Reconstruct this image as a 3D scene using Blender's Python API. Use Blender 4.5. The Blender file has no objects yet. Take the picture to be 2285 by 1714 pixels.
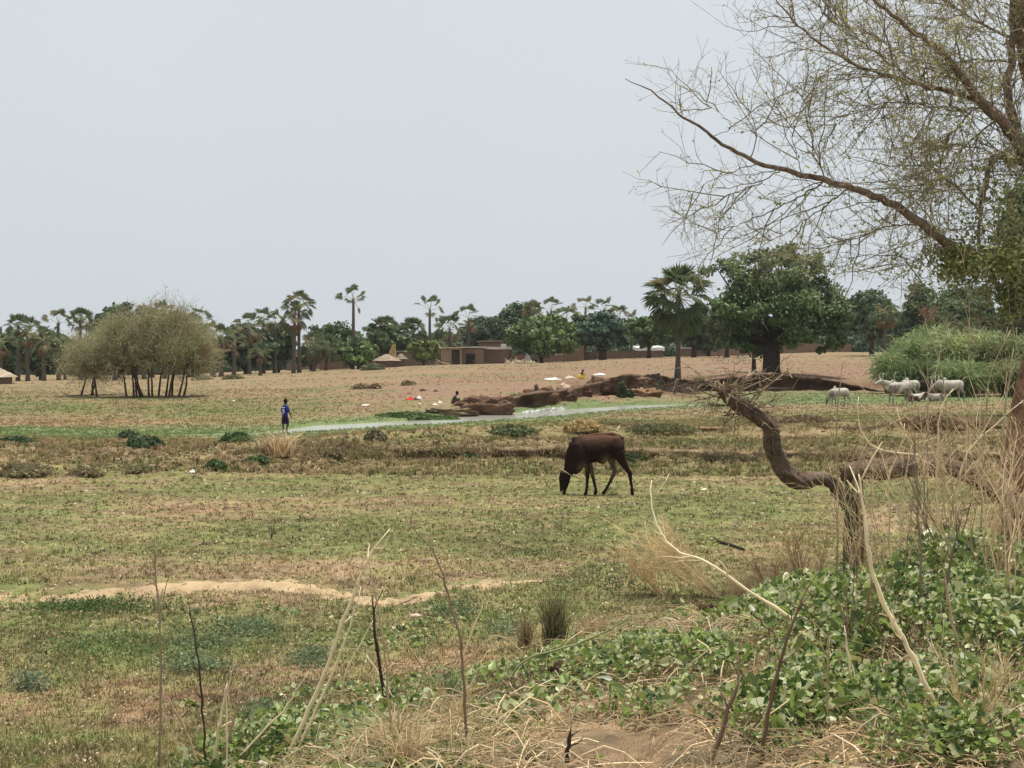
import bpy, math, random
import numpy as np
from mathutils import Vector

# ------------------------------------------------------------------ camera, world, sun, exposure
F = 3100.0; CU = 1142.5; HV = 800.0          # focal length, centre column and horizon row, in photo pixels
scene = bpy.context.scene
COL = scene.collection
cam_d = bpy.data.cameras.new('camera'); cam = bpy.data.objects.new('camera', cam_d); COL.objects.link(cam)
cam.location = (0, 0, 0); cam.rotation_euler = (math.radians(90), 0, 0)
cam_d.sensor_width = 36; cam_d.lens = F/2285*36; cam_d.shift_y = -57/2285
cam_d.clip_start = 0.05; cam_d.clip_end = 6000
scene.camera = cam
SUN = Vector((0.13, 0.10, 0.985)).normalized()
w = bpy.data.worlds.new('World'); scene.world = w; w.use_nodes = True
nt = w.node_tree; nt.nodes.clear()
wo = nt.nodes.new('ShaderNodeOutputWorld'); bg = nt.nodes.new('ShaderNodeBackground')
sky = nt.nodes.new('ShaderNodeTexSky'); sky.sky_type = 'NISHITA'; sky.sun_disc = False
sky.sun_elevation = math.asin(SUN.z); sky.sun_rotation = math.atan2(SUN.x, SUN.y)
sky.dust_density = 6.0; sky.air_density = 1.3; sky.ozone_density = 1.0
hs = nt.nodes.new('ShaderNodeHueSaturation'); hs.inputs['Saturation'].default_value = 0.35
mx = nt.nodes.new('ShaderNodeMix'); mx.data_type = 'RGBA'; mx.inputs[0].default_value = 0.82
mx.inputs[7].default_value = (6.95, 7.5, 7.95, 1)           # thin milky cloud layer over the sky
wn = nt.nodes.new('ShaderNodeTexNoise'); wn.inputs['Scale'].default_value = 1.6; wn.inputs['Detail'].default_value = 5
wr = nt.nodes.new('ShaderNodeMapRange'); wr.inputs[1].default_value = 0.3; wr.inputs[2].default_value = 0.75
wr.inputs[3].default_value = 0.965; wr.inputs[4].default_value = 1.03
wm = nt.nodes.new('ShaderNodeVectorMath'); wm.operation = 'SCALE'
L = nt.links.new
L(sky.outputs[0], hs.inputs['Color']); L(hs.outputs[0], mx.inputs[6])
L(wn.outputs[0], wr.inputs[0]); L(mx.outputs[2], wm.inputs[0]); L(wr.outputs[0], wm.inputs['Scale'])
L(wm.outputs[0], bg.inputs[0]); bg.inputs[1].default_value = 0.1; L(bg.outputs[0], wo.inputs[0])
sd = bpy.data.lights.new('sun', 'SUN'); sd.energy = 4.6; sd.angle = math.radians(0.6); sd.color = (1.0, 0.955, 0.88)
so = bpy.data.objects.new('sun', sd); COL.objects.link(so); so.rotation_euler = SUN.to_track_quat('Z', 'Y').to_euler()
scene.view_settings.view_transform = 'Standard'; scene.view_settings.look = 'None'
scene.view_settings.exposure = 0.09; scene.view_settings.gamma = 1.0
scene.render.engine = 'CYCLES'
scene.cycles.max_bounces = 5; scene.cycles.transparent_max_bounces = 4

rng = np.random.default_rng(7); random.seed(7)

# ------------------------------------------------------------------ materials
def vmat(name, rough=0.8, transl=0.0, nscale=6.0, namt=0.25, bump=0.0, bscale=30.0, spec=0.2, c2=None, c2scale=3.0, c2amt=0.5):
    """procedural material: vertex colour x noise, optional second colour by noise, bump, translucency"""
    m = bpy.data.materials.new(name); m.use_nodes = True; t = m.node_tree; t.nodes.clear(); l = t.links.new
    out = t.nodes.new('ShaderNodeOutputMaterial'); pb = t.nodes.new('ShaderNodeBsdfPrincipled')
    at = t.nodes.new('ShaderNodeAttribute'); at.attribute_name = 'Col'
    tc = t.nodes.new('ShaderNodeTexCoord')
    n = t.nodes.new('ShaderNodeTexNoise'); n.inputs['Scale'].default_value = nscale; n.inputs['Detail'].default_value = 6
    n.inputs['Roughness'].default_value = 0.65
    mr = t.nodes.new('ShaderNodeMapRange'); mr.inputs[1].default_value = 0.25; mr.inputs[2].default_value = 0.75
    mr.inputs[3].default_value = 1-namt; mr.inputs[4].default_value = 1+namt
    sc = t.nodes.new('ShaderNodeVectorMath'); sc.operation = 'SCALE'
    l(tc.outputs['Object'], n.inputs['Vector']); l(n.outputs[0], mr.inputs[0]); l(at.outputs['Color'], sc.inputs[0]); l(mr.outputs[0], sc.inputs['Scale'])
    colout = sc.outputs[0]
    if c2:
        n2 = t.nodes.new('ShaderNodeTexNoise'); n2.inputs['Scale'].default_value = c2scale; n2.inputs['Detail'].default_value = 8
        n2.inputs['Roughness'].default_value = 0.7
        r2 = t.nodes.new('ShaderNodeMapRange'); r2.inputs[1].default_value = 0.5; r2.inputs[2].default_value = 0.62; r2.inputs[4].default_value = c2amt
        m2 = t.nodes.new('ShaderNodeMix'); m2.data_type = 'RGBA'; m2.inputs[7].default_value = (*c2, 1)
        l(tc.outputs['Object'], n2.inputs['Vector']); l(n2.outputs[0], r2.inputs[0]); l(r2.outputs[0], m2.inputs[0]); l(colout, m2.inputs[6]); colout = m2.outputs[2]
    l(colout, pb.inputs['Base Color']); pb.inputs['Roughness'].default_value = rough; pb.inputs['Specular IOR Level'].default_value = spec
    if bump > 0:
        nb = t.nodes.new('ShaderNodeTexNoise'); nb.inputs['Scale'].default_value = bscale; nb.inputs['Detail'].default_value = 6
        b = t.nodes.new('ShaderNodeBump'); b.inputs['Strength'].default_value = bump; b.inputs['Distance'].default_value = 0.03
        l(tc.outputs['Object'], nb.inputs['Vector']); l(nb.outputs[0], b.inputs['Height']); l(b.outputs[0], pb.inputs['Normal'])
    if transl > 0:
        tr = t.nodes.new('ShaderNodeBsdfTranslucent'); ms = t.nodes.new('ShaderNodeMixShader'); ms.inputs[0].default_value = transl
        l(colout, tr.inputs['Color']); l(pb.outputs[0], ms.inputs[1]); l(tr.outputs[0], ms.inputs[2]); l(ms.outputs[0], out.inputs[0])
    else: l(pb.outputs[0], out.inputs[0])
    return m
M = {}
M['ground'] = vmat('ground_soil', 0.95, 0, 5.0, 0.22, 0.8, 22, 0.1)
M['leaf'] = vmat('leaf', 0.6, 0.42, 1.5, 0.25, 0, 30, 0.25)
M['tree_leaf'] = vmat('tree_leaf', 0.55, 0.12, 0.35, 0.22, 0, 30, 0.25)
M['vine'] = vmat('vine_leaf', 0.38, 0.45, 12, 0.18, 0, 30, 0.5)
M['grass'] = vmat('grass_blade', 0.75, 0.45, 2.0, 0.2, 0, 30, 0.15)
M['stalk'] = vmat('stalk', 0.45, 0.35, 9, 0.2, 0, 30, 0.4)
M['straw'] = vmat('straw', 0.5, 0.3, 9, 0.25, 0, 30, 0.3)
M['bark'] = vmat('bark', 0.9, 0, 14, 0.45, 1.0, 34, 0.15, c2=(0.045, 0.03, 0.022), c2scale=11, c2amt=0.6)
M['mud'] = vmat('mud_wall', 0.95, 0, 0.9, 0.22, 0.7, 6, 0.1, c2=(0.16, 0.105, 0.075), c2scale=1.2, c2amt=0.6)
M['tin'] = vmat('tin_sheet', 0.5, 0, 1.2, 0.15, 0.2, 8, 0.4)
M['thatch'] = vmat('thatch', 0.95, 0, 3.0, 0.35, 0.8, 12, 0.1)
M['hide'] = vmat('hide', 0.8, 0, 7.0, 0.16, 0.25, 60, 0.08)
M['skin'] = vmat('skin', 0.5, 0, 20, 0.06, 0, 30, 0.4)
M['cloth'] = vmat('cloth', 0.85, 0, 9, 0.12, 0.3, 20, 0.1)
M['stone'] = vmat('stone', 0.95, 0, 2.0, 0.35, 1.0, 7, 0.1, c2=(0.07, 0.045, 0.03), c2scale=2.2, c2amt=0.7)
M['metal'] = vmat('painted_metal', 0.45, 0, 5, 0.1, 0, 9, 0.5)
# water
def water_mat():
    m = bpy.data.materials.new('stream_water'); m.use_nodes = True; t = m.node_tree; l = t.links.new
    pb = t.nodes['Principled BSDF']; pb.inputs['Base Color'].default_value = (0.34, 0.33, 0.27, 1)
    pb.inputs['Roughness'].default_value = 0.16; pb.inputs['Specular IOR Level'].default_value = 0.8
    tc = t.nodes.new('ShaderNodeTexCoord'); n = t.nodes.new('ShaderNodeTexNoise'); n.inputs['Scale'].default_value = 2.2; n.inputs['Detail'].default_value = 4
    b = t.nodes.new('ShaderNodeBump'); b.inputs['Strength'].default_value = 0.8; b.inputs['Distance'].default_value = 0.03
    mp = t.nodes.new('ShaderNodeMapping'); mp.inputs['Scale'].default_value = (0.6, 1.8, 1)
    l(tc.outputs['Object'], mp.inputs[0]); l(mp.outputs[0], n.inputs['Vector']); l(n.outputs[0], b.inputs['Height']); l(b.outputs[0], pb.inputs['Normal'])
    return m
M['water'] = water_mat()

# ------------------------------------------------------------------ mesh collector
def lin(c):
    return tuple(((x/255)/12.92 if x/255 <= 0.04045 else ((x/255+0.055)/1.055)**2.4) for x in c)
class MB:
    def __init__(s): s.V = []; s.C = []; s.fs = []; s.n = 0
    def add(s, V, faces, col):
        """faces: (m,k) array or list of such arrays; col: rgb or (n,3)"""
        V = np.asarray(V, dtype=np.float64).reshape(-1, 3)
        if not isinstance(faces, list): faces = [faces]
        for f in faces:
            f = np.asarray(f, dtype=np.int64)
            if f.size: s.fs.append(f + s.n)
        c = np.asarray(col, dtype=np.float64)
        if c.ndim == 1: c = np.tile(c[:3], (len(V), 1))
        s.V.append(V); s.C.append(c[:, :3]); s.n += len(V)
    def build(s, name, mat, parent=None, smooth=False, loc=None):
        V = np.concatenate(s.V); C = np.clip(np.concatenate(s.C), 0, 1)
        if loc is None and parent is not None: loc = tuple(parent.location)
        if loc is not None: V = V - np.array(loc)
        me = bpy.data.meshes.new(name)
        me.vertices.add(len(V)); me.vertices.foreach_set('co', V.astype(np.float32).ravel())
        idx = np.concatenate([f.ravel() for f in s.fs]); cnt = np.concatenate([np.full(len(f), f.shape[1]) for f in s.fs])
        me.loops.add(len(idx)); me.loops.foreach_set('vertex_index', idx.astype(np.int32))
        st = np.concatenate([[0], np.cumsum(cnt)[:-1]]).astype(np.int32)
        me.polygons.add(len(cnt)); me.polygons.foreach_set('loop_start', st); me.polygons.foreach_set('loop_total', cnt.astype(np.int32))
        me.update(calc_edges=True)
        a = me.color_attributes.new('Col', 'FLOAT_COLOR', 'POINT')
        a.data.foreach_set('color', np.concatenate([C, np.ones((len(C), 1))], 1).astype(np.float32).ravel())
        me.polygons.foreach_set('use_smooth', np.full(len(cnt), bool(smooth)))
        me.materials.append(M[mat] if isinstance(mat, str) else mat)
        o = bpy.data.objects.new(name, me); COL.objects.link(o)
        if parent is not None: o.parent = parent
        elif loc is not None: o.location = loc
        return o
def tag(o, label=None, cat=None, group=None, kind=None):
    if label: o['label'] = label
    if cat: o['category'] = cat
    if group: o['group'] = group
    if kind: o['kind'] = kind
    return o
def thing(name, label, cat, loc, group=None):
    o = bpy.data.objects.new(name, None); COL.objects.link(o); o.location = tuple(float(x) for x in loc); o.empty_display_size = 0.2
    return tag(o, label, cat, group)
def copy_tree(o, loc, label, scale=1.0, rz=0.0):
    c = o.copy(); COL.objects.link(c); c.location = loc; c.scale = (scale,)*3; c.rotation_euler = (0, 0, rz); c['label'] = label
    for ch in [x for x in bpy.data.objects if x.parent == o]:
        d = ch.copy(); COL.objects.link(d); d.parent = c
    return c

# ------------------------------------------------------------------ shape helpers (all vectorised)
def norm(a): return a/np.maximum(np.linalg.norm(a, axis=-1, keepdims=True), 1e-9)
def tubes(mb, P, R, col, sides=5, cap=True):
    """P (n,k,3) polylines, R (n,k) radii"""
    P = np.asarray(P, float); R = np.asarray(R, float)
    if P.ndim == 2: P = P[None]; R = R[None]
    n, k, _ = P.shape
    T = np.empty_like(P); T[:, 1:-1] = P[:, 2:]-P[:, :-2]; T[:, 0] = P[:, 1]-P[:, 0]; T[:, -1] = P[:, -1]-P[:, -2]; T = norm(T)
    ref = np.tile(np.array([[0.31, 0.27, 0.91]]), (n, 1)); av = np.abs((norm(P[:, -1]-P[:, 0])*ref).sum(-1)) > 0.8
    ref[av] = [0.9, -0.4, 0.1]; ref = norm(ref)[:, None, :]
    A = norm(np.cross(T, ref)); B = np.cross(T, A)
    th = np.arange(sides)*2*np.pi/sides
    V = P[:, :, None, :] + R[:, :, None, None]*(np.cos(th)[None, None, :, None]*A[:, :, None, :] + np.sin(th)[None, None, :, None]*B[:, :, None, :])
    base = (np.arange(n)*k*sides)[:, None, None] + (np.arange(k-1)*sides)[None, :, None]
    j = np.arange(sides)[None, None, :]; j2 = (j+1) % sides
    Fq = np.stack([base+j, base+j2, base+sides+j2, base+sides+j], -1).reshape(-1, 4)
    fs = [Fq]
    if cap:
        fs.append((np.arange(n)*k*sides)[:, None] + np.arange(sides)[::-1][None, :])
        fs.append((np.arange(n)*k*sides + (k-1)*sides)[:, None] + np.arange(sides)[None, :])
    c = np.asarray(col, float)
    if c.ndim == 2: c = np.repeat(c, k*sides, 0)
    mb.add(V.reshape(-1, 3), fs, c)
def rnd_dir(n, up=0.0, seed=None):
    d = rng.normal(size=(n, 3)); d[:, 2] += up; return norm(d)
def cards(mb, C, size, col, nrm=None, aspect=0.6, bias=0.6, droop=0.0):
    """rhombic leaves: centres C (n,3), size (n,), normals biased towards nrm"""
    n = len(C); N = rnd_dir(n)
    if nrm is not None: N = norm(N*(1-bias)+np.asarray(nrm)*bias)
    A = norm(np.cross(N, rnd_dir(n))); A[:, 2] -= droop; A = norm(A); B = norm(np.cross(N, A))
    s = np.asarray(size).reshape(-1, 1)*np.ones((n, 1))
    V = np.stack([C-A*s, C+B*s*aspect, C+A*s, C-B*s*aspect], 1)
    f = np.arange(n*4).reshape(n, 4)
    c = np.asarray(col, float)
    if c.ndim == 2: c = np.repeat(c, 4, 0)
    mb.add(V.reshape(-1, 3), f, c)
def blades(mb, B, h, wd, col, lean=0.35, bend=0.3, dirs=None):
    """curved grass blades: base B (n,3), height h, width wd; 5 vertices each"""
    n = len(B); a = rng.uniform(0, 2*np.pi, n); D = np.stack([np.cos(a), np.sin(a), np.zeros(n)], 1)
    if dirs is not None: D = dirs
    S = np.stack([-D[:, 1], D[:, 0], np.zeros(n)], 1)
    a2 = rng.uniform(0, 2*np.pi, n); S = np.stack([np.cos(a2), np.sin(a2), np.zeros(n)], 1)
    h = np.asarray(h).reshape(-1, 1)*np.ones((n, 1)); wd = np.asarray(wd).reshape(-1, 1)*np.ones((n, 1))
    ln = rng.uniform(0, lean, (n, 1)); U = np.array([[0, 0, 1.0]])
    M1 = B + U*h*0.55 + D*h*ln*0.5; T = B + U*h*(1-bend*ln) + D*h*(ln+bend*ln*1.5)
    V = np.stack([B-S*wd/2, B+S*wd/2, M1+S*wd*0.4, M1-S*wd*0.4, T], 1)
    i = np.arange(n)[:, None]*5
    c = np.asarray(col, float)
    if c.ndim == 2: c = np.repeat(c, 5, 0)
    mb.add(V.reshape(-1, 3), [i+np.array([[0, 1, 2, 3]]), i+np.array([[3, 2, 4]])], c)
def box(mb, x0, x1, y0, y1, z0, z1, col, jit=0.0):
    V = np.array([[x, y, z] for z in (z0, z1) for y in (y0, y1) for x in (x0, x1)], float)
    if jit: V = V + rng.uniform(-jit, jit, V.shape)
    mb.add(V, np.array([[0, 2, 3, 1], [4, 5, 7, 6], [0, 1, 5, 4], [2, 6, 7, 3], [0, 4, 6, 2], [1, 3, 7, 5]]), col)
def loft(mb, P, ra, rb, side=(0, 1, 0), sides=12, col=(1, 1, 1)):
    """one elliptical tube through P; ra along side, rb across; rounded ends"""
    P = np.asarray(P, float); k = len(P); ra = np.ones(k)*np.asarray(ra, float); rb = np.ones(k)*np.asarray(rb, float)
    T = np.empty_like(P); T[1:-1] = P[2:]-P[:-2]; T[0] = P[1]-P[0]; T[-1] = P[-1]-P[-2]; T = norm(T)
    P = np.concatenate([[P[0]-T[0]*min(ra[0], rb[0])*0.7], P, [P[-1]+T[-1]*min(ra[-1], rb[-1])*0.7]])
    T = np.concatenate([T[:1], T, T[-1:]]); ra = np.concatenate([[ra[0]*0.55], ra, [ra[-1]*0.55]]); rb = np.concatenate([[rb[0]*0.55], rb, [rb[-1]*0.55]])
    k += 2; S = np.asarray(side, float)[None, :]; A = norm(S - (S*T).sum(1, keepdims=True)*T); B = np.cross(T, A)
    th = np.arange(sides)*2*np.pi/sides
    V = P[:, None, :] + (ra[:, None]*np.cos(th)[None])[:, :, None]*A[:, None, :] + (rb[:, None]*np.sin(th)[None])[:, :, None]*B[:, None, :]
    b = (np.arange(k-1)*sides)[:, None]; j = np.arange(sides)[None]; j2 = (j+1) % sides
    mb.add(V.reshape(-1, 3), [np.stack([b+j, b+j2, b+sides+j2, b+sides+j], -1).reshape(-1, 4), np.arange(sides)[::-1][None], ((k-1)*sides+np.arange(sides))[None]], col)
def fuse(name, mb, voxel, colfun, mat, parent=None, smooth_it=4, loc=None):
    """voxel-remesh the collected pieces into one continuous surface"""
    o = mb.build(name, mat, parent, True, loc)
    r = o.modifiers.new('r', 'REMESH'); r.mode = 'VOXEL'; r.voxel_size = voxel
    s = o.modifiers.new('s', 'SMOOTH'); s.factor = 0.5; s.iterations = smooth_it
    dg = bpy.context.evaluated_depsgraph_get(); dg.update()
    me = bpy.data.meshes.new_from_object(o.evaluated_get(dg)); o.modifiers.clear()
    old = o.data; o.data = me; bpy.data.meshes.remove(old); me.name = name
    co = np.empty(len(me.vertices)*3, np.float32); me.vertices.foreach_get('co', co); co = co.reshape(-1, 3)
    for a in list(me.color_attributes): me.color_attributes.remove(a)
    a = me.color_attributes.new('Col', 'FLOAT_COLOR', 'POINT'); c = np.clip(colfun(co), 0, 1)
    a.data.foreach_set('color', np.concatenate([c, np.ones((len(c), 1))], 1).astype(np.float32).ravel())
    me.polygons.foreach_set('use_smooth', np.ones(len(me.polygons), bool))
    if not me.materials: me.materials.append(M[mat])
    return o
# value noise
def vn(x, y, seed=0):
    xi = np.floor(x).astype(np.int64); yi = np.floor(y).astype(np.int64); fx = x-xi; fy = y-yi
    fx = fx*fx*(3-2*fx); fy = fy*fy*(3-2*fy)
    def h(a, b):
        v = (a*374761393 + b*668265263 + seed*1442695041) & 0xffffffff
        v = ((v ^ (v >> 13))*1274126177) & 0xffffffff
        return ((v ^ (v >> 16)) & 0xffff)/65535.0
    return (h(xi, yi)*(1-fx)+h(xi+1, yi)*fx)*(1-fy) + (h(xi, yi+1)*(1-fx)+h(xi+1, yi+1)*fx)*fy
def fbm(x, y, sc, oct=4, seed=0, g=0.5):
    t = 0; a = 1; s = 0; f = 1/sc
    for i in range(oct): t = t + a*vn(x*f+13.7*i, y*f-7.1*i, seed+i); s += a; a *= g; f *= 2.07
    return t/s

# ------------------------------------------------------------------ terrain: distance/height knots along a fan of directions
UC = [-900, 0, 350, 600, 800, 1000, 1200, 1400, 1600, 1850, 2100, 2400, 3200]
near = {   # bank under the camera, falling to the field
 -900: [(1, -2.2), (8, -2.28)], 0: [(1, -1.9), (4.5, -2.2), (7, -2.28)], 350: [(1, -1.75), (5, -1.98), (6.6, -2.28)],
 600: [(1, -1.7), (5, -1.75), (6, -1.85), (7.5, -2.28)], 800: [(1, -1.65), (5.5, -1.75), (7, -1.95), (9, -2.28)],
 1000: [(1, -1.6), (6, -1.77), (7.5, -1.92), (10.3, -2.28)], 1200: [(1, -1.6), (6, -1.76), (8, -1.9), (11.3, -2.28)],
 1400: [(1, -1.6), (6, -1.75), (8, -1.8), (10, -2.0), (12.5, -2.28)], 1600: [(1, -1.55), (6, -1.62), (8, -1.65), (9.5, -1.8), (12.2, -2.28)],
 1850: [(1, -1.5), (6, -1.48), (8, -1.42), (9.2, -1.6), (12, -2.28)], 2100: [(1, -1.45), (6, -1.4), (8.3, -1.3), (9.3, -1.5), (12, -2.28)],
 2400: [(1, -1.45), (6, -1.4), (8.5, -1.25), (10, -1.5), (12.5, -2.28)], 3200: [(1, -1.45), (8, -1.3), (13, -2.28)]}
farr = {
 -900: [(40, -2.3), (52, -2.75), (60, -2.75), (90, -2.5), (140, -2.4), (200, -3.1), (400, -4), (4000, -30)],
 0: [(40, -2.35), (50, -2.75), (60, -2.75), (75, -2.6), (89, -2.5), (110, -2.45), (136, -2.3), (200, -3.1), (400, -4), (4000, -30)],
 350: [(40, -2.35), (49, -2.78), (53, -2.82), (62, -2.7), (75, -2.55), (89, -2.45), (110, -2.3), (140, -2.15), (200, -2.6), (400, -4), (4000, -30)],
 600: [(40, -2.35), (48, -2.75), (54, -2.8), (62, -2.62), (75, -2.4), (89, -2.25), (110, -2.0), (140, -1.8), (180, -1.9), (250, -2.1), (4000, -20)],
 800: [(40, -2.35), (50, -2.75), (61, -2.8), (66, -2.55), (75, -2.25), (90, -1.9), (120, -1.4), (170, -1.35), (235, -1.3), (400, -1.5), (4000, -15)],
 1000: [(40, -2.35), (52, -2.75), (68, -2.8), (70, -2.5), (76, -2.2), (90, -1.75), (120, -1.1), (170, -0.85), (235, -0.9), (400, -1), (4000, -15)],
 1200: [(42, -2.35), (58, -2.75), (75, -2.8), (79, -2.6), (83, -2.0), (100, -1.5), (125, -1.0), (180, -0.6), (235, -0.6), (400, -.8), (4000, -15)],
 1400: [(42, -2.35), (60, -2.7), (84, -2.8), (91, -2.55), (95, -2.2), (100, -1.45), (130, -0.95), (180, -0.1), (250, 0.2), (400, .2), (4000, -10)],
 1600: [(42, -2.35), (60, -2.65), (88, -2.78), (96, -2.65), (103, -2.5), (107, -1.5), (125, -1.0), (180, 0.1), (250, 0.5), (400, .6), (4000, -10)],
 1850: [(42, -2.3), (60, -2.5), (75, -2.5), (90, -2.5), (101, -2.45), (105, -1.65), (120, -1.0), (150, -0.2), (200, 0.85), (260, 1.2), (400, 1.4), (4000, -8)],
 2100: [(42, -2.3), (60, -2.5), (75, -2.5), (90, -2.45), (101, -2.3), (108, -1.6), (120, -1.0), (150, -0.1), (200, 0.9), (260, 1.2), (400, 1.5), (4000, -8)],
 2400: [(42, -2.3), (60, -2.45), (75, -2.45), (101, -2.2), (120, -1.0), (150, -0.1), (200, 0.9), (260, 1.3), (400, 1.6), (4000, -8)],
 3200: [(42, -2.3), (75, -2.4), (101, -2.1), (120, -1.0), (200, 0.9), (400, 1.6), (4000, -8)]}
LY = np.linspace(math.log(1), math.log(4000), 900); TAB = []
for u in UC:
    kn = near[u] + [(26, -2.28)] + farr[u]
    z = np.interp(LY, [math.log(a) for a, b in kn], [b for a, b in kn])
    ker = np.ones(7)/7; zz = np.convolve(np.pad(z, 3, 'edge'), ker, 'valid'); TAB.append(zz)
TAB = np.array(TAB); UCa = np.array(UC, float)
SU = [300, 450, 600, 700, 800, 900, 1000, 1100, 1200, 1300, 1400, 1500, 1570]
SN = [50.2, 50.2, 51.7, 54.0, 56.0, 58.7, 60.7, 63.8, 66.7, 72.2, 77.0, 81.8, 85]
SFr = [50.3, 51.2, 52.9, 58.7, 60.7, 62.9, 67.7, 70.4, 74.6, 78.8, 83.2, 85.6, 85.2]
WZ = -2.84
def gz(X, Y, fine=True):
    X = np.asarray(X, float); Y = np.maximum(np.asarray(Y, float), 1.0)
    u = X/Y*F + CU; t = (np.log(Y)-LY[0])/(LY[1]-LY[0]); i = np.clip(t.astype(int), 0, len(LY)-2); ft = np.clip(t-i, 0, 1)
    c = np.clip(np.searchsorted(UCa, u)-1, 0, len(UC)-2); fu = np.clip((u-UCa[c])/(UCa[c+1]-UCa[c]), 0, 1); fu = fu*fu*(3-2*fu)*0.6+fu*0.4
    z = (TAB[c, i]*(1-ft)+TAB[c, i+1]*ft)*(1-fu) + (TAB[c+1, i]*(1-ft)+TAB[c+1, i+1]*ft)*fu
    # earth bunds across the field
    n1 = fbm(X, Y, 3.0, 3, 5); n2 = fbm(X, Y, 0.8, 3, 9)
    yc = np.interp(u, [0, 500, 900, 1250, 1700, 2300], [29.0, 30.0, 32.5, 32.5, 31.6, 31.0]) + (n1-0.5)*1.2
    hh = np.interp(u, [0, 300, 700, 1250, 1700, 2300], [0.30, 0.30, 0.38, 0.34, 0.26, 0.30])*(0.5+1.0*n1)
    wn_ = np.interp(u, [0, 600, 900, 2300], [2.4, 1.5, 0.75, 0.7]); wf = np.interp(u, [0, 600, 900, 2300], [5.0, 3.0, 1.6, 1.6])
    d = Y-yc; z = z + hh*np.exp(-np.where(d < 0, (d/wn_)**2, (d/wf)**2))*(0.75+0.5*n2)
    yc2 = np.interp(u, [700, 1000, 1300, 1700, 2300], [39.5, 40.5, 43.5, 43.8, 42.5]) + (n1-0.5)*1.0
    h2 = np.interp(u, [650, 850, 1200, 1500, 2300], [0.0, 0.32, 0.30, 0.20, 0.34])*(0.5+n2)
    d = Y-yc2; z = z + h2*np.exp(-np.where(d < 0, (d/1.0)**2, (d/2.0)**2))
    # small ditch bank at left near the sandy path
    z = z - 0.10*np.exp(-((Y-13.2)/0.35)**2)*np.exp(-((u-100)/190)**2)
    # gully edge and low stream banks
    y0 = 103.5 + (fbm(X, Y*0, 2.0, 3, 61)-0.5)*3.0; zt = np.interp(u, [1240, 1300, 1400, 1600, 1740, 1830, 1900, 1960, 2020], [-2.2, -1.95, -1.75, -1.35, -1.15, -1.5, -2.0, -2.3, -2.5])
    y0 = y0 - np.interp(u, [1250, 1400, 1560], [11, 7, 0]); a_ = ((u > 1250) & (u < 2020)); st = np.clip((Y-y0)/0.5, 0, 1)
    lo = np.minimum(z, -2.5+0.1*(n1-0.5)); hi = np.maximum(z, zt)
    z = np.where(a_ & (Y > y0-6) & (Y < y0+7), lo*(1-st)+hi*st, z)
    sn_ = np.interp(u, SU, SN); wl = np.clip((Y-(sn_-9))/7, 0, 1)*(Y < sn_+1)*np.clip((u-380)/150, 0, 1)*np.clip((1640-u)/60, 0, 1)
    z = z*(1-wl) + np.minimum(z, WZ+0.035)*wl
    # stream bed
    sn = np.interp(u, SU, SN); sf = np.interp(u, SU, SFr); inside = (u > 300) & (u < 1570)
    wob = (fbm(X, Y, 1.6, 3, 3)-0.5)*1.1*np.clip((sf-sn)/2.5, 0, 1); mid = (sn+sf)/2; half = np.maximum((sf-sn)/2, 0.02)
    e = np.abs(Y-mid-wob*0.6)/(half*1.08); bed = WZ - 0.12*np.clip(1-e*e, 0, 1) + 0.05*np.clip(e-1, 0, 3)
    z = np.where(inside & (e < 1.0), np.minimum(z, bed), np.where(Y > 46, np.maximum(z, WZ+0.03), z))
    if fine:
        rough = 0.5 + 3.2*np.clip(np.exp(-((Y-31)/4.5)**2)+0.7*np.exp(-((Y-42)/3)**2), 0, 1)
        rough = np.where(Y > 50, 1.2, rough)
        near_w = np.clip((70-Y)/30, 0, 1)
        rough = rough*(1-0.75*wl); z = z + (fbm(X, Y, 1.3, 3, 21)-0.5)*0.07*rough + (fbm(X, Y, 0.28, 3, 31)-0.5)*0.05*rough*near_w
        eb = np.exp(-((Y-104)/5)**2)*(u > 1150) + np.exp(-((Y-92)/8)**2)*((u > 1080) & (u < 1600))
        z = z + (fbm(X, Y, 2.2, 4, 77)-0.5)*0.5*np.clip(eb, 0, 1)
        z = np.where(inside & (e < 1.0), np.minimum(z, WZ-0.02), np.where((Y > 46), np.maximum(z, WZ+0.012), z))
    return z
def gp(X, Y): return np.array([X, Y, float(gz(np.array([X]), np.array([Y]))[0])])
YS = np.exp(np.linspace(math.log(4), math.log(400), 3000))
def at(u, v, ymin=4):
    """first point where the direction through photo pixel (u,v) meets the ground"""
    X = (u-CU)*YS/F; z = gz(X, YS, False); vg = HV - z*F/YS; ok = np.where((vg <= v) & (YS > ymin))[0]
    Y = YS[ok[0]] if len(ok) else 300.0
    return gp((u-CU)*Y/F, Y)
def W3(u, v, Y): return np.array([(u-CU)*Y/F, Y, -(v-HV)*Y/F])

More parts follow.
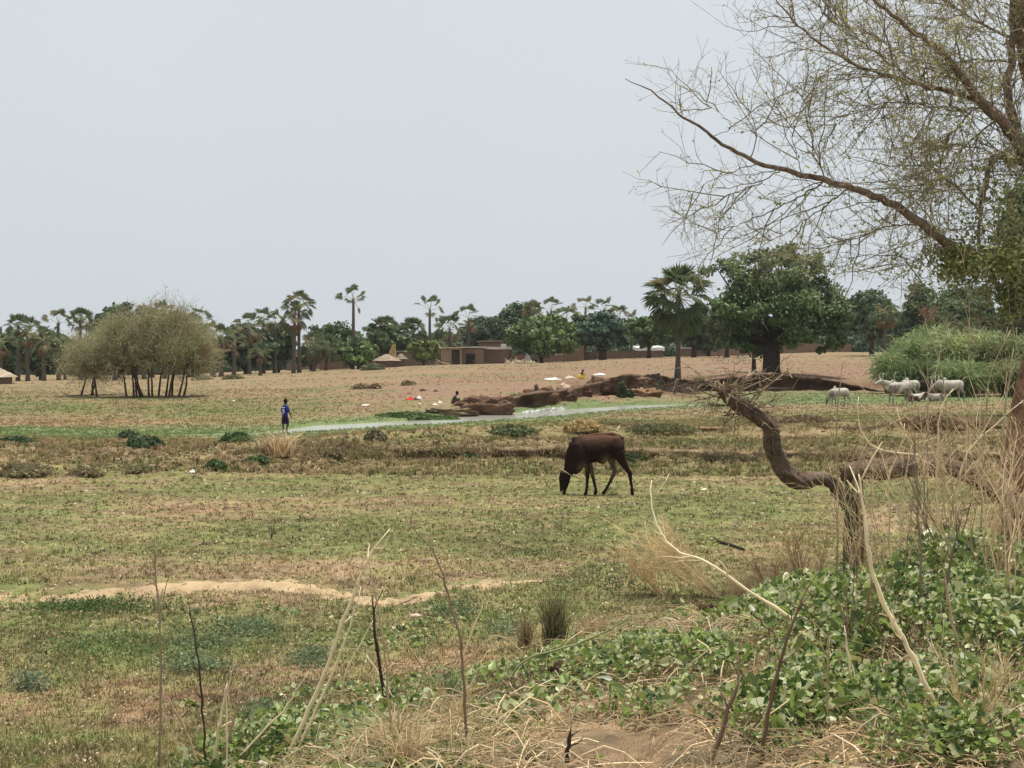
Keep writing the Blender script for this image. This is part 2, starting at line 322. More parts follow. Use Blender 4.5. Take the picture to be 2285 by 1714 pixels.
# ground colours (albedo)
cGREEN = np.array([0.130, 0.140, 0.050]); cVIV = np.array([0.150, 0.190, 0.078]); cOLV = np.array([0.185, 0.163, 0.070]); cTAN = np.array([0.270, 0.195, 0.110])
cRED = np.array([0.250, 0.150, 0.090]); cBARE = np.array([0.255, 0.165, 0.108]); cDARK = np.array([0.11, 0.08, 0.045]); cSAND = np.array([0.39, 0.285, 0.165])
def blob(u, v, cu, cv, ru, rv): return np.exp(-(((u-cu)/ru)**2+((v-cv)/rv)**2))
def gcol(X, Y, Z):
    u = X/Y*F+CU; v = HV-Z*F/Y
    n = fbm(X, Y, 2.6, 4, 101); m = fbm(X, Y, 0.35, 4, 202); q = fbm(X, Y*0.5, 7, 3, 303)
    base = cOLV
    g = 0.36 + (n-0.5)*2.4 + (m-0.5)*1.8 + (q-0.5)*0.8
    g = g + 0.45*blob(u, v, 900, 1190, 700, 60) + 0.4*blob(u, v, 300, 1045, 500, 25) - 0.5*blob(u, v, 450, 1140, 260, 40) - 0.45*blob(u, v, 950, 1110, 180, 30) \
        + 0.5*blob(u, v, 150, 1400, 400, 60) - 0.8*blob(u, v, 250, 1560, 420, 70) + 0.25*blob(u, v, 100, 1700, 400, 50) - 0.6*blob(u, v, 950, 1480, 120, 40)
    red = np.clip(1.1*blob(u, v, 250, 1550, 450, 70) + 0.55*blob(u, v, 950, 1450, 130, 50) + 0.35*blob(u, v, 450, 1140, 230, 35) + 0.3*blob(u, v, 950, 1110, 180, 30) + blob(u, v, 1350, 1660, 250, 60)*1.1 + 0.3 + (m-0.5)*1.5, 0, 1)
    def mixc(c, d, t): t = np.clip(t, 0, 1)[:, None]; return c*(1-t)+d*t
    dry = mixc(np.tile(cTAN, (len(X), 1)), cRED, red)
    c = mixc(dry, cOLV, np.clip((g+0.25)*2.2, 0, 1)); c = mixc(c, cGREEN, np.clip((g-0.42)*2.5, 0, 1))
    bk_ = np.clip((Z+2.15)*4, 0, 1)*(Y < 13); c = mixc(c, mixc(np.tile(np.array([0.25, 0.165, 0.10]), (len(X), 1)), np.array([0.13, 0.095, 0.06]), np.clip((m-0.45)*4, 0, 1)), bk_*0.9)
    # bunds: dry earth
    b = np.clip(np.exp(-((Y-31.5)/3.0)**2)*1.2 + 0.7*np.exp(-((Y-42)/2.0)**2)*(u > 750), 0, 1)*np.clip(0.7+(m-0.45)*3, 0, 1)
    c = mixc(c, np.array([0.255, 0.185, 0.10]), b*0.5); c = mixc(c, cDARK, b*np.clip((m-0.5)*7, 0, 1)*0.5)
    c = mixc(c, cRED*1.0, b*0.7*blob(u, v, 230, 1025, 170, 22))
    # stream surroundings
    far_ = Y > 47
    sn = np.interp(u, SU, SN); sf = np.interp(u, SU, SFr)
    viv = np.exp(-np.where(Y < sn, ((Y-sn)/6.5)**2, ((Y-sf)/4.0)**2)); viv = np.where((u > 620), viv, viv*0.7) + 0.9*blob(u, v, 1800, 885, 270, 17)+0.5*blob(u, v, 200, 960, 300, 14)
    viv = np.clip(viv*1.1 + (n-0.5)*1.2, 0, 1)*(Y > 43)
    leftg = np.clip((950-u)/250, 0, 1)*np.where(far_, np.interp(v, [855, 868, 880, 905, 925, 935, 950, 965], [0.0, 0.25, 0.15, 0.75, 0.7, 0.15, 0.2, 0.8]), 0)
    f2 = np.tile(cTAN, (len(X), 1)); pk = np.clip(blob(u, v, 1150, 865, 330, 32)*1.6+blob(u, v, 1500, 820, 300, 22)+blob(u, v, 1900, 825, 220, 28)+(q-0.5)*0.8, 0, 1)
    f2 = mixc(f2, cBARE, pk); f2 = mixc(f2, np.array([0.31, 0.20, 0.115]), np.clip((n-0.5)*3, 0, 1)*0.5)
    f2 = mixc(f2, cOLV, np.clip(0.6*blob(u, v, 1250, 845, 200, 10)+0.6*blob(u, v, 400, 872, 400, 10)+(n-0.62)*3, 0, 1)*0.7)
    f2 = mixc(f2, cOLV, np.clip(leftg*1.3+(n-0.5)*1.5, 0, 1)*(leftg > 0)); f2 = mixc(f2, cGREEN*1.1, np.clip(leftg+(n-0.6)*3, 0, 1)*(leftg > 0.3)*0.8)
    f2 = mixc(f2, np.array([0.26, 0.165, 0.09]), np.clip(0.8*blob(u, v, 200, 940, 400, 10)+(m-0.6), 0, 1))
    tt = np.clip((Y-45)/6, 0, 1); c = mixc(c, f2, tt*np.clip((Y-58)/12+np.clip((900-u)/200, 0, 1), 0, 1)); c = mixc(c, cOLV*0.95, tt*np.clip((u-700)/200, 0, 1)*np.clip(1-(Y-58)/12, 0, 1)*0.8)
    c = mixc(c, cVIV, viv)
    # eroded bank faces
    er = np.clip(np.exp(-((Y-104)/3.2)**2)*(u > 1500) + np.exp(-((Y-97)/3.5)**2)*((u > 1250) & (u < 1600))*1.0, 0, 1)*np.clip((Z+2.45)*4, 0, 1)
    c = mixc(c, np.array([0.21, 0.125, 0.08]), er*0.9)
    m4 = fbm(X, Y, 0.12, 3, 404); m5 = fbm(X*0.6, Y*1.6, 0.9, 3, 505); nearw = np.clip((60-Y)/30, 0, 1); return c*(1+nearw*((m-0.5)*0.7+(m4-0.5)*0.9+(m5-.5)*.7)+(1-nearw)*(m-0.5)*.3)[:, None]*np.where(Y > 60, np.clip(1-(Y-60)/60, 0.86, 1), 1.0)[:, None]
# ================================================================== STRUCTURE
uu = np.arange(-900, 3201, 8.0); yy = np.concatenate([np.exp(np.arange(math.log(1.5), math.log(60), 0.0062)), np.exp(np.arange(math.log(60), math.log(88), 0.006)), np.arange(88.2, 112, 0.3), np.exp(np.arange(math.log(112.2), math.log(320), 0.009)), np.exp(np.linspace(math.log(320), math.log(3800), 40))])
UG, YG = np.meshgrid(uu, yy); XG = (UG-CU)*YG/F; ZG = gz(XG, YG)
nr, nc = XG.shape; ii = (np.arange(nr-1)*nc)[:, None]+np.arange(nc-1)[None]
mb = MB(); mb.add(np.stack([XG, YG, ZG], -1).reshape(-1, 3), np.stack([ii, ii+1, ii+nc+1, ii+nc], -1).reshape(-1, 4), gcol(XG.ravel(), YG.ravel(), ZG.ravel()))
g = mb.build('ground', 'ground', smooth=True); tag(g, kind='structure')
# stream
us = np.linspace(305, 1568, 160); mb = MB(); V = []
for u in us:
    a = np.interp(u, SU, SN)-0.9; b = np.interp(u, SU, SFr)+0.9
    V += [[(u-CU)*a/F, a, WZ], [(u-CU)*b/F, b, WZ]]
i = np.arange(len(us)-1)*2; mb.add(V, np.stack([i, i+2, i+3, i+1], -1), (1, 1, 1)); s = mb.build('stream', 'water'); tag(s, kind='structure')
# sandy path in the near field
PU = [-300, 0, 220, 400, 520, 640, 730, 800, 870, 950, 1010, 1100, 1225]; PV = [1322, 1316, 1312, 1306, 1302, 1303, 1316, 1338, 1344, 1326, 1306, 1298, 1287]
PW = [6, 8, 8, 10, 13, 13, 11, 9, 7, 9, 13, 9, 3]
n = 420; u = np.linspace(-300, 1225, n); v = np.interp(u, PU, PV); k = np.ones(21)/21; v = np.convolve(np.pad(v, 10, 'edge'), k, 'valid'); hw = np.interp(u, PU, PW)
Yc = 2.25*F/(v-HV); hwm = hw*Yc*Yc/F/2.25; hwm = hwm*(0.65+.7*fbm(u, u*0, 30, 4, 8))
cols = 13; t = np.linspace(-1.25, 1.25, cols); X = []; Yp = []
for a in range(n): X.append((u[a]-CU)*Yc[a]/F+t*0.0); Yp.append(Yc[a]+t*hwm[a])
X = np.array(X); Yp = np.array(Yp); Yp += (fbm(X*1.0, Yp*0+np.arange(cols)[None], 0.25, 3, 44)-0.5)*0.12
Zp = gz(X, Yp) + 0.018*(1-np.abs(t)[None]**2.0)+0.03*np.exp(-((X+2.6)/1.0)**2)*np.clip(1-t[None]**2, 0, 1) + (fbm(X, Yp, 0.22, 4, 45)-0.56)*0.085
ii = (np.arange(n-1)*cols)[:, None]+np.arange(cols-1)[None]
cm = fbm(X.ravel(), Yp.ravel(), 0.2, 4, 46)[:, None]
mb = MB(); mb.add(np.stack([X, Yp, Zp], -1).reshape(-1, 3), np.stack([ii, ii+cols, ii+cols+1, ii+1], -1).reshape(-1, 4), cSAND[None]*(0.6+0.75*cm)*np.array([[1, 1, 1]])); pth = mb.build('dirt_path', 'ground', smooth=True); tag(pth, kind='structure')

# ================================================================== BUILDINGS OF THE VILLAGE
cMUD = np.array([0.185, 0.125, 0.09]); cMUD_LIT = np.array([0.33, 0.25, 0.17])  # second tone: mud with sunlight on a house front put into the colour
def rough_wall(mbx, x0, x1, y0, y1, z0, z1, col, seg=0.9, top=0.12):
    """mud wall with an uneven worn top"""
    n = max(2, int(abs(x1-x0)/seg)+1); xs = np.linspace(x0, x1, n+1); zt = z1 - rng.uniform(0, top, n+1)
    V = []
    for x, z in zip(xs, zt): V += [[x, y0, z0], [x, y0, z], [x, y1, z], [x, y1, z0]]
    f = []
    for k in range(n):
        a = k*4; b = a+4; f += [[a, b, b+1, a+1], [a+1, b+1, b+2, a+2], [a+2, b+2, b+3, a+3]]
    f += [[0, 1, 2, 3], [n*4+3, n*4+2, n*4+1, n*4]]
    mbx.add(V, np.array(f), col)
def px(u, Y): return (u-CU)*Y/F
def pz(v, Y): return -(v-HV)*Y/F
def wall_obj(name, label, cat, u0, u1, v0, v1, Y, col=cMUD, depth=0.35, group=None, top=0.15):
    mbx = MB(); z0 = pz(v1, Y)-0.9; rough_wall(mbx, px(u0, Y), px(u1, Y), Y, Y+depth, z0, pz(v0, Y), col, top=top)
    return tag(mbx.build(name, 'mud', loc=(px((u0+u1)/2, Y), Y, pz(v1, Y))), label, cat, group)
def house(label, u0, u1, v0, v1, Y, depth, roofcol, doors=(), col=cMUD, roof_over=0.3, roof_t=0.18, name='mud_house', leftlit=False, tilt=0.0):
    x0, x1 = px(u0, Y), px(u1, Y); z0, z1 = pz(v1, Y), pz(v0, Y)
    t = thing(name, label, 'house', ((x0+x1)/2, Y+depth/2, z0))
    m1 = MB(); th = 0.3; cuts = sorted(doors); a = x0
    for du0, du1, dv0 in cuts:
        rough_wall(m1, a, px(du0, Y), Y, Y+th, z0-0.9, z1, col, top=0.03)
        rough_wall(m1, px(du0, Y), px(du1, Y), Y+0.004, Y+th-0.004, pz(dv0, Y), z1-0.03, col, top=0.01); a = px(du1, Y)
    rough_wall(m1, a, x1, Y, Y+th, z0-0.9, z1, col, top=0.03)
    box(m1, x0+0.002, x0+th, Y+th, Y+depth, z0-0.9, z1-0.02, col); box(m1, x1-th, x1-0.002, Y+th, Y+depth, z0-0.9, z1-0.02, col); box(m1, x0+th, x1-th, Y+depth-th, Y+depth-0.003, z0-0.9, z1-0.04, col)
    m1.build('wall', 'mud', t)
    m2 = MB(); nn = 9; xs = np.linspace(x0-roof_over, x1+roof_over, nn); V = []
    for q in range(nn):
        dz = rng.uniform(-0.04, 0.05)
        for yy_, zz_ in ((Y-roof_over, 0), (Y+depth+0.2, tilt)): V += [[xs[q], yy_, z1+0.03+dz+zz_], [xs[q], yy_, z1+0.03+roof_t+dz+zz_]]
    f = []
    for q in range(nn-1):
        a = q*4; b = a+4; f += [[a, b, b+1, a+1], [a+1, b+1, b+3, a+3], [a+3, b+3, b+2, a+2], [a+2, b+2, b, a]]
    f += [[0, 1, 3, 2], [(nn-1)*4+2, (nn-1)*4+3, (nn-1)*4+1, (nn-1)*4]]
    cc = np.repeat((np.array(roofcol)[None]*rng.uniform(0.8, 1.15, (nn, 1))), 4, 0); m2.add(V, np.array(f), cc); m2.build('roof', 'tin', t)
    for du0, du1, dv0 in cuts:
        m3 = MB(); box(m3, px(du0, Y)+0.01, px(du1, Y)-0.01, Y+th*0.6, Y+th*0.75, z0-0.4, pz(dv0, Y)-0.01, (0.035, 0.024, 0.02)); m3.build('door', 'mud', t)  # near-black panel: serves the door and the painted-in shade of the open doorway
    return t
def round_hut(label, u0, u1, vtop, veave, vbase, Y, roofcol, wallcol=cMUD, name='round_hut'):
    cx = px((u0+u1)/2, Y); r = (u1-u0)/2*Y/F; z0 = pz(vbase, Y); ze = pz(veave, Y); zt = pz(vtop, Y)
    t = thing(name, label, 'hut', (cx, Y, z0)); ns = 28; th = np.arange(ns)*2*np.pi/ns
    m1 = MB(); rr = r*0.82; V = np.concatenate([np.stack([cx+rr*np.cos(th), Y+rr*np.sin(th), np.full(ns, z)], 1) for z in (z0-0.8, ze+0.15)])
    j = np.arange(ns); m1.add(V, np.stack([j, (j+1) % ns, (j+1) % ns+ns, j+ns], -1), wallcol); m1.build('wall', 'mud', t, True)
    m2 = MB(); rings = 9; V = []
    for a in range(rings):
        f_ = a/(rings-1); rad = r*1.08*(1-f_)**0.9+0.03; z = ze-0.12+(zt-ze+0.12)*f_; 
        rad = rad*(1+rng.uniform(-0.03, 0.03, ns)*(1 if a == 0 else 0.5)); V.append(np.stack([cx+rad*np.cos(th), Y+rad*np.sin(th), z+rng.uniform(-0.04, 0.04, ns)+0*th], 1))
    V = np.concatenate(V); fs = []
    for a in range(rings-1): fs.append(np.stack([a*ns+j, a*ns+(j+1) % ns, (a+1)*ns+(j+1) % ns, (a+1)*ns+j], -1))
    fs.append(((rings-1)*ns+j)[None]); fs.append(j[::-1][None]); cc = np.array(roofcol)[None]*rng.uniform(0.75, 1.15, (len(V), 1)); m2.add(V, fs, cc); m2.build('roof', 'thatch', t)
    return t
TIN = (0.62, 0.55, 0.47); THD = (0.30, 0.235, 0.17)
round_hut('round mud hut with a grey thatched roof at the left edge of the field', -52, 33, 818, 838, 858, 128, (0.36, 0.30, 0.22))
wall_obj('mud_wall', 'low far mud wall behind the pair of palms left of the long compound wall', 'wall', 640, 714, 811, 827, 215)
wall_obj('mud_wall', 'left length of the worn brown compound wall, behind the tree with the thick dark trunk', 'wall', 714, 790, 806, 829, 185)
wall_obj('mud_wall', 'short brown wall length between the gap and the pale pillar', 'wall', 797, 809, 800, 829, 185)
wall_obj('gate_pillar', 'pale sunlit mud pillar at the right end of the compound wall', 'pillar', 809.5, 814.5, 799, 830, 184, (0.42, 0.31, 0.2), 0.6, top=0.02)  # sun on the pillar is put into its paler colour
wall_obj('mud_wall', 'reddish low wall right of the pale pillar, half hidden by a bush', 'wall', 815, 838, 800, 823, 192, np.array([0.27, 0.16, 0.1]))
round_hut('small round hut with a wide grey thatched roof beside the upright yellow thatch', 833, 893, 790, 803, 822, 186, THD)
round_hut('small grey thatched granary roof right of the upright yellow thatch', 882, 908, 789, 799, 822, 190, (0.27, 0.22, 0.17), name='granary')
# tipped-over yellow thatch
mb = MB(); Yt = 189; A = W3(866, 797, Yt); B = W3(884, 797, Yt); Tt = W3(879, 771, Yt)
N = 60; r_ = rng.uniform(0, 1, N); base = A[None]*(1-r_[:, None])+B[None]*r_[:, None]; base[:, 1] += rng.uniform(-0.4, 0.4, N); top = Tt[None]+rng.normal(0, 0.12, (N, 3))
tubes(mb, np.stack([base, base*0.5+top*0.5+rng.normal(0, 0.04, (N, 3)), top], 1), np.tile([0.09, 0.07, 0.04], (N, 1)), np.array([[0.55, 0.40, 0.19]])*rng.uniform(0.7, 1.1, (N, 1)), 4)
tag(mb.build('thatch_bundle', 'thatch', loc=tuple(W3(876, 797, Yt))), 'upright yellow straw thatch bundle leaning between the two grey thatched roofs', 'thatch')
house('small dark mud house with a thin pale roof, left of the round light green tree', 889, 913, 786, 822, 200, 5, (0.4, 0.36, 0.3), roof_over=0.2, roof_t=0.12)
wall_obj('mud_wall', 'brown wall passing behind the trunk of the round light green tree', 'wall', 903, 946, 800, 822, 192.5)
house('mud house with a pale front wall, a wide dark doorway and a lumpy tin roof', 984, 1030, 778, 816, 190, 6, (0.55, 0.42, 0.3), doors=((1007.5, 1026, 781),), col=cMUD_LIT)
house('brown mud house with a sunken door panel left of the long pinkish roof', 1031, 1080, 777, 815, 192, 5.5, TIN, doors=((1040, 1060, 789),), col=cMUD*1.25)
house('brown mud house under one long pinkish white roof sheet', 1083, 1136, 780, 812, 194, 6, (0.68, 0.58, 0.52), roof_t=0.35)
house('mud house standing further back above the long pinkish roof', 1068, 1134, 764, 800, 215, 5, (0.22, 0.15, 0.11), roof_t=0.25)
mb = MB(); box(mb, px(1118, 200), px(1130, 200), 201.4, 202.4, pz(781, 200), pz(768, 200), (0.75, 0.72, 0.68), 0.03); tag(mb.build('water_tank', 'mud', loc=(px(1124, 200), 201.9, pz(781, 200))), 'small white block standing above the long roof at the edge of the mango tree', 'tank')
wall_obj('mud_wall', 'shaded brown wall under the broad mango crown', 'wall', 1137, 1262, 791, 812, 200)
mb = MB(); box(mb, px(1172, 197), px(1183, 197), 197, 197.4, pz(808, 197), pz(788, 197), (0.42, 0.45, 0.5), 0.02); tag(mb.build('door_sheet', 'tin', loc=(px(1177, 197), 197, pz(808, 197))), 'grey blue sheet standing upright against the shaded wall under the mango tree', 'sheet')
mb = MB(); V = [W3(1236, 792, 203), W3(1259, 792, 203), W3(1246, 777, 203)]; V2 = [p+np.array([0, 3, 0]) for p in V]; mb.add(np.array(V+V2), [np.array([[0, 1, 2], [5, 4, 3]]), np.array([[0, 2, 5, 3], [1, 4, 5, 2], [0, 3, 4, 1]])], (0.62, 0.5, 0.3))
tag(mb.build('thatched_gable', 'thatch', loc=tuple(W3(1247, 792, 203))), 'yellow thatched gable showing under the right side of the broad mango crown', 'roof')
house('tall blank mud house right of the broad mango tree', 1262, 1303, 774, 806, 200, 6, (0.2, 0.14, 0.1), roof_t=0.12, roof_over=0.05)
wall_obj('mud_wall', 'long brown wall behind the bluish green tree', 'wall', 1303, 1420, 783, 803, 205)
house('low house with a bright white tin roof left of the tall fan palm', 1424, 1478, 783, 799, 215, 6, (0.85, 0.85, 0.82), roof_t=0.5, tilt=0.3)
house('low house with a pale roof just right of the tall fan palm trunk', 1520, 1575, 779, 798, 225, 6, (0.5, 0.48, 0.44), roof_t=0.2)
wall_obj('mud_wall', 'far pale brown wall seen under the trees left of the big trunk', 'wall', 1582, 1690, 775, 797, 225, cMUD*1.3)
wall_obj('mud_wall', 'far brown wall seen under the trees right of the big trunk', 'wall', 1735, 1900, 766, 790, 235, cMUD*1.1)

# ================================================================== TREES
def crown_points(lobes, n, shell=0.55, clump=70, cs=0.16):
    """leaf positions in clumps over ellipsoid lobes [(x,y,z,rx,ry,rz)]; returns positions, outward normals"""
    L_ = np.array(lobes, float); wgt = (L_[:, 3]*L_[:, 4]+L_[:, 3]*L_[:, 5]); wgt = wgt/wgt.sum()
    nc_ = max(10, n//clump); li = rng.choice(len(L_), nc_, p=wgt); d = rnd_dir(nc_, 0.25); r = rng.uniform(shell, 1.0, (nc_, 1))**0.6
    C = L_[li, :3] + d*L_[li, 3:]*r; R = L_[li, 3:].mean(1)*cs*rng.uniform(0.7, 1.5, nc_)+0.12
    k = rng.integers(0, nc_, n); off = rng.normal(size=(n, 3)); off = norm(off)*rng.uniform(0, 1, (n, 1))**0.45*np.array([1.1, 1.1, 0.75])
    P = C[k] + off*R[k][:, None]*1.6; N = norm(off*0.7 + d[k]*0.6 + np.array([0, 0, 0.3]))
    return P, N, k
def tree(label, uc, vtop, hw, vcb, vbase, Y, col, nl=4000, ls=0.2, name='broadleaf_tree', group=None, trunks=1, lobes=None, tr=0.22, yjit=0.5, colvar=0.22, lean=0, nlob=9, flat=1.0, fork=True):
    """photo columns/rows fix the size; crown is lobes of leaf clumps, trunk forks into limbs"""
    s = Y/F; X = (uc-CU)*s; z0 = float(gz(np.array([X]), np.array([Y]))[0]); zb = min(z0, pz(vbase, Y)) if abs(z0-pz(vbase, Y)) < 1.5 else z0
    ztop = pz(vtop, Y); zcb = pz(vcb, Y); W_ = hw*s; zc = (ztop+zcb)/2; H_ = (ztop-zcb)/2
    t = thing(name, label, 'tree', (X, Y, zb), group)
    if lobes is None:
        W_ *= 1.12; H_ *= 1.14; zc += 0.05*H_
        lobes = [(X, Y, zc-0.05*H_, W_*0.78, W_*0.78, H_*0.78)]
        for a in range(nlob):
            th = 2*math.pi*(a+rng.uniform(-.3, .3))/nlob; e = rng.uniform(-0.55, 0.75); rr = math.sqrt(max(0.05, 1-e*e))
            sz = rng.uniform(0.32, 0.5); lobes.append((X+W_*(1-sz)*rr*math.cos(th), Y+W_*(1-sz)*rr*math.sin(th), zc+H_*(1-sz)*e*1.05, W_*sz, W_*sz, max(H_*sz, W_*sz*0.7)))
    P, N, k = crown_points(lobes, nl)
    kc = rng.normal(0, colvar, k.max()+1)[k]; cc = np.asarray(col)[None]*(1+kc[:, None]+rng.normal(0, 0.12, (nl, 1)))
    yel = (rng.random(nl) < 0.12)[:, None]; cc = np.where(yel, cc*np.array([[1.45, 1.3, 0.9]]), cc)
    mb = MB(); cards(mb, P, ls*rng.uniform(0.6, 1.35, nl), np.clip(cc, 0.01, 1), N, 0.62, 0.55, 0.15)
    # inner mass of twigs and leaves
    ni = nl//4; Pi = np.array([X, Y, zc]) + rnd_dir(ni)*rng.uniform(0, 0.72, (ni, 1))**0.5*np.array([W_, W_, H_])*0.8 if len(lobes) < 30 else P[:ni]
    if Pi is not P[:ni]: cards(mb, Pi, ls*1.5*rng.uniform(0.7, 1.3, ni), np.asarray(col)*0.8, None)
    mb.build('crown', 'tree_leaf', t)
    mt = MB()
    for q in range(trunks):
        ox = rng.uniform(-0.5, 0.5)*(trunks > 1)*W_*0.5; r0 = tr*rng.uniform(0.85, 1.15)
        pts = [(X+ox*0.4, Y, zb-0.3), (X+ox*0.5, Y, zb+(zcb-zb)*0.5), (X+ox*0.8+lean*0.5, Y+rng.uniform(-.2, .2), zcb+0.1*H_), (X+ox+lean, Y, zc)]
        tubes(mt, np.array([pts]), np.array([[r0*1.35, r0, r0*0.85, r0*0.4]]), (0.075, 0.055, 0.042), 9)
        if fork:
            nb = 6; st = np.array(pts[2])
            for b in range(nb):
                th = 2*math.pi*b/nb+rng.uniform(-.4, .4); e = np.array([X+W_*0.65*math.cos(th), Y+W_*0.65*math.sin(th), zc+H_*rng.uniform(-0.2, 0.6)])
                m_ = (st+e)/2+np.array([0, 0, -0.1*H_]); tubes(mt, np.array([[st, m_, e]]), np.array([[r0*0.5, r0*0.32, r0*0.1]]), (0.075, 0.055, 0.042), 6)
    mt.build('trunk', 'bark', t, True)
    return t
G1 = (0.086, 0.132, 0.050); G2 = (0.108, 0.165, 0.052); G3 = (0.070, 0.108, 0.052); G4 = (0.16, 0.205, 0.06); G5 = (0.095, 0.142, 0.075)
grp = 'broadleaf trees around the village'
T_ = [  # label, u, vtop, half width, crown bottom, base, distance, colour, leaves
 ('low dark green tree at the far left edge behind the round hut', 15, 738, 48, 842, 850, 170, G1, 3500),
 ('dark rounded tree between the twin palms and the next tall palm on the left', 92, 742, 46, 845, 850, 175, G3, 3500),
 ('mid green tree left of the feathery copse', 145, 745, 38, 838, 850, 172, G2, 2600),
 ('dark tree with the highest crown behind the left half of the feathery copse', 262, 680, 62, 820, 848, 180, G3, 5000),
 ('paler green tall tree behind the middle of the feathery copse', 338, 676, 52, 810, 846, 178, G2, 4200),
 ('dark tree at the right end of the copse under the leaning palms', 428, 745, 48, 832, 845, 170, G3, 3400),
 ('very dark broad tree between the brown-skirted palm and the palm pair', 548, 714, 58, 838, 840, 176, G3, 5200),
 ('green tree touching the palm pair on its left side', 622, 722, 42, 822, 838, 182, G1, 3600),
 ('low green bushy tree right of the palm pair', 694, 772, 38, 822, 830, 190, G2, 2600),
 ('round dark green tree left of the tall lone palm', 752, 722, 62, 815, 827, 192, G1, 5600),
 ('smaller bright green tree in front of the compound wall at the tall lone palm', 799, 757, 40, 818, 832, 174, G2, 3800),
 ('round dark tree behind the cluster of small palms right of the lone palm', 866, 718, 46, 800, 815, 205, G1, 3800),
 ('small dark tree low behind the upright yellow thatch', 905, 752, 34, 800, 812, 215, G5, 2000),
 ('rounded yellowish light green tree in front of the brown wall', 945, 760, 30, 806, 820, 186, G4, 3600),
 ('small far tree between two thin palms behind the light green tree', 942, 735, 20, 790, 812, 235, G5, 1200),
 ('greyish green far tree behind the lumpy roofed house', 1000, 745, 34, 785, 812, 230, G5, 1800),
 ('dark tree spreading behind the long pinkish roof', 1080, 708, 58, 790, 810, 222, G3, 4600),
 ('tallest dark tree behind the broad mango tree', 1162, 674, 50, 780, 808, 225, G3, 4600),
 ('broad low mango tree with a dense even crown over the brown walls', 1208, 706, 77, 802, 813, 184, G2, 9000),
 ('dull olive tree with a narrow crown right of the broad mango tree', 1300, 702, 36, 790, 803, 205, (0.105, 0.125, 0.05), 2800),
 ('round bluish green tree with a forked trunk before the long brown wall', 1347, 697, 55, 784, 801, 186, (0.06, 0.112, 0.068), 6200),
 ('mid green tree between the bluish tree and the tall fan palm', 1448, 704, 50, 778, 796, 200, G2, 4800),
 ('dark green tree right behind the tall fan palm', 1548, 690, 52, 780, 797, 195, G1, 4800),
 ('olive green tree between the tall fan palm and the big tree', 1622, 676, 52, 780, 796, 185, (0.09, 0.12, 0.045), 4800),
 ('dark low tree filling the gap left of the big trunk', 1582, 730, 46, 786, 797, 215, G3, 3200),
 ('dark green tree right of the big tree crown', 1858, 690, 40, 772, 783, 215, G1, 3000),
 ('round greyish green tree with a short dark trunk above the gully bank', 1945, 644, 52, 768, 780, 172, G5, 5600),
 ('narrow tall dark tree rising behind the left end of the reeds', 2052, 620, 34, 760, 778, 190, G1, 3800),
 ('broad dark tree with a domed crown behind the reeds', 2150, 630, 78, 760, 778, 180, G1, 6800),
 ('low tree at the far side of the reeds between the two dark crowns', 2010, 690, 40, 765, 780, 210, G5, 2800),
 ('olive tree at the right edge behind the reeds', 2275, 655, 46, 770, 780, 160, (0.11, 0.125, 0.055), 4200),
 ('dark tree beyond the right edge of the reeds', 2380, 600, 90, 770, 780, 170, G1, 6000),
 ('dark tree beyond the left edge of the village trees', -60, 715, 60, 842, 850, 168, G1, 3500)]
for i_, (lb, u_, vt, hw_, vb_, vs, Y_, c_, n_) in enumerate(T_):
    tree(lb, u_, vt, hw_, vb_, vs, Y_, c_, int(n_*1.25), 0.27 if Y_ > 160 else 0.2, group=grp, name='mango_tree' if 'mango' in lb else 'broadleaf_tree', trunks=2 if 'forked' in lb else 1, tr=0.3 if hw_ > 45 else 0.2)
# dark far belt of trees that closes the gaps: individual far trees
bl = []
u_ = -240
i_ = 0
while u_ < 2520:
    v_t = np.interp(u_, [-240, 450, 900, 1000, 1500, 1900, 2520], [752, 758, 762, 755, 735, 715, 705])+rng.uniform(-16, 14); hwid = rng.uniform(26, 42)
    vbase_ = np.interp(u_, [-240, 450, 900, 1500, 1900, 2520], [846, 838, 812, 797, 782, 776])
    tree('small far dark tree in the belt closing the view', u_, v_t, hwid, vbase_-3, vbase_, 262+rng.uniform(-8, 14), (G3, G1, G5)[i_ % 3], 900, 0.42, group='far belt of trees behind the village', tr=0.2, fork=False)
    u_ += hwid*1.15; i_ += 1

# bushes filling the ground under the far belt
nb_ = 60000; U_ = rng.uniform(-260, 2540, nb_); Y_ = rng.uniform(236, 256, nb_); X_ = (U_-CU)*Y_/F; Z_ = gz(X_, Y_, False)
hgt = (1.2+3.2*fbm(X_, Y_*0, 6, 3, 91))*rng.uniform(0, 1, nb_)
mb = MB(); cards(mb, np.stack([X_, Y_, Z_+hgt], 1), 0.42*rng.uniform(.6, 1.3, nb_), np.array([G3])*rng.uniform(0.7, 1.3, (nb_, 1))*(0.75+0.5*fbm(X_, Y_, 5, 3, 92))[:, None], np.tile([[0, -.5, .8]], (nb_, 1)), .6, .3)
tag(mb.build('undergrowth', 'tree_leaf'), kind='stuff')
